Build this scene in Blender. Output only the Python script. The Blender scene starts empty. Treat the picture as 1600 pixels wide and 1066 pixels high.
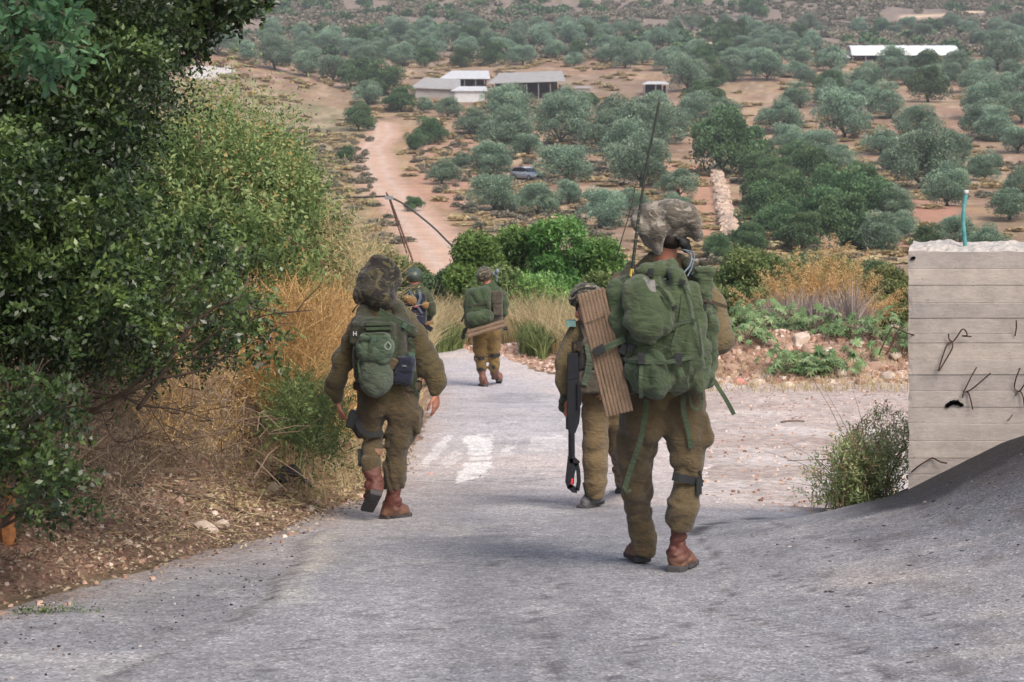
import bpy, bmesh, math, random
import numpy as np
from mathutils import Vector, Matrix
random.seed(7); RNG = np.random.default_rng(7)
R = math.radians
C = bpy.context.scene.collection
scn = bpy.context.scene

# ------------------------------------------------------------------ camera, sky, sun, exposure
F = 3111.0            # focal length in photo pixels (photo 1600 x 1066), 70 mm lens
CX, CY = 800.0, 100.0 # the eye-level line sits at y=100 of the photo (shift lens looking along +Y)
cd = bpy.data.cameras.new('camera'); cam = bpy.data.objects.new('camera', cd); C.objects.link(cam)
cd.sensor_fit = 'HORIZONTAL'; cd.sensor_width = 36.0; cd.lens = F/1600*36
cd.shift_y = -(533-CY)/1600
cd.clip_start = 0.1; cd.clip_end = 6000
cd.dof.use_dof = True; cd.dof.focus_distance = 12.0; cd.dof.aperture_fstop = 9.0
cam.location = (0, 0, 0); cam.rotation_euler = (R(90), 0, 0)
scn.camera = cam

SUN_EL, SUN_AZ = R(48), R(150)     # azimuth measured clockwise from +Y
w = bpy.data.worlds.new('World'); scn.world = w; w.use_nodes = True
wn = w.node_tree; bg = wn.nodes['Background']
sky = wn.nodes.new('ShaderNodeTexSky'); sky.sky_type = 'NISHITA'; sky.sun_disc = False
sky.sun_elevation = SUN_EL; sky.sun_rotation = SUN_AZ
sky.air_density = 1.0; sky.dust_density = 4.0; sky.ozone_density = 1.0
wn.links.new(sky.outputs[0], bg.inputs[0]); bg.inputs[1].default_value = 0.12
sd = bpy.data.lights.new('sun', 'SUN'); sun = bpy.data.objects.new('sun', sd); C.objects.link(sun)
sd.energy = 1.5; sd.angle = R(28); sd.color = (1.0, 0.95, 0.88)
sv = Vector((math.sin(SUN_AZ)*math.cos(SUN_EL), math.cos(SUN_AZ)*math.cos(SUN_EL), math.sin(SUN_EL)))
sun.rotation_euler = sv.to_track_quat('Z', 'Y').to_euler()
scn.view_settings.view_transform = 'Standard'; scn.view_settings.look = 'None'
scn.view_settings.exposure = 0.86; scn.view_settings.gamma = 1.0
scn.render.engine = 'CYCLES'; scn.cycles.max_bounces = 5; scn.cycles.transparent_max_bounces = 8

# ------------------------------------------------------------------ small tools
def s2l(r, g, b):       # sRGB 0-255 to linear
    return tuple(((c/255)/12.92 if c <= 10 else ((c/255+.055)/1.055)**2.4) for c in (r, g, b))

def link(o, parent=None):
    C.objects.link(o)
    if parent is not None:
        o.parent = parent
        o.matrix_parent_inverse = Matrix.Identity(4)
    return o

def tag(o, label=None, cat=None, group=None, kind=None):
    if label: o['label'] = label
    if cat: o['category'] = cat
    if group: o['group'] = group
    if kind: o['kind'] = kind
    return o

def wpos(o):
    p = Vector((0, 0, 0))
    while o is not None:
        p = p + o.location; o = o.parent
    return p

def mesh_np(name, V, Fc, mat=None, parent=None, smooth=True, origin=None, attrs=None, fmat=None):
    """V (n,3) in WORLD coordinates, Fc list of (m,k) index arrays; placed relative to parent or own origin."""
    V = np.asarray(V, dtype=np.float32)
    if isinstance(Fc, np.ndarray): Fc = [Fc]
    Fc = [np.asarray(f, dtype=np.int32) for f in Fc if len(f)]
    me = bpy.data.meshes.new(name)
    o = bpy.data.objects.new(name, me)
    if parent is not None: off = np.array(wpos(parent)); loc = None
    elif origin is not None: off = np.array(origin); loc = origin
    else: off = np.zeros(3); loc = None
    V = V - off.astype(np.float32)
    nl = sum(f.size for f in Fc); nf = sum(len(f) for f in Fc)
    me.vertices.add(len(V)); me.vertices.foreach_set('co', V.ravel())
    me.loops.add(nl); me.polygons.add(nf)
    li = np.concatenate([f.ravel() for f in Fc])
    sizes = np.concatenate([np.full(len(f), f.shape[1], dtype=np.int32) for f in Fc])
    st = np.concatenate([[0], np.cumsum(sizes)[:-1]]).astype(np.int32)
    me.loops.foreach_set('vertex_index', li)
    me.polygons.foreach_set('loop_start', st)
    if smooth is not None:
        me.polygons.foreach_set('use_smooth', np.full(nf, bool(smooth)))
    if attrs:
        for k, (dom, a) in attrs.items():
            a = np.asarray(a, dtype=np.float32)
            if a.ndim == 2:
                if a.shape[1] == 3: a = np.concatenate([a, np.ones((len(a), 1), np.float32)], 1)
                at = me.attributes.new(k, 'FLOAT_COLOR', dom); at.data.foreach_set('color', a.ravel())
            else:
                at = me.attributes.new(k, 'FLOAT', dom); at.data.foreach_set('value', a)
    me.update(calc_edges=True)
    mats = mat if isinstance(mat, (list, tuple)) else [mat]
    for m in mats:
        if m is not None: me.materials.append(m)
    if fmat is not None: me.polygons.foreach_set('material_index', np.asarray(fmat, dtype=np.int32))
    if loc is not None: o.location = loc
    link(o, parent)
    return o

class MB:
    """collects small pieces (world coordinates) and links them as ONE mesh"""
    def __init__(s): s.V = []; s.F = {3: [], 4: []}; s.n = 0
    def add(s, V, Fs):
        V = np.asarray(V, float).reshape(-1, 3)
        for f in Fs:
            f = np.asarray(f, dtype=np.int64)
            if f.ndim == 1: f = f[None]
            s.F.setdefault(f.shape[1], []).append(f + s.n)
        s.V.append(V); s.n += len(V)
    def box(s, c, h, rot=None, taper=1.0):
        x, y, z = h
        P = np.array([[-x,-y,-z],[x,-y,-z],[x,y,-z],[-x,y,-z],[-x*taper,-y*taper,z],[x*taper,-y*taper,z],[x*taper,y*taper,z],[-x*taper,y*taper,z]], float)
        if rot is not None: P = P @ np.asarray(rot).T
        s.add(P + np.asarray(c, float), [np.array([[0,3,2,1],[4,5,6,7],[0,1,5,4],[1,2,6,5],[2,3,7,6],[3,0,4,7]])])
    def tube(s, pts, r, n=6, cap=True):
        pts = np.asarray(pts, float); m = len(pts)
        r = np.broadcast_to(np.asarray(r, float), (m,))
        T = np.gradient(pts, axis=0); T /= np.linalg.norm(T, axis=1, keepdims=True)+1e-9
        up = np.array([0, 0, 1.]) if abs(T[0, 2]) < .9 else np.array([1., 0, 0])
        V = []
        for i in range(m):
            a = np.cross(T[i], up); a /= np.linalg.norm(a)+1e-9; b = np.cross(T[i], a)
            up = np.cross(a, T[i]) if abs(np.dot(T[i], up)) < .95 else up
            an = np.arange(n)*2*math.pi/n
            V.append(pts[i] + r[i]*(np.cos(an)[:, None]*a + np.sin(an)[:, None]*b))
        V = np.concatenate(V)
        q = []
        for i in range(m-1):
            for j in range(n):
                k = (j+1) % n
                q.append([i*n+j, i*n+k, (i+1)*n+k, (i+1)*n+j])
        fs = [np.array(q)]
        if cap: fs += [np.arange(n)[::-1][None], (np.arange(n)+(m-1)*n)[None]]
        s.add(V, fs)
    def ribbon(s, pts, wid, th=.003, nrm=(0, -1, 0)):
        pts = np.asarray(pts, float); m = len(pts)
        T = np.gradient(pts, axis=0); T /= np.linalg.norm(T, axis=1, keepdims=True)+1e-9
        N = np.broadcast_to(np.asarray(nrm, float), (m, 3))
        W = np.cross(T, N); W /= np.linalg.norm(W, axis=1, keepdims=True)+1e-9
        N2 = np.cross(W, T)
        wid = np.broadcast_to(np.asarray(wid, float), (m,))[:, None]/2
        V = np.stack([pts-W*wid+N2*th, pts+W*wid+N2*th, pts+W*wid-N2*th, pts-W*wid-N2*th], 1).reshape(-1, 3)
        q = []
        for i in range(m-1):
            for j in range(4):
                k = (j+1) % 4
                q.append([i*4+j, i*4+k, i*4+4+k, i*4+4+j])
        q += [[3, 2, 1, 0], [m*4-4, m*4-3, m*4-2, m*4-1]]
        s.add(V, [np.array(q)])
    def build_each(s, name, mat, parent=None, per=1, smooth=False):
        """every added piece (or every run of per pieces) becomes a mesh of its own"""
        sizes = [len(v) for v in s.V]; st = np.concatenate([[0], np.cumsum(sizes)])
        for i in range(0, len(s.V), per):
            lo, hi = st[i], st[min(i+per, len(s.V))]; fs = []
            for v in s.F.values():
                for f in v:
                    if len(f) and lo <= f[0, 0] < hi: fs.append(f-lo)
            mesh_np(name, np.concatenate(s.V[i:i+per]), fs, mat, parent, smooth)
    def build(s, name, mat, parent=None, origin=None, smooth=False):
        return mesh_np(name, np.concatenate(s.V), [np.concatenate(v) for v in s.F.values() if v], mat, parent, smooth, origin)

def smooth_path(pts, n=8):
    """Catmull-Rom through the points"""
    P = np.asarray(pts, float); P = np.vstack([2*P[0]-P[1], P, 2*P[-1]-P[-2]])
    out = []
    for i in range(1, len(P)-2):
        for t in np.linspace(0, 1, n, endpoint=False):
            a, b, c, d = P[i-1], P[i], P[i+1], P[i+2]
            out.append(.5*((2*b)+(-a+c)*t+(2*a-5*b+4*c-d)*t*t+(-a+3*b-3*c+d)*t**3))
    out.append(P[-2]); return np.array(out)

def _hash(ix, iy, iz, seed):
    h = (ix.astype(np.uint32)*np.uint32(374761393) + iy.astype(np.uint32)*np.uint32(668265263)
         + iz.astype(np.uint32)*np.uint32(2147483647) + np.uint32(seed*144665))
    h = (h ^ (h >> np.uint32(13)))*np.uint32(1274126177)
    h = h ^ (h >> np.uint32(16))
    return (h & np.uint32(0xffff)).astype(np.float32)/32767.5 - 1.0

def vnoise(x, y, z=None, seed=0):
    """value noise -1..1"""
    x = np.asarray(x, np.float32); y = np.asarray(y, np.float32)
    z = np.zeros_like(x) if z is None else np.asarray(z, np.float32)
    x0, y0, z0 = np.floor(x), np.floor(y), np.floor(z)
    fx, fy, fz = x-x0, y-y0, z-z0
    fx = fx*fx*(3-2*fx); fy = fy*fy*(3-2*fy); fz = fz*fz*(3-2*fz)
    ix, iy, iz = x0.astype(np.int64), y0.astype(np.int64), z0.astype(np.int64)
    r = 0
    for a in (0, 1):
        for b in (0, 1):
            for c in (0, 1):
                wgt = (fx if a else 1-fx)*(fy if b else 1-fy)*(fz if c else 1-fz)
                r = r + wgt*_hash(ix+a, iy+b, iz+c, seed)
    return r

def fbm(x, y, z=None, seed=0, octv=4):
    r = 0; a = 1; t = 0
    for i in range(octv):
        r = r + a*vnoise(x*2**i, y*2**i, None if z is None else z*2**i, seed+i); t += a; a *= .5
    return r/t

def sstep(a, b, x):
    t = np.clip((x-a)/(b-a), 0, 1); return t*t*(3-2*t)

# ------------------------------------------------------------------ the lie of the land
_kd = np.array([-60,-20,0,5,7.6,10.15,14.3,16,22,30.3,36,40,46,55,68,90,130,200,250,300,350,400,470,550,650,750,850,1000,1300,2500.])
_kz = np.array([4,0.2,-1.62,-2.06,-2.34,-2.61,-3.25,-3.5,-4.2,-4.94,-5.33,-5.6,-6.5,-8.3,-10.2,-12.2,-13.8,-13.9,-13.5,-12.05,-9.6,-7.1,-3,1.8,9.4,16.9,26,48,100,330.])
_td = np.concatenate([np.arange(-60, 60, .1), np.arange(60, 2500, 1.)])
_tz = np.interp(_td, _kd, _kz)
def _smoothtab(z, k, it):
    for _ in range(it):
        z = np.concatenate([z[:k], (z[:-2*k]+z[k:-k]+z[2*k:])/3, z[-k:]])
    return z
_n1 = 1200
_tz = np.concatenate([_smoothtab(_tz[:_n1], 5, 4), _smoothtab(_tz[_n1:], 6, 3)])
def zroad(y): return np.interp(y, _td, _tz)
def droad(py):       # distance where the road's centre profile shows at photo row py (near part)
    d = np.arange(4, 41, .02); rows = CY - zroad(d)/d*F
    return np.interp(-np.asarray(py, float), -rows, d)

_le = np.array([(-600,1040),(-160,985),(0,942),(110,912),(250,878),(430,828),(560,778),(625,720),(655,680),(668,645),(672,615),(664,590),(640,562),(610,545)], float)
_led = droad(_le[:, 1]); _lex = (_le[:, 0]-CX)/F*_led
_ledx = np.concatenate([[-60, 3], _led, [44, 60]]); _lexx = np.concatenate([[-3.2, -3.0], _lex, [-6., -14]])
_o = np.argsort(_ledx); _ledx = _ledx[_o]; _lexx = _lexx[_o]
def xleft(y): return np.interp(y, _ledx, _lexx)
_re = np.array([(1115,790),(1100,740),(1060,700),(1010,650),(985,628),(930,612),(880,598),(840,580),(780,563),(730,548),(690,538)], float)
_red = droad(_re[:, 1]); _rex = (_re[:, 0]-CX)/F*_red
_o = np.argsort(_red); _red = _red[_o]; _rex = _rex[_o]
_redx = np.concatenate([[-60, 12.2], _red, [44, 60]]); _rexx = np.concatenate([[9, 8.0], _rex, [-4.6, -12]])
def xright(y): return np.interp(y, _redx, _rexx)

def H(x, y):
    x = np.asarray(x, float); y = np.asarray(y, float)
    z = zroad(y)
    near = 1-sstep(60, 90, y)
    e = xleft(y)-x
    # bank on the left of the road
    fade = 1-sstep(36, 44, y)
    bank = (0.05*sstep(0, .25, e) + 0.24*np.clip(e-.25, 0, 4.5) + .10*sstep(.2, 1.0, e))*fade
    bank = bank + sstep(.1, .8, e)*fade*.06*fbm(x*1.7, y*1.7, seed=5)
    # crossfall ripple of the old asphalt
    z = z + bank + near*.018*fbm(x*.5+9, y*.5, seed=3)*sstep(2, 4, y)
    # tarred mound in front of the concrete wall
    b = np.interp(x, [0.9, 1.3, 1.8, 2.4, 3.1, 4.2, 7], [0, .025, .10, .24, .585, .95, 1.4])
    yw = np.clip((y-4.5)/7.4, 0, 1)**1.3*(1-sstep(12.5, 13.7, y))
    rise = np.interp(x, [1.4, 3, 8], [0, .10, .8])*(1-sstep(12.5, 14, y))
    z = z + b*yw + rise*(1-yw)*sstep(-8, 3, y)
    # berm of rubble past the gravel
    bx = sstep(1.4, 2.6, x)*(1-sstep(14, 18, x))
    z = z + bx*(.62+.22*fbm(x*.9, y*.9, seed=8))*np.exp(-((y-32.5-.1*x)/1.35)**2)
    bx2 = sstep(-.8, .6, x)*(1-sstep(2, 3.2, x))
    z = z + bx2*.22*np.exp(-((y-37.5)/1.8)**2)
    rough = sstep(0, .5, x-xright(y))*sstep(13, 15, y)*(1-sstep(60, 90, y))
    z = z + rough*.03*fbm(x*2.3, y*2.3, seed=12)
    far = sstep(60, 160, y)
    z = z + far*(1.0*fbm(x/38., y/38., seed=21, octv=3) + (y/500.)*3.0*fbm(x/120.+4, y/120., seed=22, octv=2))
    # the spur that comes down from the left
    z = z + sstep(90, 260, y)*sstep(.02, .16, -(x/np.maximum(y, 1))-.06)*(y/300.)*5.0*(1-sstep(500, 700, y))
    return z

_ds = np.geomspace(3.5, 2000, 5000)
def G(px, py, maxd=None):
    """the ground point seen at photo pixel (px, py)"""
    X = (px-CX)/F*_ds; zr = (CY-py)/F*_ds; h = H(X, _ds)
    i = int(np.argmax(h >= zr)) or len(_ds)-1
    a = h[i-1]-zr[i-1]; b = h[i]-zr[i]; t = -a/(b-a) if b != a else 0
    d = _ds[i-1]+(_ds[i]-_ds[i-1])*min(max(t, 0), 1)
    return Vector(((px-CX)/F*d, d, float(H((px-CX)/F*d, d))))
def P(px, py, Y, dy=0.0):
    """photo pixel at distance Y, then pushed dy metres deeper along the line of sight"""
    Y = Y+dy
    return np.array([(px-CX)/F*Y, Y, (CY-py)/F*Y])

# ------------------------------------------------------------------ materials
def new_mat(name):
    m = bpy.data.materials.new(name); m.use_nodes = True
    nt = m.node_tree; b = nt.nodes['Principled BSDF']
    return m, nt, b
def nd(nt, typ, **kw):
    n = nt.nodes.new(typ)
    for k, v in kw.items():
        if k.startswith('i_'): n.inputs[int(k[2:])].default_value = v
        else: setattr(n, k, v)
    return n
def ramp(nt, fac, stops):
    r = nt.nodes.new('ShaderNodeValToRGB'); el = r.color_ramp.elements
    while len(el) < len(stops): el.new(.5)
    for e, (p, c) in zip(el, stops):
        e.position = p; e.color = (*c, 1) if len(c) == 3 else c
    nt.links.new(fac, r.inputs[0]); return r.outputs[0]
def noise(nt, scale, detail=4, rough=.6, vec=None, dist=0.0, out=0):
    n = nt.nodes.new('ShaderNodeTexNoise'); n.inputs['Scale'].default_value = scale
    n.inputs['Detail'].default_value = detail; n.inputs['Roughness'].default_value = rough
    n.inputs['Distortion'].default_value = dist
    if vec is not None: nt.links.new(vec, n.inputs['Vector'])
    return n.outputs[out]
def coords(nt, scale=(1, 1, 1), kind='Object', rot=(0, 0, 0)):
    t = nt.nodes.new('ShaderNodeTexCoord'); mp = nt.nodes.new('ShaderNodeMapping')
    mp.inputs['Scale'].default_value = scale; mp.inputs['Rotation'].default_value = rot
    nt.links.new(t.outputs[kind], mp.inputs[0]); return mp.outputs[0]
def mixc(nt, fac, a, b, mode='MIX'):
    m = nt.nodes.new('ShaderNodeMix'); m.data_type = 'RGBA'; m.blend_type = mode
    for inp, v in ((m.inputs[0], fac), (m.inputs[6], a), (m.inputs[7], b)):
        if hasattr(v, 'links'): nt.links.new(v, inp)
        elif isinstance(v, (int, float)): inp.default_value = v
        else: inp.default_value = (*v, 1) if len(v) == 3 else v
    return m.outputs[2]
def mth(nt, op, a, b=None, c=None):
    m = nt.nodes.new('ShaderNodeMath'); m.operation = op
    for i, v in enumerate((a, b, c)):
        if v is None: continue
        if hasattr(v, 'links'): nt.links.new(v, m.inputs[i])
        else: m.inputs[i].default_value = v
    return m.outputs[0]
def bump(nt, h, strength=.3, dist=.01, prev=None):
    b = nt.nodes.new('ShaderNodeBump'); b.inputs['Strength'].default_value = strength
    b.inputs['Distance'].default_value = dist; nt.links.new(h, b.inputs['Height'])
    if prev is not None: nt.links.new(prev, b.inputs['Normal'])
    return b.outputs[0]

def cloth_mat(name, col, col2=None, weave=700, dirt=None, rough=.9, blot=6., camo=None):
    m, nt, b = new_mat(name)
    v = coords(nt); col2 = col2 or tuple(c*.72 for c in col)
    c = ramp(nt, noise(nt, blot, 5, .65, v), [(.3, col2), (.7, col)])
    if camo:
        f = ramp(nt, noise(nt, camo[1], 2, .5, v, 1.2), [(.47, (0, 0, 0)), (.5, (1, 1, 1))])
        c = mixc(nt, f, c, camo[0])
        if len(camo) > 2:
            f2 = ramp(nt, noise(nt, camo[1]*1.3, 2, .5, coords(nt, (1, 1, 1.4)), 1.5), [(.56, (0, 0, 0)), (.59, (1, 1, 1))])
            c = mixc(nt, f2, c, camo[2])
    fine = noise(nt, weave*.35, 2, .5, v)
    c = mixc(nt, .35, c, ramp(nt, fine, [(.3, (.25, .25, .25)), (.7, (1, 1, 1))]), 'MULTIPLY')
    if dirt:
        d = ramp(nt, noise(nt, 3.3, 6, .7, v), [(.5, (0, 0, 0)), (.78, (.5, .5, .5))])
        c = mixc(nt, d, c, dirt)
    nt.links.new(c, b.inputs['Base Color']); b.inputs['Roughness'].default_value = rough
    b.inputs['Specular IOR Level'].default_value = .2
    b.inputs['Sheen Weight'].default_value = .15; b.inputs['Sheen Roughness'].default_value = .6
    b0 = bump(nt, noise(nt, 9, 5, .62, coords(nt, (1, 1, 1.8)), 1.2), .45, .035)
    rg = mth(nt, 'ABSOLUTE', mth(nt, 'SUBTRACT', noise(nt, 8.5, 3, .5, coords(nt, (1, 1, 2.0), rot=(.2, .5, .3)), .9), .5)); b0 = bump(nt, mth(nt, 'POWER', mth(nt, 'MULTIPLY', rg, 3.), .6), .40, .020, b0)
    b1 = bump(nt, noise(nt, 26, 4, .6, coords(nt, (1, 1, 2.2)), .8), .35, .010, b0)
    b2 = bump(nt, fine, .3, .002, b1)
    nt.links.new(b2, b.inputs['Normal'])
    return m
def plain_mat(name, col, rough=.6, metal=0., var=.25, sc=20., bmp=.15):
    m, nt, b = new_mat(name); v = coords(nt)
    n = noise(nt, sc, 5, .65, v)
    c = ramp(nt, n, [(.25, tuple(x*(1-var) for x in col)), (.75, tuple(min(1, x*(1+var)) for x in col))])
    nt.links.new(c, b.inputs['Base Color']); b.inputs['Roughness'].default_value = rough
    b.inputs['Metallic'].default_value = metal
    nt.links.new(bump(nt, n, bmp, .01), b.inputs['Normal'])
    return m
def leaf_mat(name, stops, trans=.25, rough=.5, objvar=0., spec=.35):
    """leaf colours picked per leaf from the 'rnd' face attribute"""
    m, nt, b = new_mat(name)
    a = nt.nodes.new('ShaderNodeAttribute'); a.attribute_name = 'rnd'
    c = ramp(nt, a.outputs['Fac'], stops)
    if objvar:
        oi = nt.nodes.new('ShaderNodeObjectInfo')
        hs = nt.nodes.new('ShaderNodeHueSaturation')
        nt.links.new(mth(nt, 'MULTIPLY_ADD', oi.outputs['Random'], objvar, 1-objvar/2), hs.inputs['Value'])
        nt.links.new(mth(nt, 'MULTIPLY_ADD', oi.outputs['Random'], .04, .48), hs.inputs['Hue'])
        nt.links.new(c, hs.inputs['Color']); c = hs.outputs[0]
    nt.links.new(c, b.inputs['Base Color']); b.inputs['Roughness'].default_value = rough
    b.inputs['Specular IOR Level'].default_value = spec
    if trans:
        t = nt.nodes.new('ShaderNodeBsdfTranslucent'); nt.links.new(c, t.inputs[0])
        mx = nt.nodes.new('ShaderNodeMixShader'); mx.inputs[0].default_value = trans
        nt.links.new(b.outputs[0], mx.inputs[1]); nt.links.new(t.outputs[0], mx.inputs[2])
        nt.links.new(mx.outputs[0], nt.nodes['Material Output'].inputs[0])
    return m
# ------------------------------------------------------------------ ground sheet
def in_poly(px, py, poly):
    poly = np.asarray(poly, float); inside = np.zeros(np.shape(px), bool)
    x1, y1 = poly[-1]
    for x2, y2 in poly:
        c = ((y1 > py) != (y2 > py)) & (px < (x2-x1)*(py-y1)/((y2-y1) or 1e-9)+x1)
        inside ^= c; x1, y1 = x2, y2
    return inside
def wpoly(pts): return np.array([tuple(G(*p))[:2] for p in pts])
def seg_dist(x, y, line):
    d = np.full(np.shape(x), 1e9)
    for (ax, ay), (bx, by) in zip(line[:-1], line[1:]):
        dx, dy = bx-ax, by-ay
        t = np.clip(((x-ax)*dx+(y-ay)*dy)/(dx*dx+dy*dy+1e-9), 0, 1)
        d = np.minimum(d, np.hypot(x-ax-t*dx, y-ay-t*dy))
    return d
TRACK = wpoly([(592,192),(600,210),(580,232),(588,255),(600,290),(640,330),(660,362),(690,395),(720,430)])
TRACK_W = np.interp(TRACK[:, 1], [80, 300], [3.2, 3.0])
FARROADS = [wpoly([(700,50),(800,47),(860,43),(990,44),(1020,48)]), wpoly([(1040,62),(1085,56),(1092,68)]),
            wpoly([(1415,28),(1500,22),(1600,14),(1700,10)]), wpoly([(300,62),(420,52),(560,40)])]
CLEAR = [wpoly([(640,200),(760,215),(760,300),(700,330),(640,300)]), wpoly([(1035,255),(1105,258),(1128,372),(1010,372),(1030,300)]),
         wpoly([(800,240),(870,250),(850,290),(790,280)]), wpoly([(1395,310),(1490,318),(1500,395),(1400,395)]),
         wpoly([(640,118),(890,118),(1060,130),(1060,158),(880,168),(640,165)]), wpoly([(1300,66),(1510,66),(1510,100),(1300,100)])]
SPUR = wpoly([(250,125),(345,112),(400,128),(470,150),(540,170),(590,192),(572,240),(585,300),(640,380),(500,420),(250,400)])
PAVED = wpoly([(288,122),(300,103),(362,104),(372,112),(330,124)])
SLAB = wpoly([(1438,296),(1500,288),(1540,284),(1545,292),(1500,300),(1445,304)])
def near_lines(x, y, lines, wd):
    d = np.full(np.shape(x), 1e9)
    for l in lines: d = np.minimum(d, seg_dist(x, y, l))
    return d/wd

def ground_color(x, y):
    n1 = fbm(x/1.3, y/1.3, seed=31); n2 = fbm(x/.35, y/.35, seed=32); nf = fbm(x/14, y/14, seed=33); nm = fbm(x/4, y/4, seed=34)
    col = np.zeros(x.shape+(3,))
    def lay(m, c):
        nonlocal col
        m = np.clip(m, 0, 1)[..., None]; col = col*(1-m)+np.asarray(c)*m
    one = np.ones_like(x)
    lay(one, s2l(158, 128, 108))
    # far orchard soil: red-brown with ochre straw
    far = sstep(60, 80, y)
    lay(far, s2l(142, 117, 100)); lay(far*sstep(.0, .5, nf), s2l(152, 132, 110)); lay(far*sstep(.15, .6, -nf)*.8, s2l(134, 104, 90))
    ng = fbm(x/5., y/11., seed=37); ng2 = fbm(x/1.8, y/4., seed=38)
    lay(far*sstep(.1, .5, ng)*.55, s2l(176, 158, 130)); lay(far*sstep(.1, .5, -ng)*.5, s2l(118, 104, 88)); lay(far*sstep(.15, .5, ng2)*.5, s2l(186, 164, 148)); lay(far*sstep(.2, .5, -ng2)*.5, s2l(112, 96, 80))
    lay(far*sstep(.1, .6, nm)*.45, s2l(172, 146, 112))
    lay(far*sstep(.2, .7, -nm)*.35, s2l(112, 104, 84))
    # upper hill: grey purple scrub ground
    lay(sstep(480, 600, y+60*nf), s2l(132, 118, 108))
    lay(sstep(480, 600, y+60*nf)*sstep(0, .5, nm)*.6, s2l(104, 98, 88))
    # spur
    sp = in_poly(x+4*nm, y+9*nf, SPUR).astype(float)
    lay(sp, s2l(134, 122, 100)); lay(sp*sstep(-.1, .5, nm)*.7, s2l(154, 134, 110)); lay(sp*sstep(.0, .5, -nf)*.7, s2l(112, 108, 84)); lay(sp*sstep(0, .4, fbm(x/3., y/7., seed=91))*.6, s2l(104, 100, 76)); lay(sp*sstep(.1, .4, fbm(x/2.+9, y/5., seed=92))*.6, s2l(172, 156, 132))
    # dirt track
    td = seg_dist(x, y, TRACK)/3.1 + .25*nm
    lay((1-sstep(.75, 1.15, td))*far, s2l(176, 146, 128)); lay((1-sstep(.3, .8, td))*far*.7, s2l(190, 162, 144))
    lay(far*sstep(.9, 1.2, td)*(1-sstep(1.3, 2.2, td))*.35, s2l(160, 132, 94))
    for l in FARROADS:
        lay(1-sstep(.6, 1.1, seg_dist(x, y, l)/5), s2l(205, 182, 158))
    lay(in_poly(x, y, CLEAR[1])*.75, s2l(178, 140, 118)); lay(in_poly(x, y, CLEAR[0])*.6, s2l(176, 138, 120))
    lay(in_poly(x, y, CLEAR[3])*.7, s2l(166, 124, 108)); lay(in_poly(x, y, CLEAR[4])*.5, s2l(120, 104, 92))
    lay(in_poly(x, y, PAVED).astype(float), s2l(188, 182, 178)); lay(in_poly(x, y, SLAB).astype(float), s2l(176, 166, 158))
    g_ = col.mean(-1, keepdims=True); k_ = (1+.10*far)[..., None]; col = g_+(col-g_)*k_; col = col*(1+.12*far[..., None])
    rut = np.abs(np.abs(seg_dist(x+.6*nm, y, TRACK)-1.0)); lay(far*(1-sstep(.2, .6, rut))*.5, s2l(202, 182, 168))
    # near: gravel lay-by to the right
    nearm = 1-sstep(55, 65, y)
    lay(nearm, s2l(128, 110, 88))
    lay(nearm*sstep(.0, .5, n1)*.7, s2l(104, 92, 70))
    gr = sstep(-.6, .1, x-xright(y)+.3*n1)*(1-sstep(30.6, 31.6, y-.1*x+.5*n1))*nearm
    lay(gr, s2l(190, 174, 166)); lay(gr*sstep(.05, .45, n1), s2l(208, 197, 190)); lay(gr*sstep(.15, .6, -n1)*.6, s2l(176, 156, 146)); lay(gr*sstep(.05, .5, fbm(x/2.5, y/.5, seed=39))*.4, s2l(188, 180, 178))
    lay(gr*sstep(.3, .6, n2)*.5, s2l(212, 204, 198))
    bm = sstep(30.4, 31.4, y-.1*x+.4*n1)*(1-sstep(36, 38, y))*sstep(.5, 1.5, x)
    lay(bm, s2l(158, 132, 114)); lay(bm*sstep(0, .5, n2)*.6, s2l(180, 156, 138))
    sh = sstep(33.5, 35, y)*(1-sstep(40, 43, y))*sstep(-3, -1, x)*(1-sstep(1.2, 2, x))
    lay(sh, s2l(186, 152, 130))
    # dirt bank on the left of the road
    e = xleft(y)-x
    bk = sstep(-.1, .12, e+.12*n2)*(1-sstep(42, 46, y))
    lay(bk, s2l(152, 122, 104)); lay(bk*sstep(0, .5, n2)*.8, s2l(182, 154, 136)); lay(bk*sstep(.1, .5, -n1)*.7, s2l(110, 88, 74))
    lay(bk*sstep(1.2, 2.4, e+.5*n1)*.8, s2l(96, 82, 62))
    return col

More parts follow.
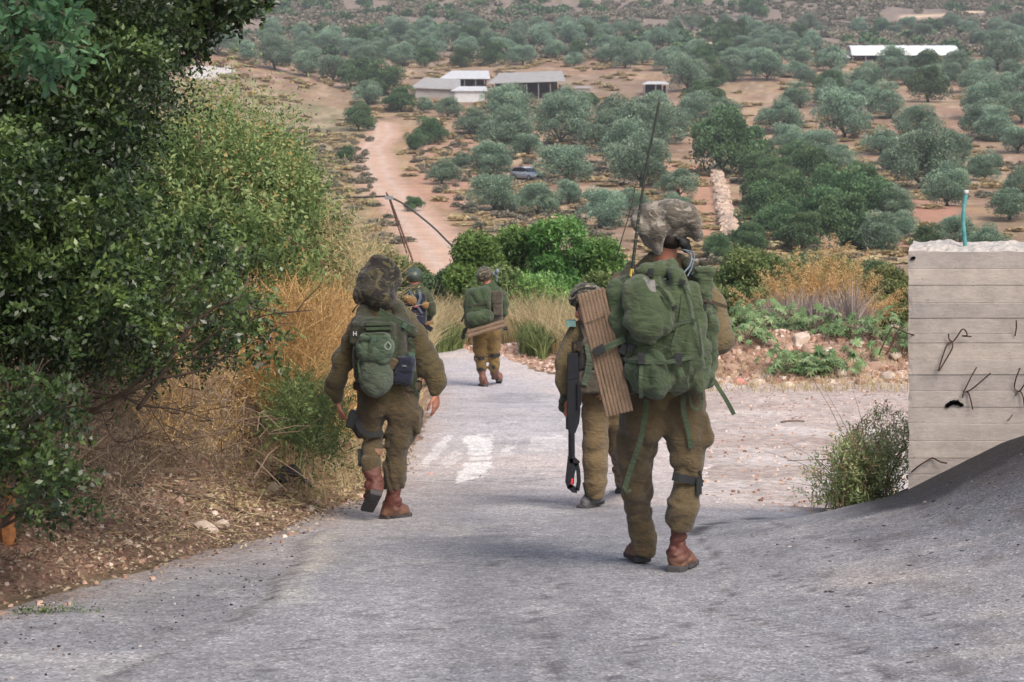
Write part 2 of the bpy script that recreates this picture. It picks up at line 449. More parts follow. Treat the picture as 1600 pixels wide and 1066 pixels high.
def make_ground():
    ys = np.concatenate([np.linspace(-25, 5, 16), np.arange(5.1, 18, .07), np.geomspace(18, 42, 210), np.geomspace(42.3, 2400, 420)])
    s = np.linspace(-1, 1, 521); u = np.sign(s)*(.42*np.abs(s)+.12*s**2+.46*np.abs(s)**5)
    Y = np.repeat(ys[:, None], len(u), 1); X = u[None]*(7+np.abs(Y)*.72)
    Z = H(X, Y)
    # keep this sheet under the asphalt sheet
    inside = (X > xleft(Y)+.12) & (X < xright(Y)-.2) & (Y < 45)
    Z = Z - inside*.03
    V = np.stack([X, Y, Z], -1).reshape(-1, 3)
    ny, nx = X.shape
    i = np.arange(ny*nx).reshape(ny, nx)
    q = np.stack([i[:-1, :-1], i[:-1, 1:], i[1:, 1:], i[1:, :-1]], -1).reshape(-1, 4)
    col = ground_color(X, Y).reshape(-1, 3)
    m, nt, b = new_mat('earth')
    a = nt.nodes.new('ShaderNodeAttribute'); a.attribute_name = 'Col'
    v = coords(nt)
    n1 = noise(nt, 9, 8, .7, v); n2 = noise(nt, 55, 6, .7, v); n3 = noise(nt, .5, 8, .75, v)
    c = mixc(nt, .75, a.outputs['Color'], ramp(nt, n1, [(.3, (.4, .38, .36)), (.5, (.95, .95, .95)), (.68, (1.5, 1.47, 1.42))]), 'MULTIPLY')
    c = mixc(nt, .6, c, ramp(nt, n2, [(.3, (.5, .48, .46)), (.5, (1, 1, 1)), (.7, (1.4, 1.4, 1.4))]), 'MULTIPLY')
    c = mixc(nt, .6, c, ramp(nt, n3, [(.3, (.55, .55, .52)), (.5, (1, 1, 1)), (.7, (1.3, 1.3, 1.3))]), 'MULTIPLY')
    nt.links.new(c, b.inputs['Base Color']); b.inputs['Roughness'].default_value = .95
    b.inputs['Specular IOR Level'].default_value = .15
    nt.links.new(bump(nt, n2, .6, .02, bump(nt, n1, .7, .06)), b.inputs['Normal'])
    o = mesh_np('ground', V, q, m, attrs={'Col': ('POINT', col)})
    tag(o, kind='structure')
make_ground()

# ------------------------------------------------------------------ asphalt road
def edge_band(x, y, line, wd, nz=0.): return 1-sstep(.3, 1., (seg_dist(x, y, line)+nz)/wd)
def make_road():
    st = .05
    ys = np.concatenate([np.linspace(-25, 5, 25), np.arange(5.1, 16, st), np.arange(16, 30, .09), np.arange(30, 45.5, .15)])
    t = np.linspace(0, 1, 190)
    ya = ys[:, None]+0*t[None]
    xa = xleft(ya)+(xright(ya)-xleft(ya))*t[None]
    # ragged edges
    rag = .10*fbm(ya*1.9, ya*0+3, seed=41)+.05*fbm(ya*7, ya*0, seed=42)
    wgt = (1-t)[None]**6; wr = t[None]**6
    xa = xa + wgt*(rag) + wr*(.35*fbm(ya*1.1, ya*0+7, seed=43)+.1*fbm(ya*6, ya*0+7, seed=44))
    X, Y = xa, ya
    edge = np.minimum(t, 1-t)[None]+0*Y
    Z = H(X, Y)+.012 - .03*(edge < .001)
    Z = Z + .0025*fbm(X*4, Y*2.2, seed=46)
    # the patch join: the older strip on the left stands a little lower
    join = wpoly([(180,1062),(290,1012),(420,938),(470,880),(480,850),(560,800),(640,760)])
    xj = np.interp(Y, join[:, 1], join[:, 0])
    jn = .05*fbm(Y*3, Y*0, seed=47)
    left = sstep(-.02, .05, xj+jn-X)*(Y < 13.0)
    Z = Z-.012*left
    n1 = fbm(X/1.1, Y/1.1, seed=51); n2 = fbm(X/.3, Y/.3, seed=52); nst = fbm(X/2.2, Y/.35, seed=53); nl = fbm(X/.5, Y/5., seed=54)
    col = np.zeros(X.shape+(3,))
    def lay(m, c):
        nonlocal col
        m = np.clip(m, 0, 1)[..., None]; col = col*(1-m)+np.asarray(c)*m
    one = np.ones_like(X)
    lay(one, s2l(146, 144, 148)); lay(sstep(0, .6, n1)*.5, s2l(162, 160, 162)); lay(sstep(.1, .6, -n1)*.55, s2l(122, 121, 126))
    lay(sstep(.05, .5, nl)*.5, s2l(120, 119, 124))
    lay(sstep(.0, .35, fbm(X/.9+5, Y/3.2, seed=58))*.35, s2l(176, 172, 170))
    # paler far
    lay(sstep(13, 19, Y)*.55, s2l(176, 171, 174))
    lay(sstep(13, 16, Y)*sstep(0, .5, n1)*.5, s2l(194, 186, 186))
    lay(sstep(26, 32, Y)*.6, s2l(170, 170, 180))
    # worn tar patch behind the left walker
    pt = wpoly([(640,800),(800,800),(800,930),(620,960),(560,880)])
    cx, cy = pt.mean(0); lay(np.exp(-(((X-cx)/.5)**2+((Y-cy)/1.5)**2))*.55, s2l(112, 114, 122))
    # left strip: smoother, grey, with a straw-coloured lip
    lay(left*.55, s2l(142, 142, 148)); lay(left*sstep(.1, .5, nst)*.6, s2l(182, 178, 178))
    lip = np.exp(-((X-xj-jn-.09)/.07)**2)*(Y < 13)*sstep(-.3, .4, n2+.2)
    lay(lip*.75*sstep(8.5, 10.5, Y), s2l(196, 188, 168)); lay(np.exp(-((X-xj-jn+.015)/.03)**2)*(Y < 13)*.7, s2l(92, 82, 78))
    # pale dust drifts, tyre-polished bands and old stains
    dd = fbm(X/.8+11, Y/1.6, seed=71); lay(sstep(.12, .4, dd)*.45*sstep(-.3, .3, n2), s2l(186, 178, 172)); lay(sstep(.2, .5, fbm(X/1.6-4, Y/1.1, seed=72))*.5, s2l(116, 115, 119))
    for xo in (-.75, .55): lay(np.exp(-((X-(xleft(Y)+xright(np.maximum(Y, 14)))/2*.0-xo+.06*(Y-10))/.28)**2)*.35*(Y < 17), s2l(172, 170, 172))
    vn = fbm(X/.15, Y/.3, seed=73); lay(sstep(.35, .6, vn)*.4, s2l(104, 100, 98)); lay(sstep(.3, .6, -vn)*.35, s2l(188, 184, 180))
    # dusty shoulder on both sides
    e = X-xleft(Y)
    lay((1-sstep(.0, .45, e+.3*n2))*.85, s2l(160, 138, 124)); lay((1-sstep(.2, 1.4, e+.5*n1))*.4*sstep(8, 12, Y), s2l(188, 172, 164))
    er = xright(Y)-X
    lay((1-sstep(.0, 1.3, er+.9*n1))*sstep(13, 15, Y)*.9, s2l(196, 180, 172))
    lay((1-sstep(.0, 3., er+1.2*n1))*sstep(14, 17, Y)*.5, s2l(194, 182, 178))
    # crushed chalk spilled across at 17..21 m
    spl = np.exp(-((Y-19.2)/1.9)**2)*sstep(-.35, .35, nst+.25)
    lay(spl*.7, s2l(200, 184, 176)); lay(spl*sstep(.1, .5, n2)*.5, s2l(160, 142, 134))
    def whit(pts, c=s2l(222, 217, 212), k=.95):
        pl = wpoly(pts); xs = X+.07*n2; yz = Y+.2*n1+.1*n2
        lay(in_poly(xs, yz, pl)*k*sstep(-.75, .1, n2+.3*vnoise(X*14, Y*5, seed=66)), c)
    whit([(729,680),(770,678),(768,722),(732,722)]); whit([(712,757),(728,726),(770,724),(762,745),(735,752)])
    whit([(655,730),(680,700),(700,680),(712,682),(690,708),(668,732)], k=.6)
    whit([(790,682),(806,684),(800,712),(780,718)], k=.7); whit([(830,680),(880,678),(900,700),(820,712)], k=.45)
    whit([(690,720),(720,700),(722,720),(700,735)], k=.4)
    # tarred, dirty right-hand mound
    md = sstep(.9, 2.2, X+.3*n1)*(1-sstep(12, 14.5, Y+.5*n1))
    lay(md*.55, s2l(134, 134, 142)); lay(md*sstep(.1, .5, n1)*.55, s2l(158, 150, 146)); lay(md*sstep(.25, .6, nst)*.5, s2l(182, 174, 166))
    dk = sstep(11.3-.3*(X-2.4), 12.1-.3*(X-2.4), Y+.35*n2+.3*n1)*sstep(1.95, 2.45, X+.1*n2)
    lay(sstep(9.4, 11.8, Y+.35*(X-2.5)+.25*n1)*sstep(1.5, 3.0, X+.2*n2)*(1-sstep(13, 14, Y))*.9, s2l(66, 65, 69)); lay(np.clip(dk*1.3, 0, 1)*.92, s2l(44, 43, 46))
    pd = wpoly([(1290,880),(1400,870),(1440,930),(1340,960)]); cx, cy = pd.mean(0)
    lay(np.exp(-(((X-cx)/.28)**2+((Y-cy)/.55)**2))*.6*sstep(-.5, .3, n2+.2), s2l(186, 172, 158))
    rd = sstep(.1, .45, fbm(X/.12, Y/.3, seed=57))*sstep(1.0, 1.8, X)*(1-sstep(11, 12, Y))
    lay(rd*.55, s2l(104, 94, 90))
    # cracks
    for pts, wd in (([(150,1066),(300,1010),(420,940),(475,880)], .010), ([(420,1066),(480,1010),(560,985),(690,990),(760,960)], .006), ([(560,900),(640,880),(760,890),(820,870)], .006), ([(960,1066),(1000,1010),(1090,975),(1150,930)], .007), ([(1200,900),(1290,930),(1400,940),(1500,985),(1600,1000)], .008), ([(1180,850),(1290,845),(1400,820),(1530,790)], .008), ([(1320,1066),(1350,1010),(1440,985)], .007), ([(1085,838),(1110,870),(1150,905),(1135,930)], .012), ([(1120,960),(1220,985),(1300,1000),(1390,1066)], .012),
                    ([(650,755),(720,752),(800,756),(900,745)], .016), ([(800,742),(900,738),(1010,745)], .012), ([(880,905),(840,960),(870,1066)], .008),
                    ([(1140,820),(1240,828)], .01)):
        l = wpoly(pts); lay(edge_band(X+.06*n2, Y+.1*n1, l, wd*2.2)*.7, s2l(84, 78, 78))
        lay(edge_band(X+.06*n2+.04, Y+.1*n1+.03, l, wd*4)*.3, s2l(186, 180, 176))
    tar = edge_band(X+.05*n2, Y+.12*n2, wpoly([(1085,838),(1110,822),(1150,816),(1195,812)]), .09)
    lay(tar*sstep(-.5, .2, n2)*.9, s2l(58, 56, 60))
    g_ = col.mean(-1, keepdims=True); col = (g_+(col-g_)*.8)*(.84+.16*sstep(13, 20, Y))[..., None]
    V = np.stack([X, Y, Z], -1).reshape(-1, 3); ny, nx = X.shape
    i = np.arange(ny*nx).reshape(ny, nx)
    q = np.stack([i[:-1, :-1], i[:-1, 1:], i[1:, 1:], i[1:, :-1]], -1).reshape(-1, 4)
    m, nt, b = new_mat('asphalt')
    a = nt.nodes.new('ShaderNodeAttribute'); a.attribute_name = 'Col'
    v = coords(nt)
    vo = nt.nodes.new('ShaderNodeTexVoronoi'); vo.inputs['Scale'].default_value = 80; nt.links.new(v, vo.inputs['Vector'])
    st1 = ramp(nt, vo.outputs['Color'], [(.0, (.3, .3, .3)), (.3, (.85, .85, .85)), (.7, (1.1, 1.1, 1.09)), (1., (2.2, 2.16, 2.1))])
    c = mixc(nt, .8, a.outputs['Color'], st1, 'MULTIPLY')
    n1 = noise(nt, 3., 9, .75, v)
    c = mixc(nt, .8, c, ramp(nt, n1, [(.32, (.76, .76, .77)), (.5, (.98, .98, .98)), (.68, (1.18, 1.17, 1.16))]), 'MULTIPLY')
    sp = ramp(nt, noise(nt, 34, 3, .6, v), [(.6, (0, 0, 0)), (.66, (1, 1, 1))])
    c = mixc(nt, mth(nt, 'MULTIPLY', sp, .5), c, s2l(84, 76, 72))
    n5 = noise(nt, 16, 6, .75, v); c = mixc(nt, .9, c, ramp(nt, n5, [(.32, (.62, .62, .63)), (.48, (.98, .98, .98)), (.66, (1.26, 1.25, 1.23))]), 'MULTIPLY')
    nt.links.new(c, b.inputs['Base Color']); b.inputs['Roughness'].default_value = .8
    b.inputs['Specular IOR Level'].default_value = .3
    nt.links.new(bump(nt, vo.outputs['Distance'], .5, .007, bump(nt, n5, .2, .012)), b.inputs['Normal'])
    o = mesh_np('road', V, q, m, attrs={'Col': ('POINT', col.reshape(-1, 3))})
    tag(o, kind='structure')
make_road()
# ------------------------------------------------------------------ foliage tools
def unit(v): return v/(np.linalg.norm(v, axis=-1, keepdims=True)+1e-9)
def rdir(n, rng=RNG): return unit(rng.normal(size=(n, 3)))
def leaves(pos, ldir, ll, lw, rng=RNG, curl=.0, upbias=.8):
    """rhombic leaves growing from pos along ldir"""
    n = len(pos); ldir = unit(ldir)
    nr = unit(rdir(n, rng)+np.array([0, 0, upbias])); side = unit(np.cross(ldir, nr)); up = np.cross(side, ldir)
    ll = np.broadcast_to(ll, (n,))[:, None]*rng.uniform(.5, 1.4, (n, 1)); lw = np.broadcast_to(lw, (n,))[:, None]*rng.uniform(.75, 1.2, (n, 1))
    V = np.stack([pos, pos+ldir*ll*.45+side*lw/2+up*lw*curl, pos+ldir*ll, pos+ldir*ll*.45-side*lw/2+up*lw*curl], 1).reshape(-1, 3)
    return V, np.arange(n*4).reshape(n, 4)
def sprays(st, dr, L, nl, ll, lw, rng=RNG, droop=.3, spread=.9, val=None):
    """twigs st + t*dr*L carrying nl alternate leaves each; returns V, quads, rnd"""
    n = len(st); t = (np.arange(nl)+.6)/nl; dr = unit(dr)
    L = np.broadcast_to(L, (n,))
    sd = unit(np.cross(dr, rdir(n, rng)))
    p = st[:, None]+dr[:, None]*(L[:, None]*t)[..., None]; p[..., 2] -= (droop*L[:, None]*t**2)
    sg = np.where(np.arange(nl) % 2, 1., -1.)[None, :, None]
    ld = dr[:, None]*.6+sd[:, None]*sg*spread+rng.normal(size=(n, nl, 3))*.35
    V, q = leaves(p.reshape(-1, 3), ld.reshape(-1, 3), ll, lw, rng)
    v = rng.uniform(0, 1, n) if val is None else val
    r = np.clip(np.repeat(v, nl)+rng.normal(size=n*nl)*.13, 0, 1)
    return V, q, r
def px_cloud(poly, n, Y0, Y1, rng=RNG):
    poly = np.asarray(poly, float); lo, hi = poly.min(0), poly.max(0); out = []
    c = 0
    while c < n:
        a = rng.uniform(lo, hi, (n*2, 2)); a = a[in_poly(a[:, 0], a[:, 1], poly)]; out.append(a); c += len(a)
    a = np.concatenate(out)[:n]; Y = rng.uniform(Y0, Y1, n)
    return np.stack([(a[:, 0]-CX)/F*Y, Y, (CY-a[:, 1])/F*Y], 1)
def blades(base, h, w, lean, rng=RNG, seg=3):
    """curved grass blades"""
    n = len(base); h = np.broadcast_to(h, (n,))*rng.uniform(.6, 1.25, n); a = rng.uniform(0, 2*math.pi, n)
    d = np.stack([np.cos(a), np.sin(a), 0*a], 1); b = rng.uniform(0, 2*math.pi, n); s = np.stack([np.cos(b), np.sin(b), 0*b], 1)
    lean = np.broadcast_to(lean, (n,))*rng.uniform(.3, 1.5, n); w = np.broadcast_to(w, (n,))
    rows = []
    for k in range(seg+1):
        t = k/seg; c = base+d*(lean*h*t**2)[:, None]+np.array([0, 0, 1.])*(h*t*(1-.35*lean*t))[:, None]
        ww = (w*(1-.85*t)/2)[:, None]; rows += [c-s*ww, c+s*ww]
    V = np.stack(rows, 1); k = 2*(seg+1); V = V.reshape(-1, 3)
    q = np.concatenate([np.array([[2*j, 2*j+1, 2*j+3, 2*j+2]]) for j in range(seg)])
    Q = (np.arange(n)[:, None, None]*k+q[None]).reshape(-1, 4)
    return V, Q, np.repeat(rng.uniform(0, 1, n), seg)
def joinp(parts):
    V = []; Q = []; Rr = []; n = 0
    for v, q, r in parts: V.append(v); Q.append(q+n); Rr.append(r); n += len(v)
    return np.concatenate(V), np.concatenate(Q), np.concatenate(Rr)
def fol_obj(name, parts, mat, parent=None, origin=None):
    V, Q, r = joinp(parts) if isinstance(parts, list) else parts
    return mesh_np(name, V, Q, mat, parent, smooth=False, origin=origin, attrs={'rnd': ('FACE', r)})
def branchy(mb, a, b, r, lev=2, rng=RNG, wob=.12, n=6, kids=4):
    a = np.asarray(a, float); b = np.asarray(b, float); L = np.linalg.norm(b-a)
    mid = [a+(b-a)*t+rng.normal(size=3)*wob*L*.5*math.sin(math.pi*t) for t in (0, .3, .6, 1.)]
    pts = smooth_path(mid, 4); mb.tube(pts, np.linspace(r, r*.35, len(pts)), n)
    if lev:
        for k in range(kids):
            t = rng.uniform(.35, .95); p = pts[int(t*(len(pts)-1))]
            d = unit((b-a)/L+rng.normal(size=3)*.55)
            branchy(mb, p, p+d*L*rng.uniform(.18, .38), r*.45, lev-1, rng, wob, max(4, n-1), kids)
def empty(name, loc, rz=0.):
    o = bpy.data.objects.new(name, None); C.objects.link(o); o.location = loc; o.rotation_euler = (0, 0, rz); o.empty_display_size = .3
    return o
G_ = lambda *c: s2l(*c)
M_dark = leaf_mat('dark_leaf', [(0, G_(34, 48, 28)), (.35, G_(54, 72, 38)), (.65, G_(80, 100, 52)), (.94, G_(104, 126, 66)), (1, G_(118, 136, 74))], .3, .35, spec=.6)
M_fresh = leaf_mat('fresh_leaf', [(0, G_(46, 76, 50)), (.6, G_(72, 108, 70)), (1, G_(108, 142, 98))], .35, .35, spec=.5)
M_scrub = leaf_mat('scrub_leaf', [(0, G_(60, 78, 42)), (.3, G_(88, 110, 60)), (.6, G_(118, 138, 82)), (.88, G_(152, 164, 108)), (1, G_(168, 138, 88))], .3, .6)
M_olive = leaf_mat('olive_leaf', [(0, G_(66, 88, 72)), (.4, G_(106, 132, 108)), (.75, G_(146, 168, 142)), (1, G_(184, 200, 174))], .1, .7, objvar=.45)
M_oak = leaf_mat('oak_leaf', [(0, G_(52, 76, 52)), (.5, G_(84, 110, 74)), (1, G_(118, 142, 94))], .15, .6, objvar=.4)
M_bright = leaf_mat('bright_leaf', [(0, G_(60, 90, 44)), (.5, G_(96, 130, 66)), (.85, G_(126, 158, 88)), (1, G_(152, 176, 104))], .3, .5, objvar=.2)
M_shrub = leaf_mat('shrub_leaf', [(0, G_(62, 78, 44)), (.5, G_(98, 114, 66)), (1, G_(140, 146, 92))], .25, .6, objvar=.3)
M_wild = leaf_mat('wild_scrub', [(0, G_(92, 96, 76)), (.5, G_(132, 126, 108)), (1, G_(164, 148, 132))], .1, .9)
M_straw = leaf_mat('dry_straw', [(0, G_(154, 122, 80)), (.5, G_(202, 166, 112)), (1, G_(230, 202, 152))], .35, .8)
M_pale = leaf_mat('pale_straw', [(0, G_(150, 128, 96)), (.5, G_(188, 168, 128)), (.9, G_(206, 192, 150)), (1, G_(140, 146, 92))], .35, .8)
M_mauve = leaf_mat('mauve_weeds', [(0, G_(116, 104, 100)), (.6, G_(150, 136, 130)), (1, G_(176, 162, 146))], .2, .9)
M_deadleaf = leaf_mat('dead_leaf', [(0, G_(88, 76, 62)), (.5, G_(138, 120, 98)), (.85, G_(176, 158, 132)), (1, G_(200, 186, 164))], .1, .8)
M_castor = leaf_mat('castor_leaf', [(0, G_(66, 92, 50)), (.6, G_(112, 138, 88)), (1, G_(160, 178, 128))], .25, .45, spec=.5)
M_bark = plain_mat('bark', G_(62, 52, 44), .95, var=.4, sc=14, bmp=.8)
M_twig = plain_mat('twig', G_(112, 92, 76), .9, var=.35, sc=9)
M_twigd = plain_mat('dark_twig', G_(74, 60, 50), .9, var=.35, sc=9)

# ------------------------------------------------------------------ orchard trees (shared meshes)
def crown_mesh(name, seed, mat, nclump=22, nleaf=130, flat=.62, leaf=.05, bottom=-.75, lw=.4):
    """crown of unit width 1, its base at z=0"""
    r = np.random.default_rng(seed); parts = []
    d = rdir(nclump*3, r); d = d[d[:, 2] > bottom][:nclump]; k = len(d)
    rad = r.uniform(.2, .36, k); c = d*np.array([.34, .34, .30*flat/.62])*r.uniform(.55, 1.1, (k, 1))*np.where(d[:, 2:] < 0, np.array([[1.1, 1.1, .75]]), 1.)
    c += np.array([r.normal()*.04, r.normal()*.04, 0])
    for j in range(k):
        dd = rdir(nleaf, r); dd[:, 2] = np.abs(dd[:, 2])*np.where(r.random(nleaf) < .8, 1, -1)
        rr = rad[j]*(1-.55*r.random(nleaf)**2.2)
        p = c[j]+dd*rr[:, None]*np.array([.62, .62, .52])
        V, q = leaves(p, dd+rdir(nleaf, r)*.8, leaf*1.1, leaf*lw*1.6, r, upbias=.6)
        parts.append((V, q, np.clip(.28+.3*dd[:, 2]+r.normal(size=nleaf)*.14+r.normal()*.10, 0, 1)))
    V, q, rv = joinp(parts); V[:, 2] += .29
    V[:, 2] *= flat/.62; V[:, 2] = np.maximum(V[:, 2], .05)
    me = mesh_np(name, V, q, mat, smooth=False, attrs={'rnd': ('FACE', rv)})
    C.objects.unlink(me); return me.data
def trunk_mesh(name, seed, h=.34, r0=.035):
    r = np.random.default_rng(seed); mb = MB()
    fork = np.array([r.normal()*.02, r.normal()*.02, h*.5])
    mb.tube([[0, 0, -.05], [0, 0, .01], fork*.6, fork], [r0*1.6, r0*1.3, r0, r0*.9], 7)
    for k in range(4):
        a = k*1.57+r.uniform(0, 1); e = np.array([math.cos(a)*.2, math.sin(a)*.2, h+.1])
        mb.tube(smooth_path([fork*.9, (fork+e)/2+r.normal(size=3)*.02, e], 3), np.linspace(r0*.7, r0*.2, 7), 5)
    o = mb.build(name, M_bark, smooth=True); C.objects.unlink(o); return o.data
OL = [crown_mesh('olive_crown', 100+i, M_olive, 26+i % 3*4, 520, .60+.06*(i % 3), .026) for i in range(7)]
OLT = [trunk_mesh('olive_trunk', 130+i, .20, .03) for i in range(4)]
OK = [crown_mesh('oak_crown', 200+i, M_oak, 24, 480, .70, .026, -.7, .7) for i in range(3)]
OKT = [trunk_mesh('oak_trunk', 230+i, .22, .03) for i in range(2)]
RT = np.random.default_rng(55)
def where(px, py):
    if py > 330: s = 'just above the roadside shrubs'
    elif px < 600: s = ('past the pale paved patch' if py < 125 else 'left of the dirt track')
    elif py < 62: s = 'on the top orchard edge'
    elif py < 100 and px > 1300: s = 'around the long white tunnel'
    elif py < 120: s = 'beyond the sheds'
    elif py < 165 and px < 1060: s = 'close around the sheds'
    elif px < 760: s = 'just right of the dirt track'
    elif px < 860 and py > 230: s = 'left of the parked car'
    elif px < 1090: s = 'between car and terrace wall' if py > 230 else 'between the car and the sheds'
    elif px < 1300: s = 'right of the terrace wall' if py > 200 else 'on the middle slope'
    else: s = 'on red soil at the right edge' if py > 230 else ('straight below the white tunnel' if px < 1480 else 'at right edge below the tunnel')
    return s
tree_list = []      # (px, py_base, width_px, kind)
TR = [(1484,252,64,0),(1441,266,52,0),(1405,268,54,0),(1376,242,62,0),(1320,217,80,0),(1433,219,70,0),(1250,169,50,0),(1230,240,54,0),(1214,207,74,0),(1279,247,64,0),
 (1577,344,72,0),(1492,388,66,0),(1480,322,66,0),(1539,282,54,0),(1488,290,42,0),(1562,222,62,0),(1531,214,62,0),(1383,396,74,0),(1062,310,62,0),(1003,292,84,0),(1012,236,90,0),
 (885,284,88,0),(889,320,42,0),(921,315,18,0),(690,288,54,0),(763,280,68,0),(772,330,78,0),(838,338,64,0),(945,356,76,0),(938,238,84,0),(877,228,88,0),(784,242,92,0),(735,212,60,0),(1040,226,70,0),(968,205,70,0),
 (670,226,48,1),(650,238,36,1),(560,205,46,1),(543,252,28,1),(1128,275,112,1),(1202,358,84,1),(1240,342,76,1),(1346,304,62,1),(1318,392,96,1),(1255,396,70,1),(1170,260,70,1),(1105,170,60,1),(918,172,34,1),
 (1290,330,70,1),(1340,350,90,1),(1395,350,60,0),(1270,290,70,1),(1310,270,60,0),(1220,300,60,1),(600,150,60,1),(628,175,50,1),(575,165,50,0),(1175,30,44,1),(1170,395,60,1),(1120,405,50,1),(1600,310,60,0),(1450,398,50,1),(1540,398,60,0),(645,330,30,1),
 (1190,320,70,1),(1215,378,70,1),(1290,362,80,1),(1345,392,66,1),(1170,400,50,1),(1190,290,60,1),(1240,268,50,1),(1380,336,56,0),(1412,372,50,0),(1060,345,50,0),(985,330,50,0),(660,176,30,0),(800,172,34,0),(868,170,40,0),(700,184,40,0),(1085,200,60,0),(1130,195,56,0),(820,245,50,0),(720,262,36,0),(1450,160,60,1),(1560,110,66,0),(1590,240,60,0),(430,110,60,0),(480,120,50,0),(520,128,56,0),(560,140,60,1)]
TR = [(a, b, c*1.14, d) for a, b, c, d in TR]
for t in TR: tree_list.append(t)
trw = np.array([[*tuple(G(t[0], t[1]))[:2], t[2]/2/F*G(t[0], t[1]).y] for t in TR])
cand = []; ccap = []
# rows laid out down the slope: a row every third of a crown's apparent height
row = 356.
while row > 44:
    dref = G(1100, row).y; wref = 7.4/dref*F; k = 0
    px_ = -60+RT.uniform(0, wref)
    while px_ < 1660:
        g = G(px_+RT.normal()*wref*.12, row+RT.normal()*wref*.09); cand.append((g.x, g.y)); px_ += wref*RT.uniform(.86, 1.22)
    row -= max(wref*.27, 7.5)
cand = np.array(cand); cx_, cy_ = cand[:, 0], cand[:, 1]
cz_ = H(cx_, cy_); cpx = CX+F*cx_/cy_; cpy = CY-F*cz_/cy_
ok = (cpx > -40) & (cpx < 1640) & (cpy < 425)
ok &= ~in_poly(cx_, cy_, SPUR) & (seg_dist(cx_, cy_, TRACK) > 6.5)
for l in FARROADS: ok &= seg_dist(cx_, cy_, l) > 6
for c_ in CLEAR: ok &= ~in_poly(cx_, cy_, c_)
ok &= ~in_poly(cx_, cy_, PAVED) & ~((cpx < 640) & (cpy > 165)) & ~((cpx < 600) & (cpy < 60))
ok &= ~((cpx > 1280) & (cpx < 1500) & (cpy > 66) & (cpy < 112)) & ~((cpx > 600) & (cpx < 890) & (cpy > 108) & (cpy < 192)) & ~((cpx > 800) & (cpx < 1055) & (cpy > 112) & (cpy < 172))
for a_, b_, r_ in trw: ok &= ((np.abs(cx_-a_) > r_+2.6) | (np.abs(cy_-b_) > (r_+2.5)*(2.2+b_/120)))
ok &= ~((fbm(cx_/24, cy_/24, seed=77) < -.30) & (cy_ < 430)) & (RT.random(len(cand)) > np.where(cy_ < 290, .09, .04))
rt = []
for i in np.nonzero(ok)[0]:
    wpx = RT.uniform(5.6, 9.2)/cy_[i]*F
    rt.append((float(cx_[i]), float(cy_[i]), float(wpx), 1 if RT.random() < .1 else 0))
allt = [(*tuple(G(t[0], t[1]))[:2], t[2], t[3]) for t in TR]+rt
allt.sort(key=lambda t: -t[2] if 0 <= CX+F*t[0]/t[1] <= 1600 else 0)
print('far trees', len(allt))
NIND = 298
ORD = ['leftmost', 'second from left', 'third from left', 'fourth from left', 'fifth from left', 'sixth from left', 'seventh from left', 'eighth from left', 'ninth from left', 'tenth from left', 'eleventh from left', 'twelfth from left', 'thirteenth from left', 'fourteenth from left']
info = []
for i, (x, y, wpx, kind) in enumerate(allt[:NIND]):
    z = float(H(x, y)); px, py = CX+F*x/y, CY-F*z/y; info.append([i, px, py, kind, where(px, py), ''])
for key in sorted({(t[3], t[4]) for t in info}):
    sub_ = sorted([t for t in info if (t[3], t[4]) == key], key=lambda t: t[2]); n_ = len(sub_); nb_ = 1 if n_ <= 9 else (2 if n_ <= 18 else (3 if n_ <= 30 else 4))
    nm_ = {1: [''], 2: ['upper row ', 'lower row '], 3: ['upper row ', 'middle row ', 'lower row '], 4: ['top row ', 'upper middle row ', 'lower middle row ', 'bottom row ']}[nb_]
    for q_ in range(nb_):
        rw = sorted(sub_[q_*n_//nb_:(q_+1)*n_//nb_], key=lambda t: t[1])
        for k_, t in enumerate(rw):
            kd = 'green tree' if t[3] else 'olive'; t[5] = kd+', '+ORD[min(k_, 13)]+' '+('in the '+nm_[q_] if nm_[q_] else 'of those ')+t[4] if len(rw) > 1 else 'dark round tree standing alone '+t[4] if t[3] else 'single olive '+t[4]
for i, (x, y, wpx, kind) in enumerate(allt[:NIND]):
    z = float(H(x, y)); ww = wpx/F*y
    root = empty('oak_tree' if kind else 'olive_tree', (x, y, z-.05), RT.uniform(0, 6.28))
    root.scale = (ww*1.02, ww*1.02, ww*RT.uniform(.9, 1.1))
    cr = bpy.data.objects.new('crown', (OK if kind else OL)[i % (3 if kind else 7)]); C.objects.link(cr); cr.parent = root
    tr = bpy.data.objects.new('trunk', (OKT[i % 2] if kind else OLT[i % 4])); C.objects.link(tr); tr.parent = root
    tag(root, ' '.join(info[i][5].split()), 'tree', ('green trees ' if kind else 'olive trees ')+info[i][4])
def merged(meshes, items, thin, name, mat, label=None):
    data = []
    for me in meshes:
        v = np.empty(len(me.vertices)*3, np.float32); me.vertices.foreach_get('co', v)
        rv = np.empty(len(me.polygons), np.float32); me.attributes['rnd'].data.foreach_get('value', rv)
        data.append((v.reshape(-1, 4, 3), rv))
    parts = []
    for i, (x, y, sx, sz) in enumerate(items):
        v, rv = data[i % len(data)]; sel = RT.random(len(v)) < thin
        q = v[sel].copy(); c = q.mean(1, keepdims=True); q = c+(q-c)*(1/math.sqrt(thin))*.95
        a = RT.uniform(0, 6.28); ca, sa = math.cos(a), math.sin(a)
        X = q[..., 0]*ca-q[..., 1]*sa; Yq = q[..., 0]*sa+q[..., 1]*ca
        q = np.stack([X*sx+x, Yq*sx+y, q[..., 2]*sz+float(H(x, y))-.1*sz], -1).reshape(-1, 3)
        parts.append((q, np.arange(len(q)).reshape(-1, 4), np.clip(rv[sel]+RT.normal()*.1, 0, 1)))
    o = fol_obj(name, parts, mat, origin=(items[0][0], items[0][1], float(H(items[0][0], items[0][1]))))
    tag(o, kind='stuff'); return o
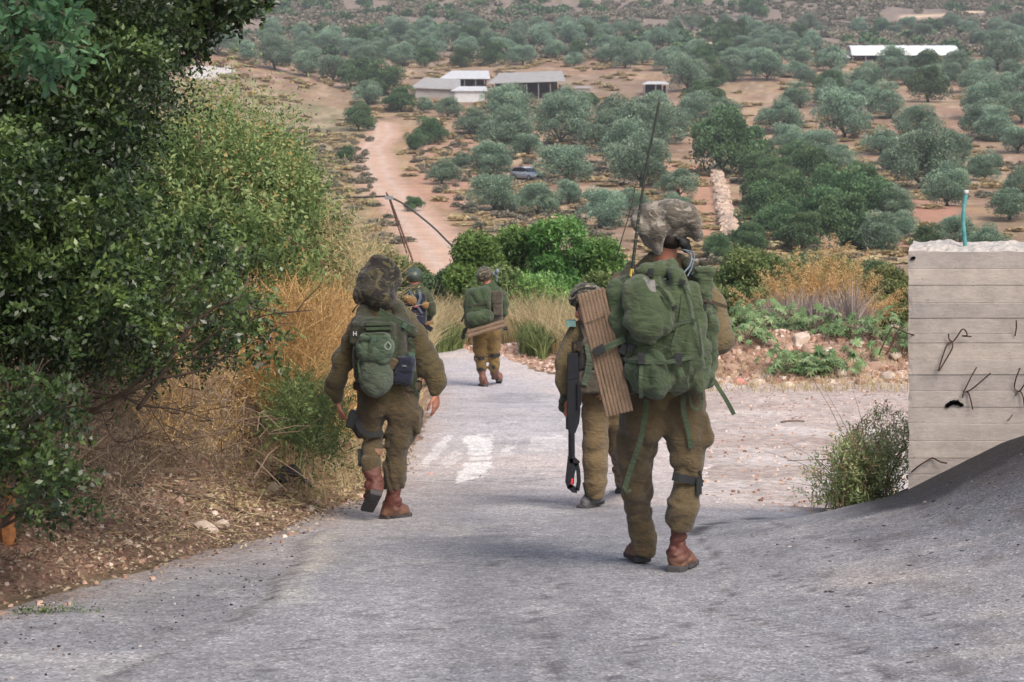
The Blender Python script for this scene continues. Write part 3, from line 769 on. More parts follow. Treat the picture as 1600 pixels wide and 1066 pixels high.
far_items = [(x, y, w_/F*y*1.05, w_/F*y) for x, y, w_, k in allt[NIND:]]
o = merged(OL, far_items or [(0, 650, 6, 5)], .06, 'olive_grove', M_olive); tag(o, 'dense rows of small grey-green olive trees far up the hillside', 'orchard')
# wild scrub on the upper hill, in the far left spur and between the rows
it = []
for k in range(11000):
    y = RT.uniform(520, 1000); x = RT.uniform(-.3, .3)*y
    if fbm(x/30, y/45, seed=88) > -.15: it.append((x, y, RT.uniform(2.2, 5.0), RT.uniform(1.5, 3.2)))
o = merged(OK, it, .010, 'hill_scrub', M_wild); tag(o, 'grey-mauve scrub covering the hill above the orchard', 'scrub')
it = []
for k in range(620):
    y = RT.uniform(520, 980); x = RT.uniform(-.3, .3)*y
    if fbm(x/60, y/60, seed=89) > -.05: it.append((x, y, RT.uniform(4.5, 8), RT.uniform(4, 6)))
o = merged(OK, it, .04, 'hill_thicket', M_oak); tag(o, 'dark green bushes dotted over the scrub hill', 'thicket')
it = []
for k in range(3000):
    y = RT.uniform(95, 330); x = RT.uniform(-.2, .27)*y
    if in_poly(np.array([x]), np.array([y]), SPUR)[0] or (fbm(x/20, y/20, seed=90) > .1 and seg_dist(np.array([x]), np.array([y]), TRACK)[0] > 5 and not in_poly(np.array([x]), np.array([y]), CLEAR[1])[0]):
        it.append((x, y, RT.uniform(.7, 2.1), RT.uniform(.35, 1.0)))
o = merged(OK, it, .03, 'slope_weeds', M_wild); tag(o, 'low dry weeds and small bushes on the open slope', 'weeds')
it = []
for k in range(5200):
    y = RT.uniform(85, 560); x = RT.uniform(-.27, .27)*y
    if fbm(np.array([x/9]), np.array([y/16]), seed=93)[0] > -.05 and seg_dist(np.array([x]), np.array([y]), TRACK)[0] > 3.6: it.append((x, y, RT.uniform(.6, 2.4)*(1+y/500), RT.uniform(.2, .55)*(1+y/400)))
o = merged(OK, it, .014, 'orchard_grass', M_pale); tag(o, 'pale dry grass tufts scattered over the orchard soil', 'grass')
# ------------------------------------------------------------------ sheds, tunnel, car and walls on the far slope
M_sheet = plain_mat('weathered_sheet_roof', G_(158, 154, 150), .7, var=.2, sc=.8)
M_white = plain_mat('white_sheet', G_(196, 196, 196), .6, var=.14, sc=.9)
M_film = plain_mat('white_tunnel_film', G_(236, 238, 240), .4, var=.03, sc=.4)
M_shadewall = plain_mat('dark_brown_shed_wall', G_(74, 60, 52), .9, var=.4, sc=.8)
M_greywall = plain_mat('grey_block_wall', G_(150, 146, 142), .9, var=.15, sc=.7)
M_post = plain_mat('grey_metal_post', G_(130, 130, 134), .5, var=.1)
M_blue = plain_mat('pale_blue_tarp', G_(110, 134, 160), .6, var=.1)
def frame_at(px, py):
    g = G(px, py); return np.array([g.x, g.y, g.z])
def shed(name, label, pl, pr, py_base, h_front, h_back, depth, roofmat, wallmat, open_front=False, posts=6, skew=0., over=.5, walls=True):
    """a mono-pitch shed whose long side faces the camera; pl, pr photo columns of its ends"""
    a = frame_at((pl+pr)/2, py_base); d = a[1]; W = (pr-pl)/F*d/2
    root = empty(name, tuple(a)); tag(root, label, 'shed')
    x0, x1 = a[0]-W, a[0]+W; z0 = a[2]-.6
    m = MB(); yb = a[1]+depth
    A = np.array([[x0-over, a[1]-over, a[2]+h_front], [x1+over, a[1]-over, a[2]+h_front+skew], [x1+over-.4, yb, a[2]+h_back+skew], [x0+over*1.5+1, yb, a[2]+h_back]])
    V = np.concatenate([A, A+[0, 0, .12]])
    m.add(V, [np.array([[0,3,2,1],[4,5,6,7],[0,1,5,4],[1,2,6,5],[2,3,7,6],[3,0,4,7]])])
    m.build('roof', roofmat, root)
    m = MB()
    m.box([(x0+x1)/2, yb-.9, (z0+a[2]+h_back-.5)/2], [(x1-x0)/2-.9, .1, (a[2]+h_back-.5-z0)/2])
    for xs in (x0+.5, x1-.5): m.box([xs, a[1]+depth/2-.3, (z0+a[2]+h_front-.3)/2], [.1, depth/2-.75, (a[2]+h_front-.3-z0)/2])
    if not open_front: m.box([(x0+x1)/2, a[1]+.3, (z0+a[2]+h_front-.05)/2], [(x1-x0)/2-.6, .1, (a[2]+h_front-.05-z0)/2])
    m.build('wall', wallmat, root)
    if open_front:
        for k in range(posts):
            m = MB(); xx = x0+.2+(x1-x0-.4)*k/(posts-1)
            m.box([xx, a[1]-.1, (z0+a[2]+h_front)/2], [.09, .09, (a[2]+h_front-z0)/2-.03]); m.build('post', M_post, root)
        r = np.random.default_rng(3)
        for k in range(int((x1-x0)/2.6)):
            m = MB(); hh = r.uniform(.5, 1.3)
            m.box([x0+1.2+k*2.6, a[1]+1.5+r.uniform(0, 2), a[2]+hh-.5], [r.uniform(.5, 1.2), .5, hh])
            m.build('pen_panel', M_shadewall, root)
    return root
shed('livestock_shed', 'low shed with a weathered grey sheet roof, furthest left of the group', 645, 716, 153, 2.0, 3.9, 13, M_sheet, M_greywall, skew=-.4)
shed('livestock_shed', 'shed with a long pale roof behind the small white cabin', 690, 762, 143, 2.6, 4.2, 12, M_white, M_shadewall, True, 5)
shed('cabin', 'small white cabin in front of the two pale-roofed sheds', 706, 760, 160, 2.2, 3.0, 6, M_white, M_white, posts=0, over=.25)
shed('livestock_shed', 'wide open-fronted shed with a grey roof and dark brown inside', 766, 880, 156, 3.2, 5.2, 14, M_sheet, M_shadewall, True, 7, skew=.5)
shed('shelter', 'small flat-roofed shelter among olives right of the sheds', 1005, 1044, 150, 2.4, 2.8, 7, M_white, M_shadewall, True, 3, over=.2)
shed('shelter', 'tiny grey and white hut between the wide shed and the olives', 895, 925, 152, 1.8, 2.1, 3, M_sheet, M_greywall, posts=0, over=.1)
# tunnel
a = frame_at(1414, 97); d = a[1]; x0 = (1330-CX)/F*d; x1 = (1499-CX)/F*d
root = empty('tunnel_greenhouse', tuple(a)); tag(root, 'long white arched tunnel among the olives at the upper right', 'greenhouse')
n = 14; th = np.linspace(0, math.pi, n); ry, rz, zb = 5.0, 2.6, a[2]+1.7
V = []
for off in (0, .15):
    for xx in np.linspace(x0, x1, 26):
        sag = .10*math.sin((xx-x0)*1.1)**2
        for t in th: V.append([xx, a[1]+ry+(ry-off)*-math.cos(t), zb+(rz-sag-off)*math.sin(t)])
V = np.array(V); q = []
for s_ in (0, 1):
    for i in range(25):
        for j in range(n-1):
            k = s_*26*n+i*n+j; f = [k, k+n, k+n+1, k+1]; q.append(f if s_ == 0 else f[::-1])
for j in range(n-1):
    for e_ in (0, 25):
        k = e_*n+j; q.append([k, k+1, 26*n+k+1, 26*n+k])
mesh_np('cover', V, np.array(q), M_film, root)
for k in range(9):
    for yy_ in (a[1]+.05, a[1]+2*ry-.05):
        m = MB(); m.box([x0+.4+(x1-x0-.8)*k/8, yy_, zb/2+a[2]/2-.3], [.09, .06, (zb-a[2])/2+.3]); m.build('post', M_post, root)
m = MB(); m.box([(x0*.7+x1*.3), a[1]+2*ry-.4, zb/2+a[2]/2-.3], [(x1-x0)*.27, .08, (zb-a[2])/2+.25]); m.build('side_wall', M_shadewall, root)
m = MB(); m.box([x0*.2+x1*.8-4, a[1]+2*ry-.45, zb/2+a[2]/2-.3], [(x1-x0)*.15, .08, (zb-a[2])/2+.25]); m.build('side_sheet', M_blue, root)
shed('lean_to', 'low white sheet roof at the left end of the long tunnel', 1302, 1328, 100, 1.5, 2.3, 5, M_white, M_shadewall, posts=0, over=.2)

# car: silver-blue estate seen from its front corner
def make_car(px, py):
    g = G(px, py); root = empty('parked_car', tuple(g)); root.rotation_euler = (0, 0, 0)
    tag(root, 'silver car parked on red soil among the olives', 'car')
    ang = R(-52); ca, sa = math.cos(ang), math.sin(ang)
    Rm = np.array([[ca, -sa, 0], [sa, ca, 0], [0, 0, 1]]); o = np.array(g)
    def T(V): return np.asarray(V, float) @ Rm.T + o
    Mb = plain_mat('blue_grey_car_paint', G_(168, 176, 190), .3, .2, .05, 3, 0); Mr = plain_mat('pale_roof_paint', G_(214, 220, 228), .25, .2, .03, 3, 0)
    Mg = plain_mat('dark_glass', G_(34, 40, 48), .08, 0, .05, 3, 0); Mt = plain_mat('tyre_rubber', G_(28, 28, 30), .85); Mrim = plain_mat('alloy_rim', G_(170, 172, 176), .35, .6)
    Ml = plain_mat('headlight_glass', G_(230, 234, 238), .15, 0, .02)
    # body by lofted sections along its length (x forward), half width w
    prof = [(-2.25, .45, .95, .78), (-2.2, .32, 1.0, .86), (-1.6, .28, 1.02, .90), (-.6, .25, 1.0, .91), (.6, .25, .98, .91), (1.3, .27, .94, .90), (1.9, .30, .86, .86), (2.2, .38, .74, .76), (2.27, .45, .62, .68)]
    V = []
    for x, zl, zh, wd in prof:
        V += [[x, -wd*.96, zl], [x, -wd, (zl+zh)/2], [x, -wd*.93, zh-.02], [x, -wd*.7, zh+.03], [x, wd*.7, zh+.03], [x, wd*.93, zh-.02], [x, wd, (zl+zh)/2], [x, wd*.96, zl]]
    q = []
    for i in range(len(prof)-1):
        for j in range(8):
            k = (j+1) % 8; q.append([i*8+j, i*8+8+j, i*8+8+k, i*8+k])
    V = np.array(V); nb = len(prof)
    mesh_np('body', T(V), [np.array(q), np.array([list(range(8)), [nb*8-1-i for i in range(8)]])], Mb, root)
    # cabin: glass block with roof
    gz = [(-2.0, 1.0, .80), (-1.65, 1.42, .66), (-.2, 1.48, .66), (.35, 1.40, .64), (1.2, .97, .78)]
    V = []
    for x, z, wd in gz: V += [[x, -wd, z], [x, wd, z]]
    base = [[-2.0, -.82, .98], [-2.0, .82, .98], [1.2, -.82, .95], [1.2, .82, .95]]
    V = np.array(V+base+[[-1.6, -.85, .98], [-1.6, .85, .98], [-.2, -.86, .98], [-.2, .86, .98], [.4, -.85, .97], [.4, .85, .97]])
    q4 = [[0, 1, 3, 2], [6, 7, 9, 8], [2, 4, 16, 14], [3, 15, 17, 5], [4, 6, 18, 16], [5, 17, 19, 7]]
    q3 = [[2, 14, 10], [3, 11, 15], [6, 8, 18], [7, 19, 9], [2, 10, 0], [3, 1, 11]]
    mesh_np('window_glass', T(V), [np.array(q4), np.array(q3)], Mg, root, smooth=False)
    m = MB(); Vr = np.array([[-1.72, -.67, 1.41], [-1.72, .67, 1.41], [-.2, -.69, 1.49], [-.2, .69, 1.49], [.38, -.66, 1.41], [.38, .66, 1.41]])
    V2 = np.concatenate([Vr, Vr+[0, 0, .04]])
    m.add(T(V2), [np.array([[6, 7, 9, 8], [8, 9, 11, 10], [0, 2, 8, 6], [2, 4, 10, 8], [1, 7, 9, 3], [3, 9, 11, 5], [4, 5, 11, 10], [0, 6, 7, 1]])]); m.build('roof', Mr, root)
    for sx in (-1.4, 1.42):
        for sy in (-1, 1):
            c = np.array([sx, sy*.80, .33]); m = MB()
            m.tube(T([c+[0, -.12, 0], c+[0, .12, 0]]), .33, 16); t = m.build('wheel', Mt, root)
            m = MB(); m.tube(T([c+[0, sy*.115, 0], c+[0, sy*.135, 0]]), .2, 12); m.build('rim', Mrim, t)
    for sy in (-1, 1):
        m = MB(); m.box(T([[2.2, sy*.58, .66]])[0], [.07, .16, .07], Rm); m.build('headlight', Ml, root)
        m = MB(); m.box(T([[.85, sy*.98, 1.0]])[0], [.08, .1, .06], Rm); m.build('side_mirror', Mb, root)
    m = MB(); m.box(T([[2.26, 0, .5]])[0], [.04, .4, .08], Rm); m.build('grille', Mg, root)
make_car(824, 281)

# terrace wall of pale field stones
def stone_wall():
    l = [(1142, 374), (1136, 345), (1128, 318), (1124, 290), (1117, 262)]; Lw = wpoly(l)
    r = np.random.default_rng(11); m = MB()
    dmin, dmax = Lw[0][1], Lw[-1][1]
    for k in range(1500):
        y = r.uniform(dmin, dmax); x = np.interp(y, Lw[:, 1], Lw[:, 0])+r.normal()*.26
        s = r.uniform(.14, .34); z = float(H(x, y))+r.uniform(0, .8)
        q = Matrix.Rotation(r.uniform(0, 6), 3, 'Z') @ Matrix.Rotation(r.uniform(0, 1), 3, 'X')
        m.box([x, y, z], [s, s*r.uniform(.6, 1), s*r.uniform(.5, .8)], np.array(q), taper=r.uniform(.6, .95))
    g = G(1130, 330)
    o = m.build('terrace_wall', plain_mat('pale_field_stone', G_(188, 166, 148), .9, var=.3, sc=.9), origin=tuple(g))
    tag(o, 'low dry-stone terrace wall running down beside the bare dirt strip', 'stone wall')
stone_wall()

# leaning pole with its stay and a black cable behind the shrubs
Yp = 44.
m = MB(); top = P(608, 309, Yp); M_rust = plain_mat('rusty_brown_pole', G_(84, 56, 50), .8); M_black = plain_mat('black_cable_sheath', G_(38, 36, 38), .6)
root = empty('leaning_pole', tuple(P(640, 392, Yp))); tag(root, 'thin rusty twin pole leaning over the dirt track view', 'pole')
m.tube([P(645, 408, Yp), P(622, 345, Yp), P(609, 310, Yp), P(603, 301, Yp)], .022, 6); m.build('front_pole', M_rust, root)
m = MB(); m.tube([P(638, 402, Yp, .1), P(620, 348, Yp, .1), P(608, 310, Yp, .1)], .018, 6); m.build('rear_pole', M_rust, root)
m = MB(); m.box(top+[0, 0, 0], [.09, .05, .04]); m.build('clamp', M_post, root)
m = MB(); m.tube(smooth_path([P(505, 313, Yp), P(540, 309, Yp), P(575, 308, Yp), P(603, 307, Yp), P(616, 311, Yp), P(634, 321, Yp), P(655, 337, Yp), P(680, 358, Yp), P(702, 380, Yp), P(730, 405, Yp)], 5), .024, 6)
o = m.build('cable', M_black, origin=tuple(top)); tag(o, 'black cable bending over the leaning pole into the green shrubs', 'cable')

# ------------------------------------------------------------------ the board-marked concrete wall
YW = 12.5
def concrete_wall():
    root = empty('concrete_wall', tuple(P(1418, 760, YW))); tag(root, 'board-marked grey concrete retaining wall with rusty tie wires', 'wall')
    m, nt, b = new_mat('board_marked_concrete')
    v = coords(nt); at = nt.nodes.new('ShaderNodeAttribute'); at.attribute_name = 'rnd'
    n = noise(nt, 5, 9, .75, coords(nt, (.9, 1, 1.3))); g = noise(nt, 34, 6, .75, coords(nt, (.45, 1, 1.2)))
    c = ramp(nt, n, [(.25, G_(132, 127, 121)), (.5, G_(158, 149, 142)), (.75, G_(176, 167, 159))])
    c = mixc(nt, 1., c, ramp(nt, at.outputs['Fac'], [(0, (.86, .87, .90)), (.5, (.96, .96, .96)), (1, (1.05, 1.03, 1.0))]), 'MULTIPLY')
    c = mixc(nt, .35, c, ramp(nt, g, [(.3, (.7, .68, .66)), (.6, (1.1, 1.1, 1.1))]), 'MULTIPLY')
    c = mixc(nt, .8, c, ramp(nt, noise(nt, 1.6, 7, .7, coords(nt, (1, 1, 1))), [(.3, (.8, .79, .78)), (.5, (1, 1, 1)), (.7, (1.12, 1.1, 1.08))]), 'MULTIPLY')
    pit = ramp(nt, noise(nt, 70, 3, .5, coords(nt, (.5, 1, 1))), [(.68, (0, 0, 0)), (.72, (.7, .7, .7))])
    c = mixc(nt, pit, c, G_(98, 90, 82))
    nt.links.new(c, b.inputs['Base Color']); b.inputs['Roughness'].default_value = .92
    nt.links.new(bump(nt, g, .5, .01, bump(nt, n, .3, .02)), b.inputs['Normal'])
    zrow = [393, 420.5, 446, 474, 497.5, 522, 536, 562, 586, 611, 637, 662, 689, 716, 741, 800]
    rng = np.random.default_rng(4)
    xl, xr, yf, yb = P(1419, 0, YW)[0], P(1419, 0, YW)[0]+4.2, YW, YW+.42
    V = []; q = []; rnd = []
    nx = 150; xs = np.linspace(xl, xr, nx)
    zs = []; bi = []; off = []
    for k in range(len(zrow)-1):
        z1 = (CY-zrow[k])/F*YW; z0 = (CY-zrow[k+1])/F*YW; o_ = rng.uniform(-.003, .004)
        for t, e_ in ((0, .0028), (.03, 0), (.5, 0), (.97, 0), (1, .0028)):
            zs.append(z1+(z0-z1)*t); bi.append(k); off.append(o_+e_)
    zs = np.array(zs); off = np.array(off); bv = rng.uniform(0, 1, len(zrow))
    X, Z = np.meshgrid(xs, zs); wav = .0025*fbm(X*3, Z*14, seed=61)
    Z2 = Z+.0035*fbm(X*1.3, Z*3, seed=62)
    top = np.zeros_like(X); top[0] = .012*fbm(X[0]*5, X[0]*0, seed=63)+.008*fbm(X[0]*22, X[0]*0, seed=64)
    Yf = yf+off[:, None]+wav; Yf[:, 0] += .012*np.abs(fbm(Z[:, 0]*20, Z[:, 0]*0, seed=65))
    Xc = X.copy(); Xc[:, 0] += .012*np.abs(fbm(Z[:, 0]*16, Z[:, 0]*0+3, seed=66))
    V = np.stack([Xc, Yf, Z2+top], -1).reshape(-1, 3); nz = len(zs)
    i = np.arange(nz*nx).reshape(nz, nx)
    q = np.stack([i[:-1, :-1], i[1:, :-1], i[1:, 1:], i[:-1, 1:]], -1).reshape(-1, 4)
    rnd = np.repeat([bv[bi[r_]] for r_ in range(nz-1)], nx-1)
    # left end face, back
    nb = len(V); B = V[i[:, 0]].copy(); B[:, 1] = yb; B[:, 0] = B[:, 0]*yb/yf+.03; Bt = V[i[0]].copy(); Bt[:, 1] = yb; Br = V[i[:, -1]].copy(); Br[:, 1] = yb
    V = np.concatenate([V, B, Br]); l = np.arange(nz-1)
    q2 = np.stack([i[l, 0], nb+l, nb+l+1, i[l+1, 0]], 1)
    q3 = np.stack([i[l, -1], i[l+1, -1], nb+nz+l+1, nb+nz+l], 1)
    q4 = np.array([[nb, nb+nz, nb+nz+nz-1, nb+nz-1]])
    q = np.concatenate([q, q2, q3, q4]); rnd = np.concatenate([rnd, np.full(len(q2)+len(q3)+1, .5)])
    mesh_np('wall_face', V, q, m, root, smooth=False, attrs={'rnd': ('FACE', rnd)})
    # rough broken top
    ny = 10; T_, S_ = np.meshgrid(np.linspace(0, 1, nx), np.linspace(0, 1, ny))
    Xt = xl+(xr-xl)*T_+.004+(xl*(yb/yf-1)+.03)*S_*(1-T_); Yt = yf+.004+(yb-yf-.008)*S_
    Zt = (CY-395)/F*YW+.006+.030*np.abs(fbm(Xt*6, Yt*6, seed=67))*1.4+.02*fbm(Xt*18, Yt*18, seed=68)
    Zt += .02*S_
    Zt[0] = np.maximum(V[i[0], 2]-.003, V[i[0], 2]-.003)
    it_ = np.arange(nx*ny).reshape(ny, nx)
    qt = np.stack([it_[:-1, :-1], it_[:-1, 1:], it_[1:, 1:], it_[1:, :-1]], -1).reshape(-1, 4)
    mesh_np('rough_top', np.stack([Xt, Yt, Zt], -1).reshape(-1, 3), qt, plain_mat('chalky_broken_concrete', G_(168, 161, 154), .95, var=.35, sc=25, bmp=.6), root, smooth=False)
    Mw = plain_mat('rusty_wire', G_(66, 44, 36), .8, .3, .3)
    def wire(pts, r=.0042, y0=None):
        mb = MB(); mb.tube(smooth_path([P(a_, b_, YW-.012-dd) for a_, b_, dd in pts], 4), r, 6); mb.build('tie_wire', Mw, root)
    wire([(1466, 580, .03), (1470, 566, .02), (1478, 543, .01), (1483, 536, .0), (1490, 533, .0), (1497, 524, .02), (1503, 515, .05), (1508, 516, .05), (1511, 524, .04), (1503, 525, .03), (1518, 526, .03)])
    wire([(1482, 522, .02), (1483, 530, .01), (1487, 534, .0), (1488, 544, .02), (1478, 562, .03), (1467, 580, .03)])
    wire([(1526, 574, .05), (1518, 588, .04), (1508, 608, .01), (1506, 613, .0), (1520, 607, .02), (1548, 583, .05)])
    wire([(1504, 622, .03), (1506, 614, .01), (1512, 613, .0), (1516, 622, .01), (1520, 640, .02)])
    wire([(1588, 501, .03), (1588, 512, .02), (1586, 525, .0)]); wire([(1594, 575, .04), (1588, 590, .03), (1585, 606, .0), (1592, 612, .0), (1600, 602, .03), (1608, 590, .05)])
    wire([(1587, 618, .02), (1592, 611, .0), (1598, 618, .01), (1601, 636, .02)]); wire([(1582, 648, .01), (1578, 654, .02), (1574, 658, .03)], .003)
    wire([(1430, 524, -.02), (1418, 521, .03), (1402, 514, .12), (1394, 512, .16), (1386, 526, .18), (1373, 555, .2)]); wire([(1406, 514, .12), (1400, 522, .15), (1390, 545, .18), (1384, 554, .2)])
    wire([(1424, 738, .0), (1436, 728, .02), (1452, 718, .02), (1458, 716, .0), (1470, 722, .03), (1480, 724, .04)], .005)
    # black tar blot
    mb = MB(); r = np.random.default_rng(2)
    for k in range(26):
        t = k/25; mb.box(P(1479+24*t, 634-5*math.sin(t*3.1)+r.normal()*1.0, YW-.002), [.008+.004*r.random(), .006, .006+.005*r.random()], np.array(Matrix.Rotation(r.uniform(0, 3), 3, 'Y')))
    for k in range(8): mb.box(P(1424+5*r.random(), 402+3*r.random(), YW-.002), [.006, .006, .005])
    mb.build('tar_blot', plain_mat('black_tar', G_(22, 21, 22), .5), root)
concrete_wall()
mb = MB(); Mteal = new_mat('teal_hose'); m, nt, b = Mteal
c = ramp(nt, noise(nt, 9, 4, .6, coords(nt, (1, 1, 1.5))), [(.4, G_(60, 128, 132)), (.56, G_(88, 150, 146)), (.68, G_(146, 160, 140))]); nt.links.new(c, b.inputs['Base Color']); b.inputs['Roughness'].default_value = .5
root = empty('hose_stub', tuple(P(1508, 392, YW, .2))); tag(root, 'teal plastic conduit standing up out of the concrete wall top', 'pipe')
mb.tube(smooth_path([P(1509, 396, YW, .2), P(1507, 370, YW, .2), P(1505, 345, YW, .2), P(1507, 318, YW, .2), P(1509.5, 303, YW, .2)], 6), .0135, 12); mb.build('conduit', m, root, smooth=True)
mb = MB(); mb.tube([P(1509.3, 304, YW, .2), P(1510, 297, YW, .2)], .0155, 12); mb.build('end_wrap', plain_mat('dirty_white_tape', G_(190, 188, 184), .8), root, smooth=True)
# ------------------------------------------------------------------ green belt beyond the road (one object per bush)
def bush(name, label, px, py_top, wpx, Y, mat, n=1600, ll=.13, lw=.07, sq=1.0, seed=0, cat='bush', group=None, stem=True, py_base=None, nl=7, upright=.5):
    """bush at distance Y whose crown spans wpx photo columns round px and peaks at row py_top"""
    r = np.random.default_rng(seed+int(px*7+py_top)); W = wpx/F*Y; x = (px-CX)/F*Y
    zt = (CY-py_top)/F*Y; zg = float(H(x, Y)) if py_base is None else (CY-py_base)/F*Y
    Hh = max(zt-zg, .4); root = empty(name, (x, Y, zg)); tag(root, label, cat, group)
    k = int(12+W*5); c = r.uniform(-1, 1, (k, 3)); c = c[(c**2).sum(1) < 1]; k = len(c)
    c = c*np.array([W/2*.72, W/2*.6*sq, Hh*.38])+np.array([x, Y, zg+Hh*.5])
    rad = r.uniform(.14, .27, k)*min(W, Hh*1.4)
    ns = n; j = r.integers(0, k, ns); d = rdir(ns, r); d[:, 2] = d[:, 2]*.8+.15; d = unit(d)
    st = c[j]+d*(rad[j]*r.uniform(.45, .95, ns))[:, None]
    st[:, 2] = np.maximum(st[:, 2], zg+.02)
    dr = unit(d+np.array([0, 0, upright])+r.normal(size=(ns, 3))*.3)
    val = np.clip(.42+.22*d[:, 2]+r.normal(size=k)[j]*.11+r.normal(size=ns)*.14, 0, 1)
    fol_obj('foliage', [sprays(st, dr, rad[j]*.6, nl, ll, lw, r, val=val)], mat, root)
    if stem:
        mb = MB()
        for q_ in range(5): branchy(mb, [x+r.normal()*.1*W*.3, Y+r.normal()*.1, zg-.05], c[r.integers(0, k)], .03*Hh/2+.008, 1, r, n=5, kids=3)
        mb.build('stems', M_twigd, root, smooth=True)
    return root
BL = [ # px, top, width, Y, mat, label
 (640,392,80,47,M_shrub,'dull green bush directly above the helmet of the walker furthest left'),
 (585,372,90,50,M_shrub,'grey-green bush left of the leaning pole foot'),
 (690,400,70,45,M_oak,'dark green bush between the two distant walkers heads'),
 (745,352,90,44,M_bright,'bright green bush left end of the tall leafy clump, behind the backpacked walker'),
 (800,340,110,46,M_bright,'bright green leafy bush just right of the distant backpacked walker'),
 (862,336,100,45,M_bright,'tallest bright green bush in the middle of the leafy clump'),
 (925,346,90,47,M_bright,'bright green bush touching the antenna of the near soldier'),
 (770,425,90,41,M_shrub,'olive-green low bush in the shadow under the bright leafy clump'),
 (860,420,110,41,M_bright,'low bright green bush standing behind the dry grass right of the distant walker'),
 (945,395,70,43,M_shrub,'dull green bush left of the near soldier pack'),
 (985,372,60,52,M_oak,'small dark bush behind the near soldier shoulder'),
 (1145,392,110,44,M_shrub,'broad olive-green bush right beside the near soldier shoulder'),
 (1200,398,100,45,M_shrub,'rounded olive-green bush second right of the near soldier'),
 (1265,380,110,60,M_oak,'tall dark green bush behind the orange plume grass'),
 (1255,410,100,46,M_shrub,'olive-green bush directly behind the orange plume grass'),
 (1320,404,90,48,M_shrub,'olive-green bush right of the orange plume grass'),
 (1385,408,100,46,M_shrub,'olive-green bush touching the left end of the concrete wall'),
 (1350,384,90,66,M_oak,'dark green bush higher behind the one at the wall end'),
 (1165,440,80,42,M_shrub,'low olive-green bush behind the castor plants left side'),
 (1400,455,70,40,M_shrub,'low green bush against the wall end behind the rubble'),
]
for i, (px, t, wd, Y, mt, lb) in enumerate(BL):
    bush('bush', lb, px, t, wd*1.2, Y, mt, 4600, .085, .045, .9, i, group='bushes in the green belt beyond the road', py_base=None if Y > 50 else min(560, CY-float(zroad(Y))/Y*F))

# ------------------------------------------------------------------ dry grass fringes (uncountable)
def grass(name, label, poly, n, Y0, Y1, h, w, lean, mat, seed=1, ground=True, hmap=None):
    r = np.random.default_rng(seed); poly = np.asarray(poly, float); lo, hi = poly.min(0), poly.max(0)
    b = r.uniform(lo, hi, (n*3, 2)); b = b[in_poly(b[:, 0], b[:, 1], poly)][:n]       # world xy polygon
    z = H(b[:, 0], b[:, 1]); base = np.stack([b[:, 0], b[:, 1], z-.01], 1)
    hh = h*(.75+.5*np.clip(fbm(b[:, 0]/.6, b[:, 1]/.6, seed=seed+5)+.5, 0, 1))
    V, Q, rr = blades(base, hh, w, lean, r)
    V0 = base[0]; o = mesh_np(name, V, Q, mat, smooth=False, origin=tuple(V0), attrs={'rnd': ('FACE', np.clip(rr+.0, 0, 1))})
    return tag(o, label, 'grass', kind='stuff')
def wp(pts, Y=None): return [((px-CX)/F*y, y) for px, y in pts]
grass('dry_grass', 'tall pale dry grass along the bend behind the distant walker', wp([(655,33.5),(700,40),(790,38.5),(900,34.5),(960,32.5),(1010,34),(990,38),(900,41),(760,43),(640,43)]), 9000, 0, 0, .92, .018, .6, M_pale, 3)
grass('dry_grass', 'tall dry grass at the inside of the bend behind the left walkers', wp([(560,32),(640,31.5),(662,36),(690,42),(600,44),(520,38)]), 5000, 0, 0, .85, .018, .6, M_pale, 4)
grass('green_weeds', 'yellow-green weeds at the road edge beside the distant walkers', wp([(682,37),(705,37.5),(725,38.3),(700,39.5),(680,39)]), 900, 0, 0, .45, .03, .6, M_shrub, 5)
grass('green_weeds', 'yellow-green weeds at the road edge right of the distant backpacked walker', wp([(810,36),(850,35),(860,36),(820,37.5)]), 700, 0, 0, .5, .03, .6, M_shrub, 6)
grass('mauve_weeds', 'grey-mauve dead weeds behind the castor plants', wp([(1190,34),(1340,33.5),(1350,37),(1180,37.5)]), 5000, 0, 0, .95, .03, .35, M_mauve, 7)
# orange plume grass
def plume(px, Y, n, h, seed, label, spread=.35, top=None):
    r = np.random.default_rng(seed); x = (px-CX)/F*Y; z = float(H(x, Y)); root = empty('plume_grass', (x, Y, z)); tag(root, label, 'grass clump', 'orange plume grass on the rubble berm')
    b = np.array([x, Y, z])+r.normal(size=(n*8, 3))*[.18, .18, 0]
    V, Q, rr = blades(b, h*.8, .014, .4, r, 4); mesh_np('blades', V, Q, M_straw, root, smooth=False, attrs={'rnd': ('FACE', rr)})
    parts = []
    for k in range(n):
        a = r.uniform(0, 6.28); ln = r.uniform(.1, 1.)*spread*h; hh = h*r.uniform(.7, 1.1)
        p0 = np.array([x, Y, z])+r.normal(size=3)*[.12, .12, 0]; pts = [p0+np.array([math.cos(a)*ln*t*t, math.sin(a)*ln*t*t, hh*t*(1-.22*t*ln/h*2)]) for t in np.linspace(.55, 1, 26)]
        st = np.repeat(np.array(pts), 4, 0); parts.append(sprays(st, rdir(len(st), r)+np.array([math.cos(a)*.5, math.sin(a)*.5, .2]), .10, 3, .05, .012, r, droop=.5))
    fol_obj('seed_plumes', parts, M_straw, root)
for q_, (px, h, lb) in enumerate([(1215,1.5,'orange plume grass clump furthest left, low and arching'), (1255,1.9,'tallest orange plume grass clump behind the castor plants'), (1290,2.1,'orange plume grass clump in the middle, upright feathery tops'), (1335,1.7,'orange plume grass clump furthest right, arching towards the wall')]):
    plume(px, 36.5+.3*q_, 26, h, 300+q_, lb, .75 if q_ in (0, 3) else .45)

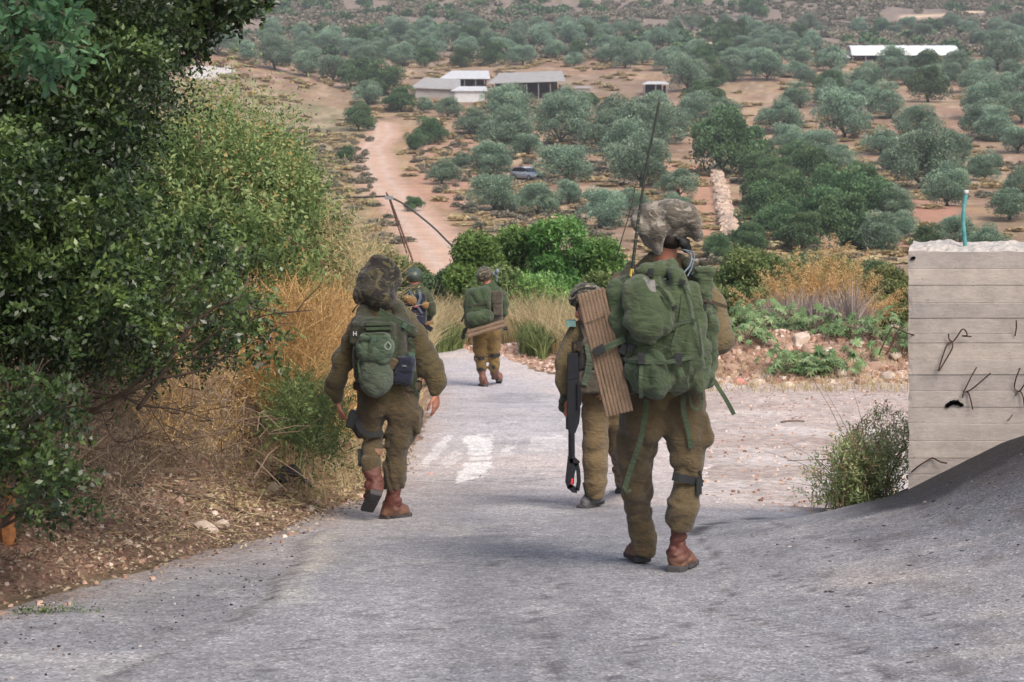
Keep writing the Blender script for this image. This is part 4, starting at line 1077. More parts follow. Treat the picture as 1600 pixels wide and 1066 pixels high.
# ------------------------------------------------------------------ castor plants and rocks on the berm
def castor(px, py, Y, nl, size, seed, label):
    r = np.random.default_rng(seed); x = (px-CX)/F*Y; z = float(H(x, Y)); root = empty('castor_plant', (x, Y, z)); tag(root, label, 'plant', 'castor plants on the rubble berm')
    V = []; Fq = []; rr = []; n = 0; mb = MB()
    for k in range(nl):
        a = r.uniform(0, 6.28); el = r.uniform(.1, 1.1); ln = size*.8*r.uniform(.35, 1.)
        tip = np.array([x, Y, z])+ln*np.array([math.cos(a)*math.cos(el)*1.3, math.sin(a)*math.cos(el)*.8, math.sin(el)*.85+.12])
        if k % 3 == 0: mb.tube([np.array([x, Y, z]), (tip+np.array([x, Y, z]))/2+[0, 0, .05], tip], .008, 4)
        nrm = unit(np.array([math.cos(a)*.6+r.normal()*.3, -.6+r.normal()*.3, .9])); e1 = unit(np.cross(nrm, rdir(1, r)[0])); e2 = np.cross(nrm, e1)
        R0 = r.uniform(.07, .14); lob = 8; P0 = [tip]
        for j in range(lob*2):
            an = j*math.pi/lob; rad = R0 if j % 2 == 0 else R0*.42
            P0.append(tip+rad*(math.cos(an)*e1+math.sin(an)*e2)-nrm*(.25*rad if j % 2 == 0 else 0))
        V += P0
        for j in range(lob): Fq.append([n, n+1+(2*j-1) % (2*lob), n+1+2*j, n+1+(2*j+1) % (2*lob)])
        rr += [np.clip(r.normal(.5, .25), 0, 1)]*lob; n += 1+2*lob
    mesh_np('leaves', np.array(V), np.array(Fq), M_castor, root, smooth=False, attrs={'rnd': ('FACE', np.array(rr))})
    mb.build('stems', M_twig, root)
for q_, (px, Y, nl, s_, lb) in enumerate([(1165,32.3,50,.75,'castor plant furthest left on the berm beside the near soldier'), (1195,33,46,.8,'castor plant with a yellow leaf second from the left'), (1250,31.2,60,.7,'low broad castor plant in front of the berm, left of middle'), (1290,31.2,55,.65,'low broad castor plant in front of the berm, right of middle'),
        (1215,33.5,36,.8,'castor plant behind the low ones below the plume grass'), (1275,33.2,36,.8,'castor plant on the berm crest in front of mauve weeds'), (1330,32.6,24,.5,'small castor plant near the pale boulders'), (1385,32.5,44,1.0,'tall castor plant touching the wall end'), (1408,32,44,1.1,'castor plant half hidden by the concrete wall')]):
    castor(px, 0, Y, nl, s_, 400+q_, lb)
def rock_mesh(mb, c, s, r, flat=.7):
    bm = bmesh.new(); bmesh.ops.create_icosphere(bm, subdivisions=2, radius=1.0)
    co = np.array([v.co[:] for v in bm.verts]); fs = np.array([[v.index for v in f.verts] for f in bm.faces]); bm.free()
    se = int(r.integers(0, 9999)); co = co*(1+.38*vnoise(co[:, 0]*1.3+se, co[:, 1]*1.3, co[:, 2]*1.3, 7))[:, None]
    nrm = rdir(5, r)
    for q_ in nrm:
        dd = co @ q_; co -= np.clip(dd-.62, 0, None)[:, None]*q_*.9
    sc = np.array([s*r.uniform(.8, 1.3), s*r.uniform(.7, 1.1), s*flat*r.uniform(.8, 1.1)])
    mb.add(co*sc+np.asarray(c), [fs])
M_rock = plain_mat('pale_limestone', G_(190, 172, 156), .9, var=.25, sc=6, bmp=.4); M_rockr = plain_mat('reddish_rubble', G_(160, 132, 114), .9, var=.3, sc=7, bmp=.4)
M_rockp = plain_mat('pink_stained_stone', G_(208, 140, 132), .9, var=.2, sc=7)
rr_ = np.random.default_rng(21)
for px, py, Y, s_, mt, lb in [(1396,502,33.6,.24,M_rock,'pale boulder by the wall end, highest on the berm'), (1352,530,33,.28,M_rock,'large pale boulder left of the bent rebar'), (1340,548,32.3,.2,M_rock,'pale boulder low on the berm below the largest one'), (1388,590,31,.22,M_rock,'rounded tan boulder at the berm foot near the wall'), (1370,574,31.6,.2,M_rockr,'reddish boulder beside the rounded tan one'),
        (1250,553,32.6,.22,M_rock,'pale boulder above the low castor plants'), (1262,560,32.2,.18,M_rockr,'reddish boulder among the low castor leaves'), (1290,566,32,.2,M_rock,'pale boulder right of the low castor plants'), (1212,560,32.2,.2,M_rockr,'reddish boulder under the second castor plant'), (1158,598,30.6,.17,M_rockp,'pink-stained stone at the left foot of the berm'), (1185,596,30.6,.16,M_rock,'white stone beside the pink-stained stone'),
        (1140,580,31.4,.15,M_rockr,'reddish stone nearest the near soldier elbow'), (1315,586,31.2,.15,M_rock,'pale stone at the berm foot below the mauve weeds'), (1345,600,30.7,.14,M_rockr,'small reddish stone in front of the berm'), (1400,560,32,.18,M_rock,'pale stone half behind the wall end'), (1232,600,30.4,.12,M_rock,'small white stone in front of the castor plants')]:
    x = (px-CX)/F*Y; z = float(H(x, Y)); mb = MB(); rock_mesh(mb, [x, Y, z+s_*.15], s_*.8, rr_)
    o = mb.build('rock', mt, origin=(x, Y, z), smooth=False); tag(o, lb, 'rock', 'boulders on the rubble berm')
def rubble(name, label, poly, n, s0, s1, mat, seed, cat='gravel', sub=False, edge=False):
    r = np.random.default_rng(seed); poly = np.asarray(poly, float); lo, hi = poly.min(0), poly.max(0)
    b = r.uniform(lo, hi, (n*4, 2)); b = b[in_poly(b[:, 0], b[:, 1], poly)][:n]
    if edge: e = xleft(b[:, 1])-b[:, 0]; b = b[r.random(len(b)) < sstep(-.15, .7, e+.15*fbm(b[:, 0]*2, b[:, 1]*2, seed=3))*.85+.12]
    n = len(b)
    cube = np.array([[-1,-1,-1],[1,-1,-1],[1,1,-1],[-1,1,-1],[-.8,-.7,1],[.7,-.8,1],[.8,.7,1],[-.7,.8,1]])*.6
    fc = np.array([[0,3,2,1],[4,5,6,7],[0,1,5,4],[1,2,6,5],[2,3,7,6],[3,0,4,7]])
    V = np.repeat(cube[None], n, 0)*(1+r.normal(size=(n, 8, 3))*.22)
    s = s0+(s1-s0)*r.random(n)**3
    a = r.uniform(0, 6.28, n); ca, sa = np.cos(a)[:, None], np.sin(a)[:, None]
    X = V[..., 0]*ca-V[..., 1]*sa; Yv = V[..., 0]*sa+V[..., 1]*ca
    V = np.stack([X, Yv, V[..., 2]*.7], -1)*s[:, None, None]+np.stack([b[:, 0], b[:, 1], H(b[:, 0], b[:, 1])+s*.2], 1)[:, None]
    o = mesh_np(name, V.reshape(-1, 3), (np.arange(n)[:, None, None]*8+fc[None]).reshape(-1, 4), mat, smooth=False, origin=(float(b[0, 0]), float(b[0, 1]), float(H(*b[0]))), attrs={'rnd': ('FACE', np.repeat(r.random(n), 6))})
    return tag(o, label, cat, kind='stuff')
M_grav = leaf_mat('gravel_stones', [(0, G_(120, 88, 72)), (.4, G_(172, 138, 118)), (.75, G_(204, 178, 162)), (1, G_(226, 212, 202))], 0, .9)
M_dgrav = leaf_mat('dark_gravel', [(0, G_(34, 32, 34)), (.5, G_(70, 66, 66)), (.85, G_(120, 112, 108)), (1, G_(190, 182, 176))], 0, .9)
M_berm = leaf_mat('berm_stones', [(0, G_(130, 98, 82)), (.5, G_(168, 134, 114)), (.85, G_(190, 160, 142)), (1, G_(222, 204, 190))], 0, .9)
rubble('rubble', 'reddish broken stones covering the berm', wp([(1090,30.6),(1500,30.8),(1520,36),(1060,36)]), 7000, .010, .085, M_berm, 31)
rubble('gravel', 'loose pale stones scattered over the lay-by', wp([(1010,29.5),(1120,14.5),(1600,13.5),(1700,31),(1080,31)]), 3000, .006, .028, M_grav, 32)
rubble('rubble', 'pale stones along the bend behind the distant walker', wp([(860,33),(1000,31),(1010,35),(780,38.5),(700,39.5),(720,38.5)]), 1600, .015, .06, M_grav, 33)
rubble('gravel', 'small dark and pale stones lying on the tarred mound', [(.8, 7.2), (3.6, 7.0), (4.0, 12.2), (1.3, 12.0)], 2600, .004, .022, M_dgrav, 34)
rubble('gravel', 'black tar crumbs at the foot of the mound', wpoly([(1070,842),(1105,816),(1200,808),(1240,815),(1120,834)]), 600, .004, .018, M_dgrav, 35)
rubble('gravel', 'fine loose grit on the asphalt', [(-3, 7.), (1.4, 7.), (1.6, 14), (-1.4, 14)], 2600, .003, .012, M_dgrav, 36)
rubble('gravel', 'loose grit on the far stretch of road', wp([(700,16),(960,16),(960,26),(700,26)]), 500, .006, .022, M_dgrav, 37)

# ------------------------------------------------------------------ left bank: tree, shrubs and dry brush
rL = np.random.default_rng(61)
# clumps of leaf sprays scattered through the volume seen through a photo-plane outline
def canopy(poly, Y0, Y1, nclump, rad, nspray, nl, ll, lw, mat_parent, seed, droop=.35, up=.1, vshift=0., Lk=.55):
    r = np.random.default_rng(seed); c = px_cloud(poly, nclump, Y0, Y1, r); k = len(c)
    rd = rad*r.uniform(.55, 1.3, k); j = r.integers(0, k, nspray); d = rdir(nspray, r)
    st = c[j]+d*(rd[j]*r.uniform(.15, .8, nspray))[:, None]*np.array([1, 1, .75])
    dr = unit(d*np.array([1, 1, .6])+np.array([0, -.15, up])+r.normal(size=(nspray, 3))*.25)
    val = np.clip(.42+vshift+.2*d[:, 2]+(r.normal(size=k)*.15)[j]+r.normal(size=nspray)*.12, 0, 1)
    g = H(st[:, 0], st[:, 1]); okk = st[:, 2] > g+.03
    return sprays(st[okk], dr[okk], (rd[j]*Lk)[okk], nl, ll, lw, r, droop=droop, val=val[okk])
TREE1 = [(-480,-140),(330,-140),(300,0),(268,40),(262,100),(250,140),(205,165),(200,215),(180,210),(165,280),(190,330),(150,420),(90,520),(-420,560)]
root = empty('tree', (-4.3, 11.6, float(H(-4.3, 11.6)))); tag(root, 'big dark-leaved tree filling the upper left corner', 'tree')
base = np.array([-4.3, 11.6, float(H(-4.3, 11.6))-.1]); mb = MB()
fork = base+[.1, -.1, 1.9]; mb.tube(smooth_path([base, base+[.08, 0, .9], fork], 5), np.linspace(.2, .15, 11), 10); mb.build('trunk', M_bark, root, smooth=True)
mb = MB()
for tp in [P(60, 60, 10.5), P(160, 20, 11), P(250, 60, 11.5), P(330, 20, 12), P(230, 160, 11), P(40, 200, 10.5), P(120, 330, 10.5), P(-60, 100, 10), P(200, 260, 12), P(300, 110, 12.2)]: branchy(mb, fork+rL.normal(size=3)*.08, fork+(tp-fork)*.85, .055, 1, rL, n=6, kids=4)
mb.build('limbs', M_bark, root, smooth=True)
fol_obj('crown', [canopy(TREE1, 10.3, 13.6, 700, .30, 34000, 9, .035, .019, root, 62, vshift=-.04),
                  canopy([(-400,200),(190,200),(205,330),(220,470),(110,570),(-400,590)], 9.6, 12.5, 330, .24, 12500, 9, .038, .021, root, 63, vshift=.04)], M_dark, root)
# fresh pale leaves of a nearer branch, top left
root = empty('near_branch', tuple(P(-60, -60, 7.2))); tag(root, 'nearer branch with larger pale green leaves at the top left corner', 'branch')
fol_obj('leaves', [canopy([(-60,-60),(80,-60),(110,20),(125,90),(90,110),(50,50),(-60,30)], 6.9, 7.6, 22, .13, 190, 9, .050, .026, root, 64, up=-.3, vshift=.1)], M_fresh, root)
mb = MB()
for tp in [P(110, 90, 7.2), P(60, 30, 7.1), P(140, 40, 7.3), P(20, 60, 7.2)]: branchy(mb, P(-80, -90, 7.4), tp, .012, 1, rL, n=5, kids=4)
mb.build('twigs', M_twigd, root, smooth=True)
# overhanging spray at the top
root = empty('leafy_bough', tuple(P(300, -60, 11.4))); tag(root, 'small leafy bough reaching out over the view at the top', 'branch')
fol_obj('leaves', [canopy([(290,-30),(400,-30),(425,2),(390,22),(335,30),(306,90),(300,130),(285,20)], 11.2, 11.8, 34, .11, 420, 9, .048, .028, root, 65, up=-.2, vshift=.02)], M_dark, root)
mb = MB()
for tp in [P(430, 12, 11.5), P(360, 40, 11.4), P(315, 100, 11.5)]: branchy(mb, P(260, -60, 11.6), tp, .016, 1, rL, n=5, kids=5)
mb.build('twigs', M_twigd, root, smooth=True)
# shrub that leans over the dry brush (mid left)
root = empty('leaning_shrub', (-3.2, 10.9, float(H(-3.2, 10.9)))); tag(root, 'dark glossy shrub leaning out over the dry brush below the big tree', 'shrub')
fol_obj('foliage', [canopy([(40,400),(230,330),(330,340),(395,385),(345,420),(420,470),(425,560),(350,545),(300,585),(180,600),(60,610)], 9.9, 11.8, 85, .19, 2300, 9, .034, .019, root, 66, up=-.1, vshift=.05)], M_dark, root)
mb = MB(); bs = np.array([-3.2, 10.9, float(H(-3.2, 10.9))-.05])
for tp in [P(400, 470, 10.5), P(385, 380, 10.8), P(300, 520, 10.2), P(200, 470, 10.3), P(330, 350, 11)]: branchy(mb, bs+rL.normal(size=3)*.05, tp, .017, 2, rL, n=5, kids=4)
mb.tube(smooth_path([P(215, 640, 10.3), P(250, 590, 10.25), P(290, 520, 10.2), P(335, 480, 10.2), P(372, 465, 10.2), P(392, 430, 10.3)], 5), np.linspace(.013, .005, 26), 6)
mb.build('stems', M_twigd, root, smooth=True)
# low shrub bottom left
root = empty('low_shrub', (-2.8, 9.4, float(H(-2.8, 9.4)))); tag(root, 'low dark-leaved shrub at the lower left edge above the dead leaves', 'shrub')
fol_obj('foliage', [canopy([(-160,560),(60,590),(110,640),(150,720),(120,790),(60,830),(30,760),(-160,820)], 9.0, 9.9, 60, .17, 1000, 9, .038, .022, root, 67, vshift=-.05)], M_dark, root)
mb = MB(); bs = np.array([-2.75, 9.4, float(H(-2.75, 9.4))-.03])
for tp in [P(60, 640, 9.3), P(120, 700, 9.2), P(20, 600, 9.4), P(90, 780, 9.1), P(-60, 650, 9.3)]: branchy(mb, bs, tp, .016, 2, rL, n=5, kids=4)
mb.build('stems', M_twigd, root, smooth=True)
# scrub wall behind (yellow-green)
SC = [([(235,235),(300,205),(345,195),(385,225),(395,270),(370,330),(300,370),(220,350)], 16, 19, 'tall yellow-green bush right against the dark tree'),
      ([(385,250),(425,232),(450,260),(465,300),(478,340),(450,390),(380,380),(370,300)], 18, 21, 'yellow-green bush with reddish tips in the middle of the left thicket'),
      ([(450,340),(480,335),(505,370),(515,410),(520,460),(490,470),(440,440),(430,370)], 20, 23, 'grey-green bush at the right end of the left thicket behind the left soldier'),
      ([(250,330),(400,350),(450,420),(440,500),(330,500),(240,480)], 15.5, 18, 'grey-green bush below the tall yellow-green one')]
for q_, (pl, y0, y1, lb) in enumerate(SC):
    c = np.array(pl).mean(0); Yc = (y0+y1)/2; x = (c[0]-CX)/F*Yc; z = float(H(x, Yc)); root = empty('thicket_bush', (x, Yc, z)); tag(root, lb, 'bush', 'bushes in the thicket on the left bank')
    sz = 1+.12*q_
    fol_obj('foliage', [canopy(pl, y0, y1, 80, .36, 5600, 8, .042*sz, .019*sz, root, 70+q_, up=.5, droop=.1)], M_scrub, root)
    r_ = np.random.default_rng(170+q_); top = px_cloud(pl, 260, y0, y1, r_); top[:, 2] += .18; dz = unit(r_.normal(size=(260, 3))*[.5, .3, .2]+[0, 0, 1.])
    fol_obj('shoots', [sprays(top, dz, r_.uniform(.35, .85, 260), 16, .040*sz, .018*sz, r_, droop=.1, val=np.clip(r_.normal(.72, .2, 260), 0, 1))], M_scrub, root)
    mb = MB()
    for k in range(9): branchy(mb, [x+rL.normal()*.25, Yc+rL.normal()*.2, z-.05], px_cloud(pl, 4, y0, y1, rL)[0], .028, 2, rL, n=5, kids=4)
    mb.build('stems', M_twig, root, smooth=True)
# dry golden brush
def drybrush(name, label, poly, Y0, Y1, n, mat, seed, L=.45, ll=.03, lw=.009, nl=9, cat='brush', up=.6, off=.15):
    r = np.random.default_rng(seed); st = px_cloud(poly, n, Y0, Y1, r); g = H(st[:, 0], st[:, 1]); st = st[(st[:, 2] > g-.02) & ((xleft(st[:, 1])-st[:, 0] > off) | (st[:, 1] > 28))]
    dr = rdir(len(st), r)+np.array([0, 0, up])
    V, Q, rr = sprays(st, dr, L*r.uniform(.5, 1.2, len(st)), nl, ll, lw, r, droop=.25, spread=.5, val=np.clip(.5+fbm(st[:, 0]*1.5, st[:, 2]*1.5, seed=seed)*.9+r.normal(size=len(st))*.15, 0, 1))
    # thin stalks
    V2, Q2, r2 = leaves(st-unit(dr)*.05, dr, L*1.3, .006, r)[0:2]+(np.clip(r.normal(.4, .2, len(st)), 0, 1),)
    o = fol_obj(name, [(V, Q, rr), (V2, Q2, r2)], mat, origin=tuple(st[0])); return tag(o, label, cat, kind='stuff')
drybrush('dry_brush', 'golden dry brush on the bank behind the left soldier', [(345,475),(420,455),(500,470),(560,490),(600,520),(600,600),(560,690),(450,670),(380,620),(330,560)], 14.8, 19.5, 9500, M_straw, 81, L=.30, up=1.1, off=.02)
drybrush('dry_brush', 'grey-brown tangle of dry stalks under the leaning shrub', [(180,560),(340,560),(470,610),(530,650),(520,690),(400,705),(280,745),(190,735)], 11.9, 15.0, 3400, M_deadleaf, 82, L=.26, lw=.005, up=.3, off=.6)
drybrush('dry_brush', 'straw-coloured dry weeds mixed into the grey tangle', [(230,540),(400,540),(500,610),(540,670),(480,690),(300,710),(220,680)], 12.2, 15.5, 3200, M_straw, 86, L=.26, lw=.006, up=.9, off=.6)
drybrush('dry_brush', 'pale dry weeds among the bushes of the left thicket', [(250,300),(450,330),(560,380),(600,440),(610,500),(540,500),(400,500),(260,500)], 19, 24, 4200, M_pale, 83, L=.5, ll=.045, lw=.012)
drybrush('green_weeds', 'yellow-green weeds at the foot of the golden brush', [(440,600),(560,610),(556,720),(520,725),(430,680)], 13.9, 15.4, 1100, M_shrub, 84, L=.3, ll=.04, lw=.012, off=-.05)
drybrush('dry_brush', 'dead grey weeds at the lower left edge', [(0,600),(180,610),(220,700),(330,760),(300,800),(60,800),(0,780)], 9.6, 11.4, 1500, M_deadleaf, 85, L=.22, lw=.006, ll=.03)
# bare twigs tangled on the bank
mb = MB()
for k in range(200):
    p = px_cloud([(120,600),(340,580),(430,650),(430,730),(380,780),(200,780),(60,760)], 1, 10.9, 14.0, rL)[0]; g = float(H(p[0], p[1])); p[2] = max(p[2], g+.02)
    d = unit(rdir(1, rL)[0]*[1, .6, .6]+[0, 0, .1]); ln = rL.uniform(.12, .42)
    q2 = p+d*ln; q2[2] = max(q2[2], float(H(q2[0], q2[1]))+.01)
    mb.tube([p, (p+q2)/2+rL.normal(size=3)*.03, q2], [.004, .0035, .0015], 3, cap=False)
o = mb.build('dead_twigs', M_twig, origin=tuple(P(350, 740, 11))); tag(o, 'tangle of bare dead twigs on the left bank', 'twigs', kind='stuff')
# litter of dead leaves and stones on the shoulder
def litter(name, label, poly, n, s, mat, seed, lift=.012):
    r = np.random.default_rng(seed); poly = np.asarray(poly, float); lo, hi = poly.min(0), poly.max(0)
    b = r.uniform(lo, hi, (n*4, 2)); b = b[in_poly(b[:, 0], b[:, 1], poly)][:n]
    e = xleft(b[:, 1])-b[:, 0]; b = b[r.random(len(b)) < sstep(-.35, .5, e)+.03]
    p = np.stack([b[:, 0], b[:, 1], H(b[:, 0], b[:, 1])+lift+r.random(len(b))*.02], 1); d = rdir(len(p), r)*[1, 1, .35]
    V, Q = leaves(p, d, s, s*.6, r, curl=.3, upbias=1.6)
    o = fol_obj(name, (V, Q, r.random(len(Q))), mat, origin=tuple(p[0])); return tag(o, label, 'litter', kind='stuff')
LB = wpoly([(-60,1010),(-60,800),(100,760),(300,740),(560,720),(640,700),(660,730),(560,800),(440,850),(260,900),(60,970)])
rubble('rubble', 'clods and small stones covering the upper left bank', wp([(-200,9.5),(560,15.5),(640,22),(655,33),(560,33),(380,16),(-100,12.2)]), 5200, .006, .045, M_berm, 95)
litter('dry_litter', 'pale dry leaves and straw bits over the left bank beyond the walkers', wp([(300,13),(560,15.5),(640,22),(655,33),(560,33),(380,16)]), 6000, .06, M_pale, 96)
grass('dry_tufts', 'short dry grass tufts along the left road edge behind the left walker', [(float(xleft(y_))-.05, y_) for y_ in (15, 18, 22, 27, 32)]+[(float(xleft(y_))-1.5, y_) for y_ in (32, 27, 22, 18, 15)], 4200, 0, 0, .28, .010, 1.0, M_pale, 97)
grass('dry_tufts', 'sparse dry grass tufts scattered at the foot of the berm', wp([(1080,29.5),(1420,29.5),(1420,32),(1060,31.8)]), 1100, 0, 0, .22, .014, .9, M_pale, 98)
litter('dead_leaves', 'brown dead leaves and straw strewn along the left road edge', LB, 12000, .032, M_deadleaf, 91)
rubble('rubble', 'pinkish broken stones along the left road edge', LB, 4600, .005, .030, M_berm, 92, edge=True)
r = np.random.default_rng(94); b = wpoly([(100,880),(120,790),(360,750),(600,700),(640,720),(560,775),(420,835),(280,868)]); lo, hi = b.min(0), b.max(0)
q_ = r.uniform(lo, hi, (9000, 2)); q_ = q_[in_poly(q_[:, 0], q_[:, 1], b)][:1500]; p = np.stack([q_[:, 0], q_[:, 1], H(q_[:, 0], q_[:, 1])+.015+r.random(len(q_))*.05], 1)
V, Q = leaves(p, rdir(len(p), r)*[1, 1, .25], .16, .005, r); o = fol_obj('straw', (V, Q, r.random(len(Q))), M_pale, origin=tuple(p[0])); tag(o, 'flattened dry straw at the foot of the left bank', 'straw', kind='stuff')
def rocks(lst, grp):
    for px, py, s_, mt, lb in lst:
        g = G(px, py); mb = MB(); rock_mesh(mb, [g.x, g.y, g.z+s_*.45], s_, rr_)
        o = mb.build('rock', mt, origin=tuple(g), smooth=False); tag(o, lb, 'rock', grp)
M_blackr = plain_mat('broken_asphalt', G_(44, 42, 44), .8, var=.35, sc=12)
rocks([(349,826,.05,M_rock,'white chunk of limestone at the left road edge'), (322,832,.065,M_rock,'pale stone left of the white chunk at the road edge'), (170,775,.06,M_rockr,'reddish stone half buried at the foot of the bank'), (222,792,.045,M_rockr,'flat reddish stone right of the half buried one'),
       (275,790,.06,M_rockr,'brown angular stone under the dry stalks'), (215,765,.04,M_blackr,'small black lump of asphalt among the dry stalks'), (200,852,.035,M_rock,'small pale stone at the edge of the dead leaves'), (150,915,.02,M_rockr,'small brown stone alone on the left asphalt'),
       (428,769,.07,M_rock,'white flake of plaster beside the black asphalt lumps'), (455,752,.12,M_blackr,'largest black lump of broken asphalt on the shoulder'), (474,764,.08,M_blackr,'black asphalt lump right of the largest one'), (434,758,.08,M_blackr,'black asphalt lump left of the largest one'),
       (437,790,.03,M_rock,'small white stone below the black asphalt lumps'), (500,770,.04,M_rockr,'reddish stone right of the black asphalt lumps'), (495,785,.03,M_rockr,'small brown stone near the left boot'), (390,775,.035,M_rockr,'brown stone left of the black asphalt lumps'),
       (1052,1013,.014,M_rock,'tiny white pebble at the bottom of the road'), (140,888,.02,M_rockr,'brown pebble left on the asphalt edge'), (673,743,.022,M_rockp,'small red scrap on the road right of the left soldier')], 'stones at the left road edge')
g = G(85, 957); r = np.random.default_rng(5); b = np.array(g)+r.normal(size=(40, 3))*[.10, .03, 0]; b[:, 2] = H(b[:, 0], b[:, 1])+.012
V, Q, rr = sprays(b, rdir(40, r)*[1, .4, .15], .06, 7, .02, .008, r, droop=0); o = fol_obj('green_sprig', (V, Q, rr), M_dark, origin=tuple(g)); tag(o, 'small green sprig lying flat on the left asphalt', 'sprig')
M_cloth_w = plain_mat('white_scrap_paper', G_(216, 216, 220), .8, var=.08)
for px, py, Y, lb in [(418,526,15.3,'white scrap of paper caught in the golden brush'), (402,553,15.3,'tiny white scrap caught lower in the golden brush')]:
    c = P(px, py, Y); s_ = .045 if px == 418 else .015; mb = MB(); mb.add(np.array([c+[-s_, 0, -.3*s_], c+[.4*s_, -.02, -s_], c+[s_, 0, .9*s_], c+[-.2*s_, -.03, .6*s_], c+[0, .01, 0]]), [np.array([[0, 1, 4], [1, 2, 4], [2, 3, 4], [3, 0, 4]])])
    o = mb.build('paper_scrap', M_cloth_w, origin=tuple(c)); tag(o, lb, 'litter')
# long fallen stick on the shoulder
mb = MB(); pts = []
for px, py in [(255,768),(300,782),(340,788),(380,808),(410,815),(440,823)]: g = G(px, py); pts.append([g.x, g.y, g.z+.03])
mb.tube(smooth_path(pts, 4), np.linspace(.012, .006, 21), 6); g = G(380, 808)
o = mb.build('fallen_stick', M_twigd, origin=tuple(g), smooth=True); tag(o, 'long dark fallen stick lying at the left road edge', 'stick')
mb = MB(); g = G(1240, 662); mb.tube(smooth_path([[g.x-.16, g.y, g.z+.02], [g.x, g.y, g.z+.035], [g.x+.14, g.y+.05, g.z+.02]], 4), [.012]*9, 6)
mb.build('plank_scrap', M_twig, origin=tuple(g), smooth=True); tag(bpy.data.objects['plank_scrap'], 'scrap of wood lying on the pale lay-by left of the wall shrub', 'stick')
# torn stump at the extreme left
mb = MB(); g = np.array(G(14, 850)); pts = [g, g+[-.01, 0, .1], g+[.01, 0, .22], g+[-.02, 0, .34]]; mb.tube(pts, [.04, .045, .03, .008], 7)
o = mb.build('broken_stump', plain_mat('splintered_wood', G_(176, 118, 72), .9, var=.4, sc=30), origin=tuple(g)); tag(o, 'splintered orange-brown stump at the far left edge', 'stump')
# willowy shrub in front of the wall
def wall_shrub():
    r = np.random.default_rng(97); Y0 = 13.15; bpt = np.array([P(1345, 0, Y0)[0], Y0, float(H(P(1345, 0, Y0)[0], Y0))]); root = empty('willowy_shrub', tuple(bpt)); tag(root, 'wispy shrub with small pale green leaves against the concrete wall', 'shrub')
    mb = MB(); st = []; dr = []
    for k in range(130):
        tx = np.clip(r.normal(1358, 46), 1245, 1428); tt = r.uniform(0, 1)
        top = 622+abs(tx-1380)*.85+tt*tt*110; tip = P(tx, min(top, 775), Y0+r.uniform(-.4, .4)); a = bpt+[r.normal()*.12, r.normal()*.1, 0]
        pts = smooth_path([a, a*.5+tip*.5+[(a[0]-tip[0])*.18, 0, -.02], tip], 4); mb.tube(pts, np.linspace(.0035, .0012, len(pts)), 3, cap=False)
        for j in range(10):
            t = r.uniform(.3, 1); p = pts[int(t*(len(pts)-1))]; st.append(p); dr.append(unit(tip-a)+r.normal(size=3)*.6)
    mb.build('stems', plain_mat('brown_stem', G_(134, 100, 84), .9), root)
    st = np.array(st); dr = np.array(dr)
    M_w = leaf_mat('willowy_leaf', [(0, G_(84, 100, 56)), (.5, G_(130, 146, 90)), (.85, G_(172, 184, 132)), (1, G_(166, 138, 104))], .3, .6)
    fol_obj('foliage', [sprays(st, dr, .13, 10, .032, .010, r, droop=.1, spread=.7, val=np.clip(.5+(st[:, 2]-bpt[2])*.6+r.normal(size=len(st))*.15, 0, 1))], M_w, root)
    mb = MB()
    for a_, b_ in [((1345, 780), (1250, 560)), ((1340, 780), (1180, 700)), ((1345, 780), (1290, 610)), ((1330, 780), (1225, 690)), ((1345, 770), (1330, 600)), ((1330, 790), (1210, 750))]:
        A_ = P(*a_, Y0); B_ = P(*b_, Y0+.2); mb.tube(smooth_path([A_, (A_+B_)/2+[.05, 0, .03], B_], 4), np.linspace(.0035, .001, 9), 3, cap=False)
    mb.tube(smooth_path([P(1425, 690, Y0-.2), P(1400, 712, Y0-.2), P(1340, 716, Y0), P(1230, 720, Y0)], 4), .0035, 4)
    mb.build('bare_stalks', M_twig, root)
wall_shrub()
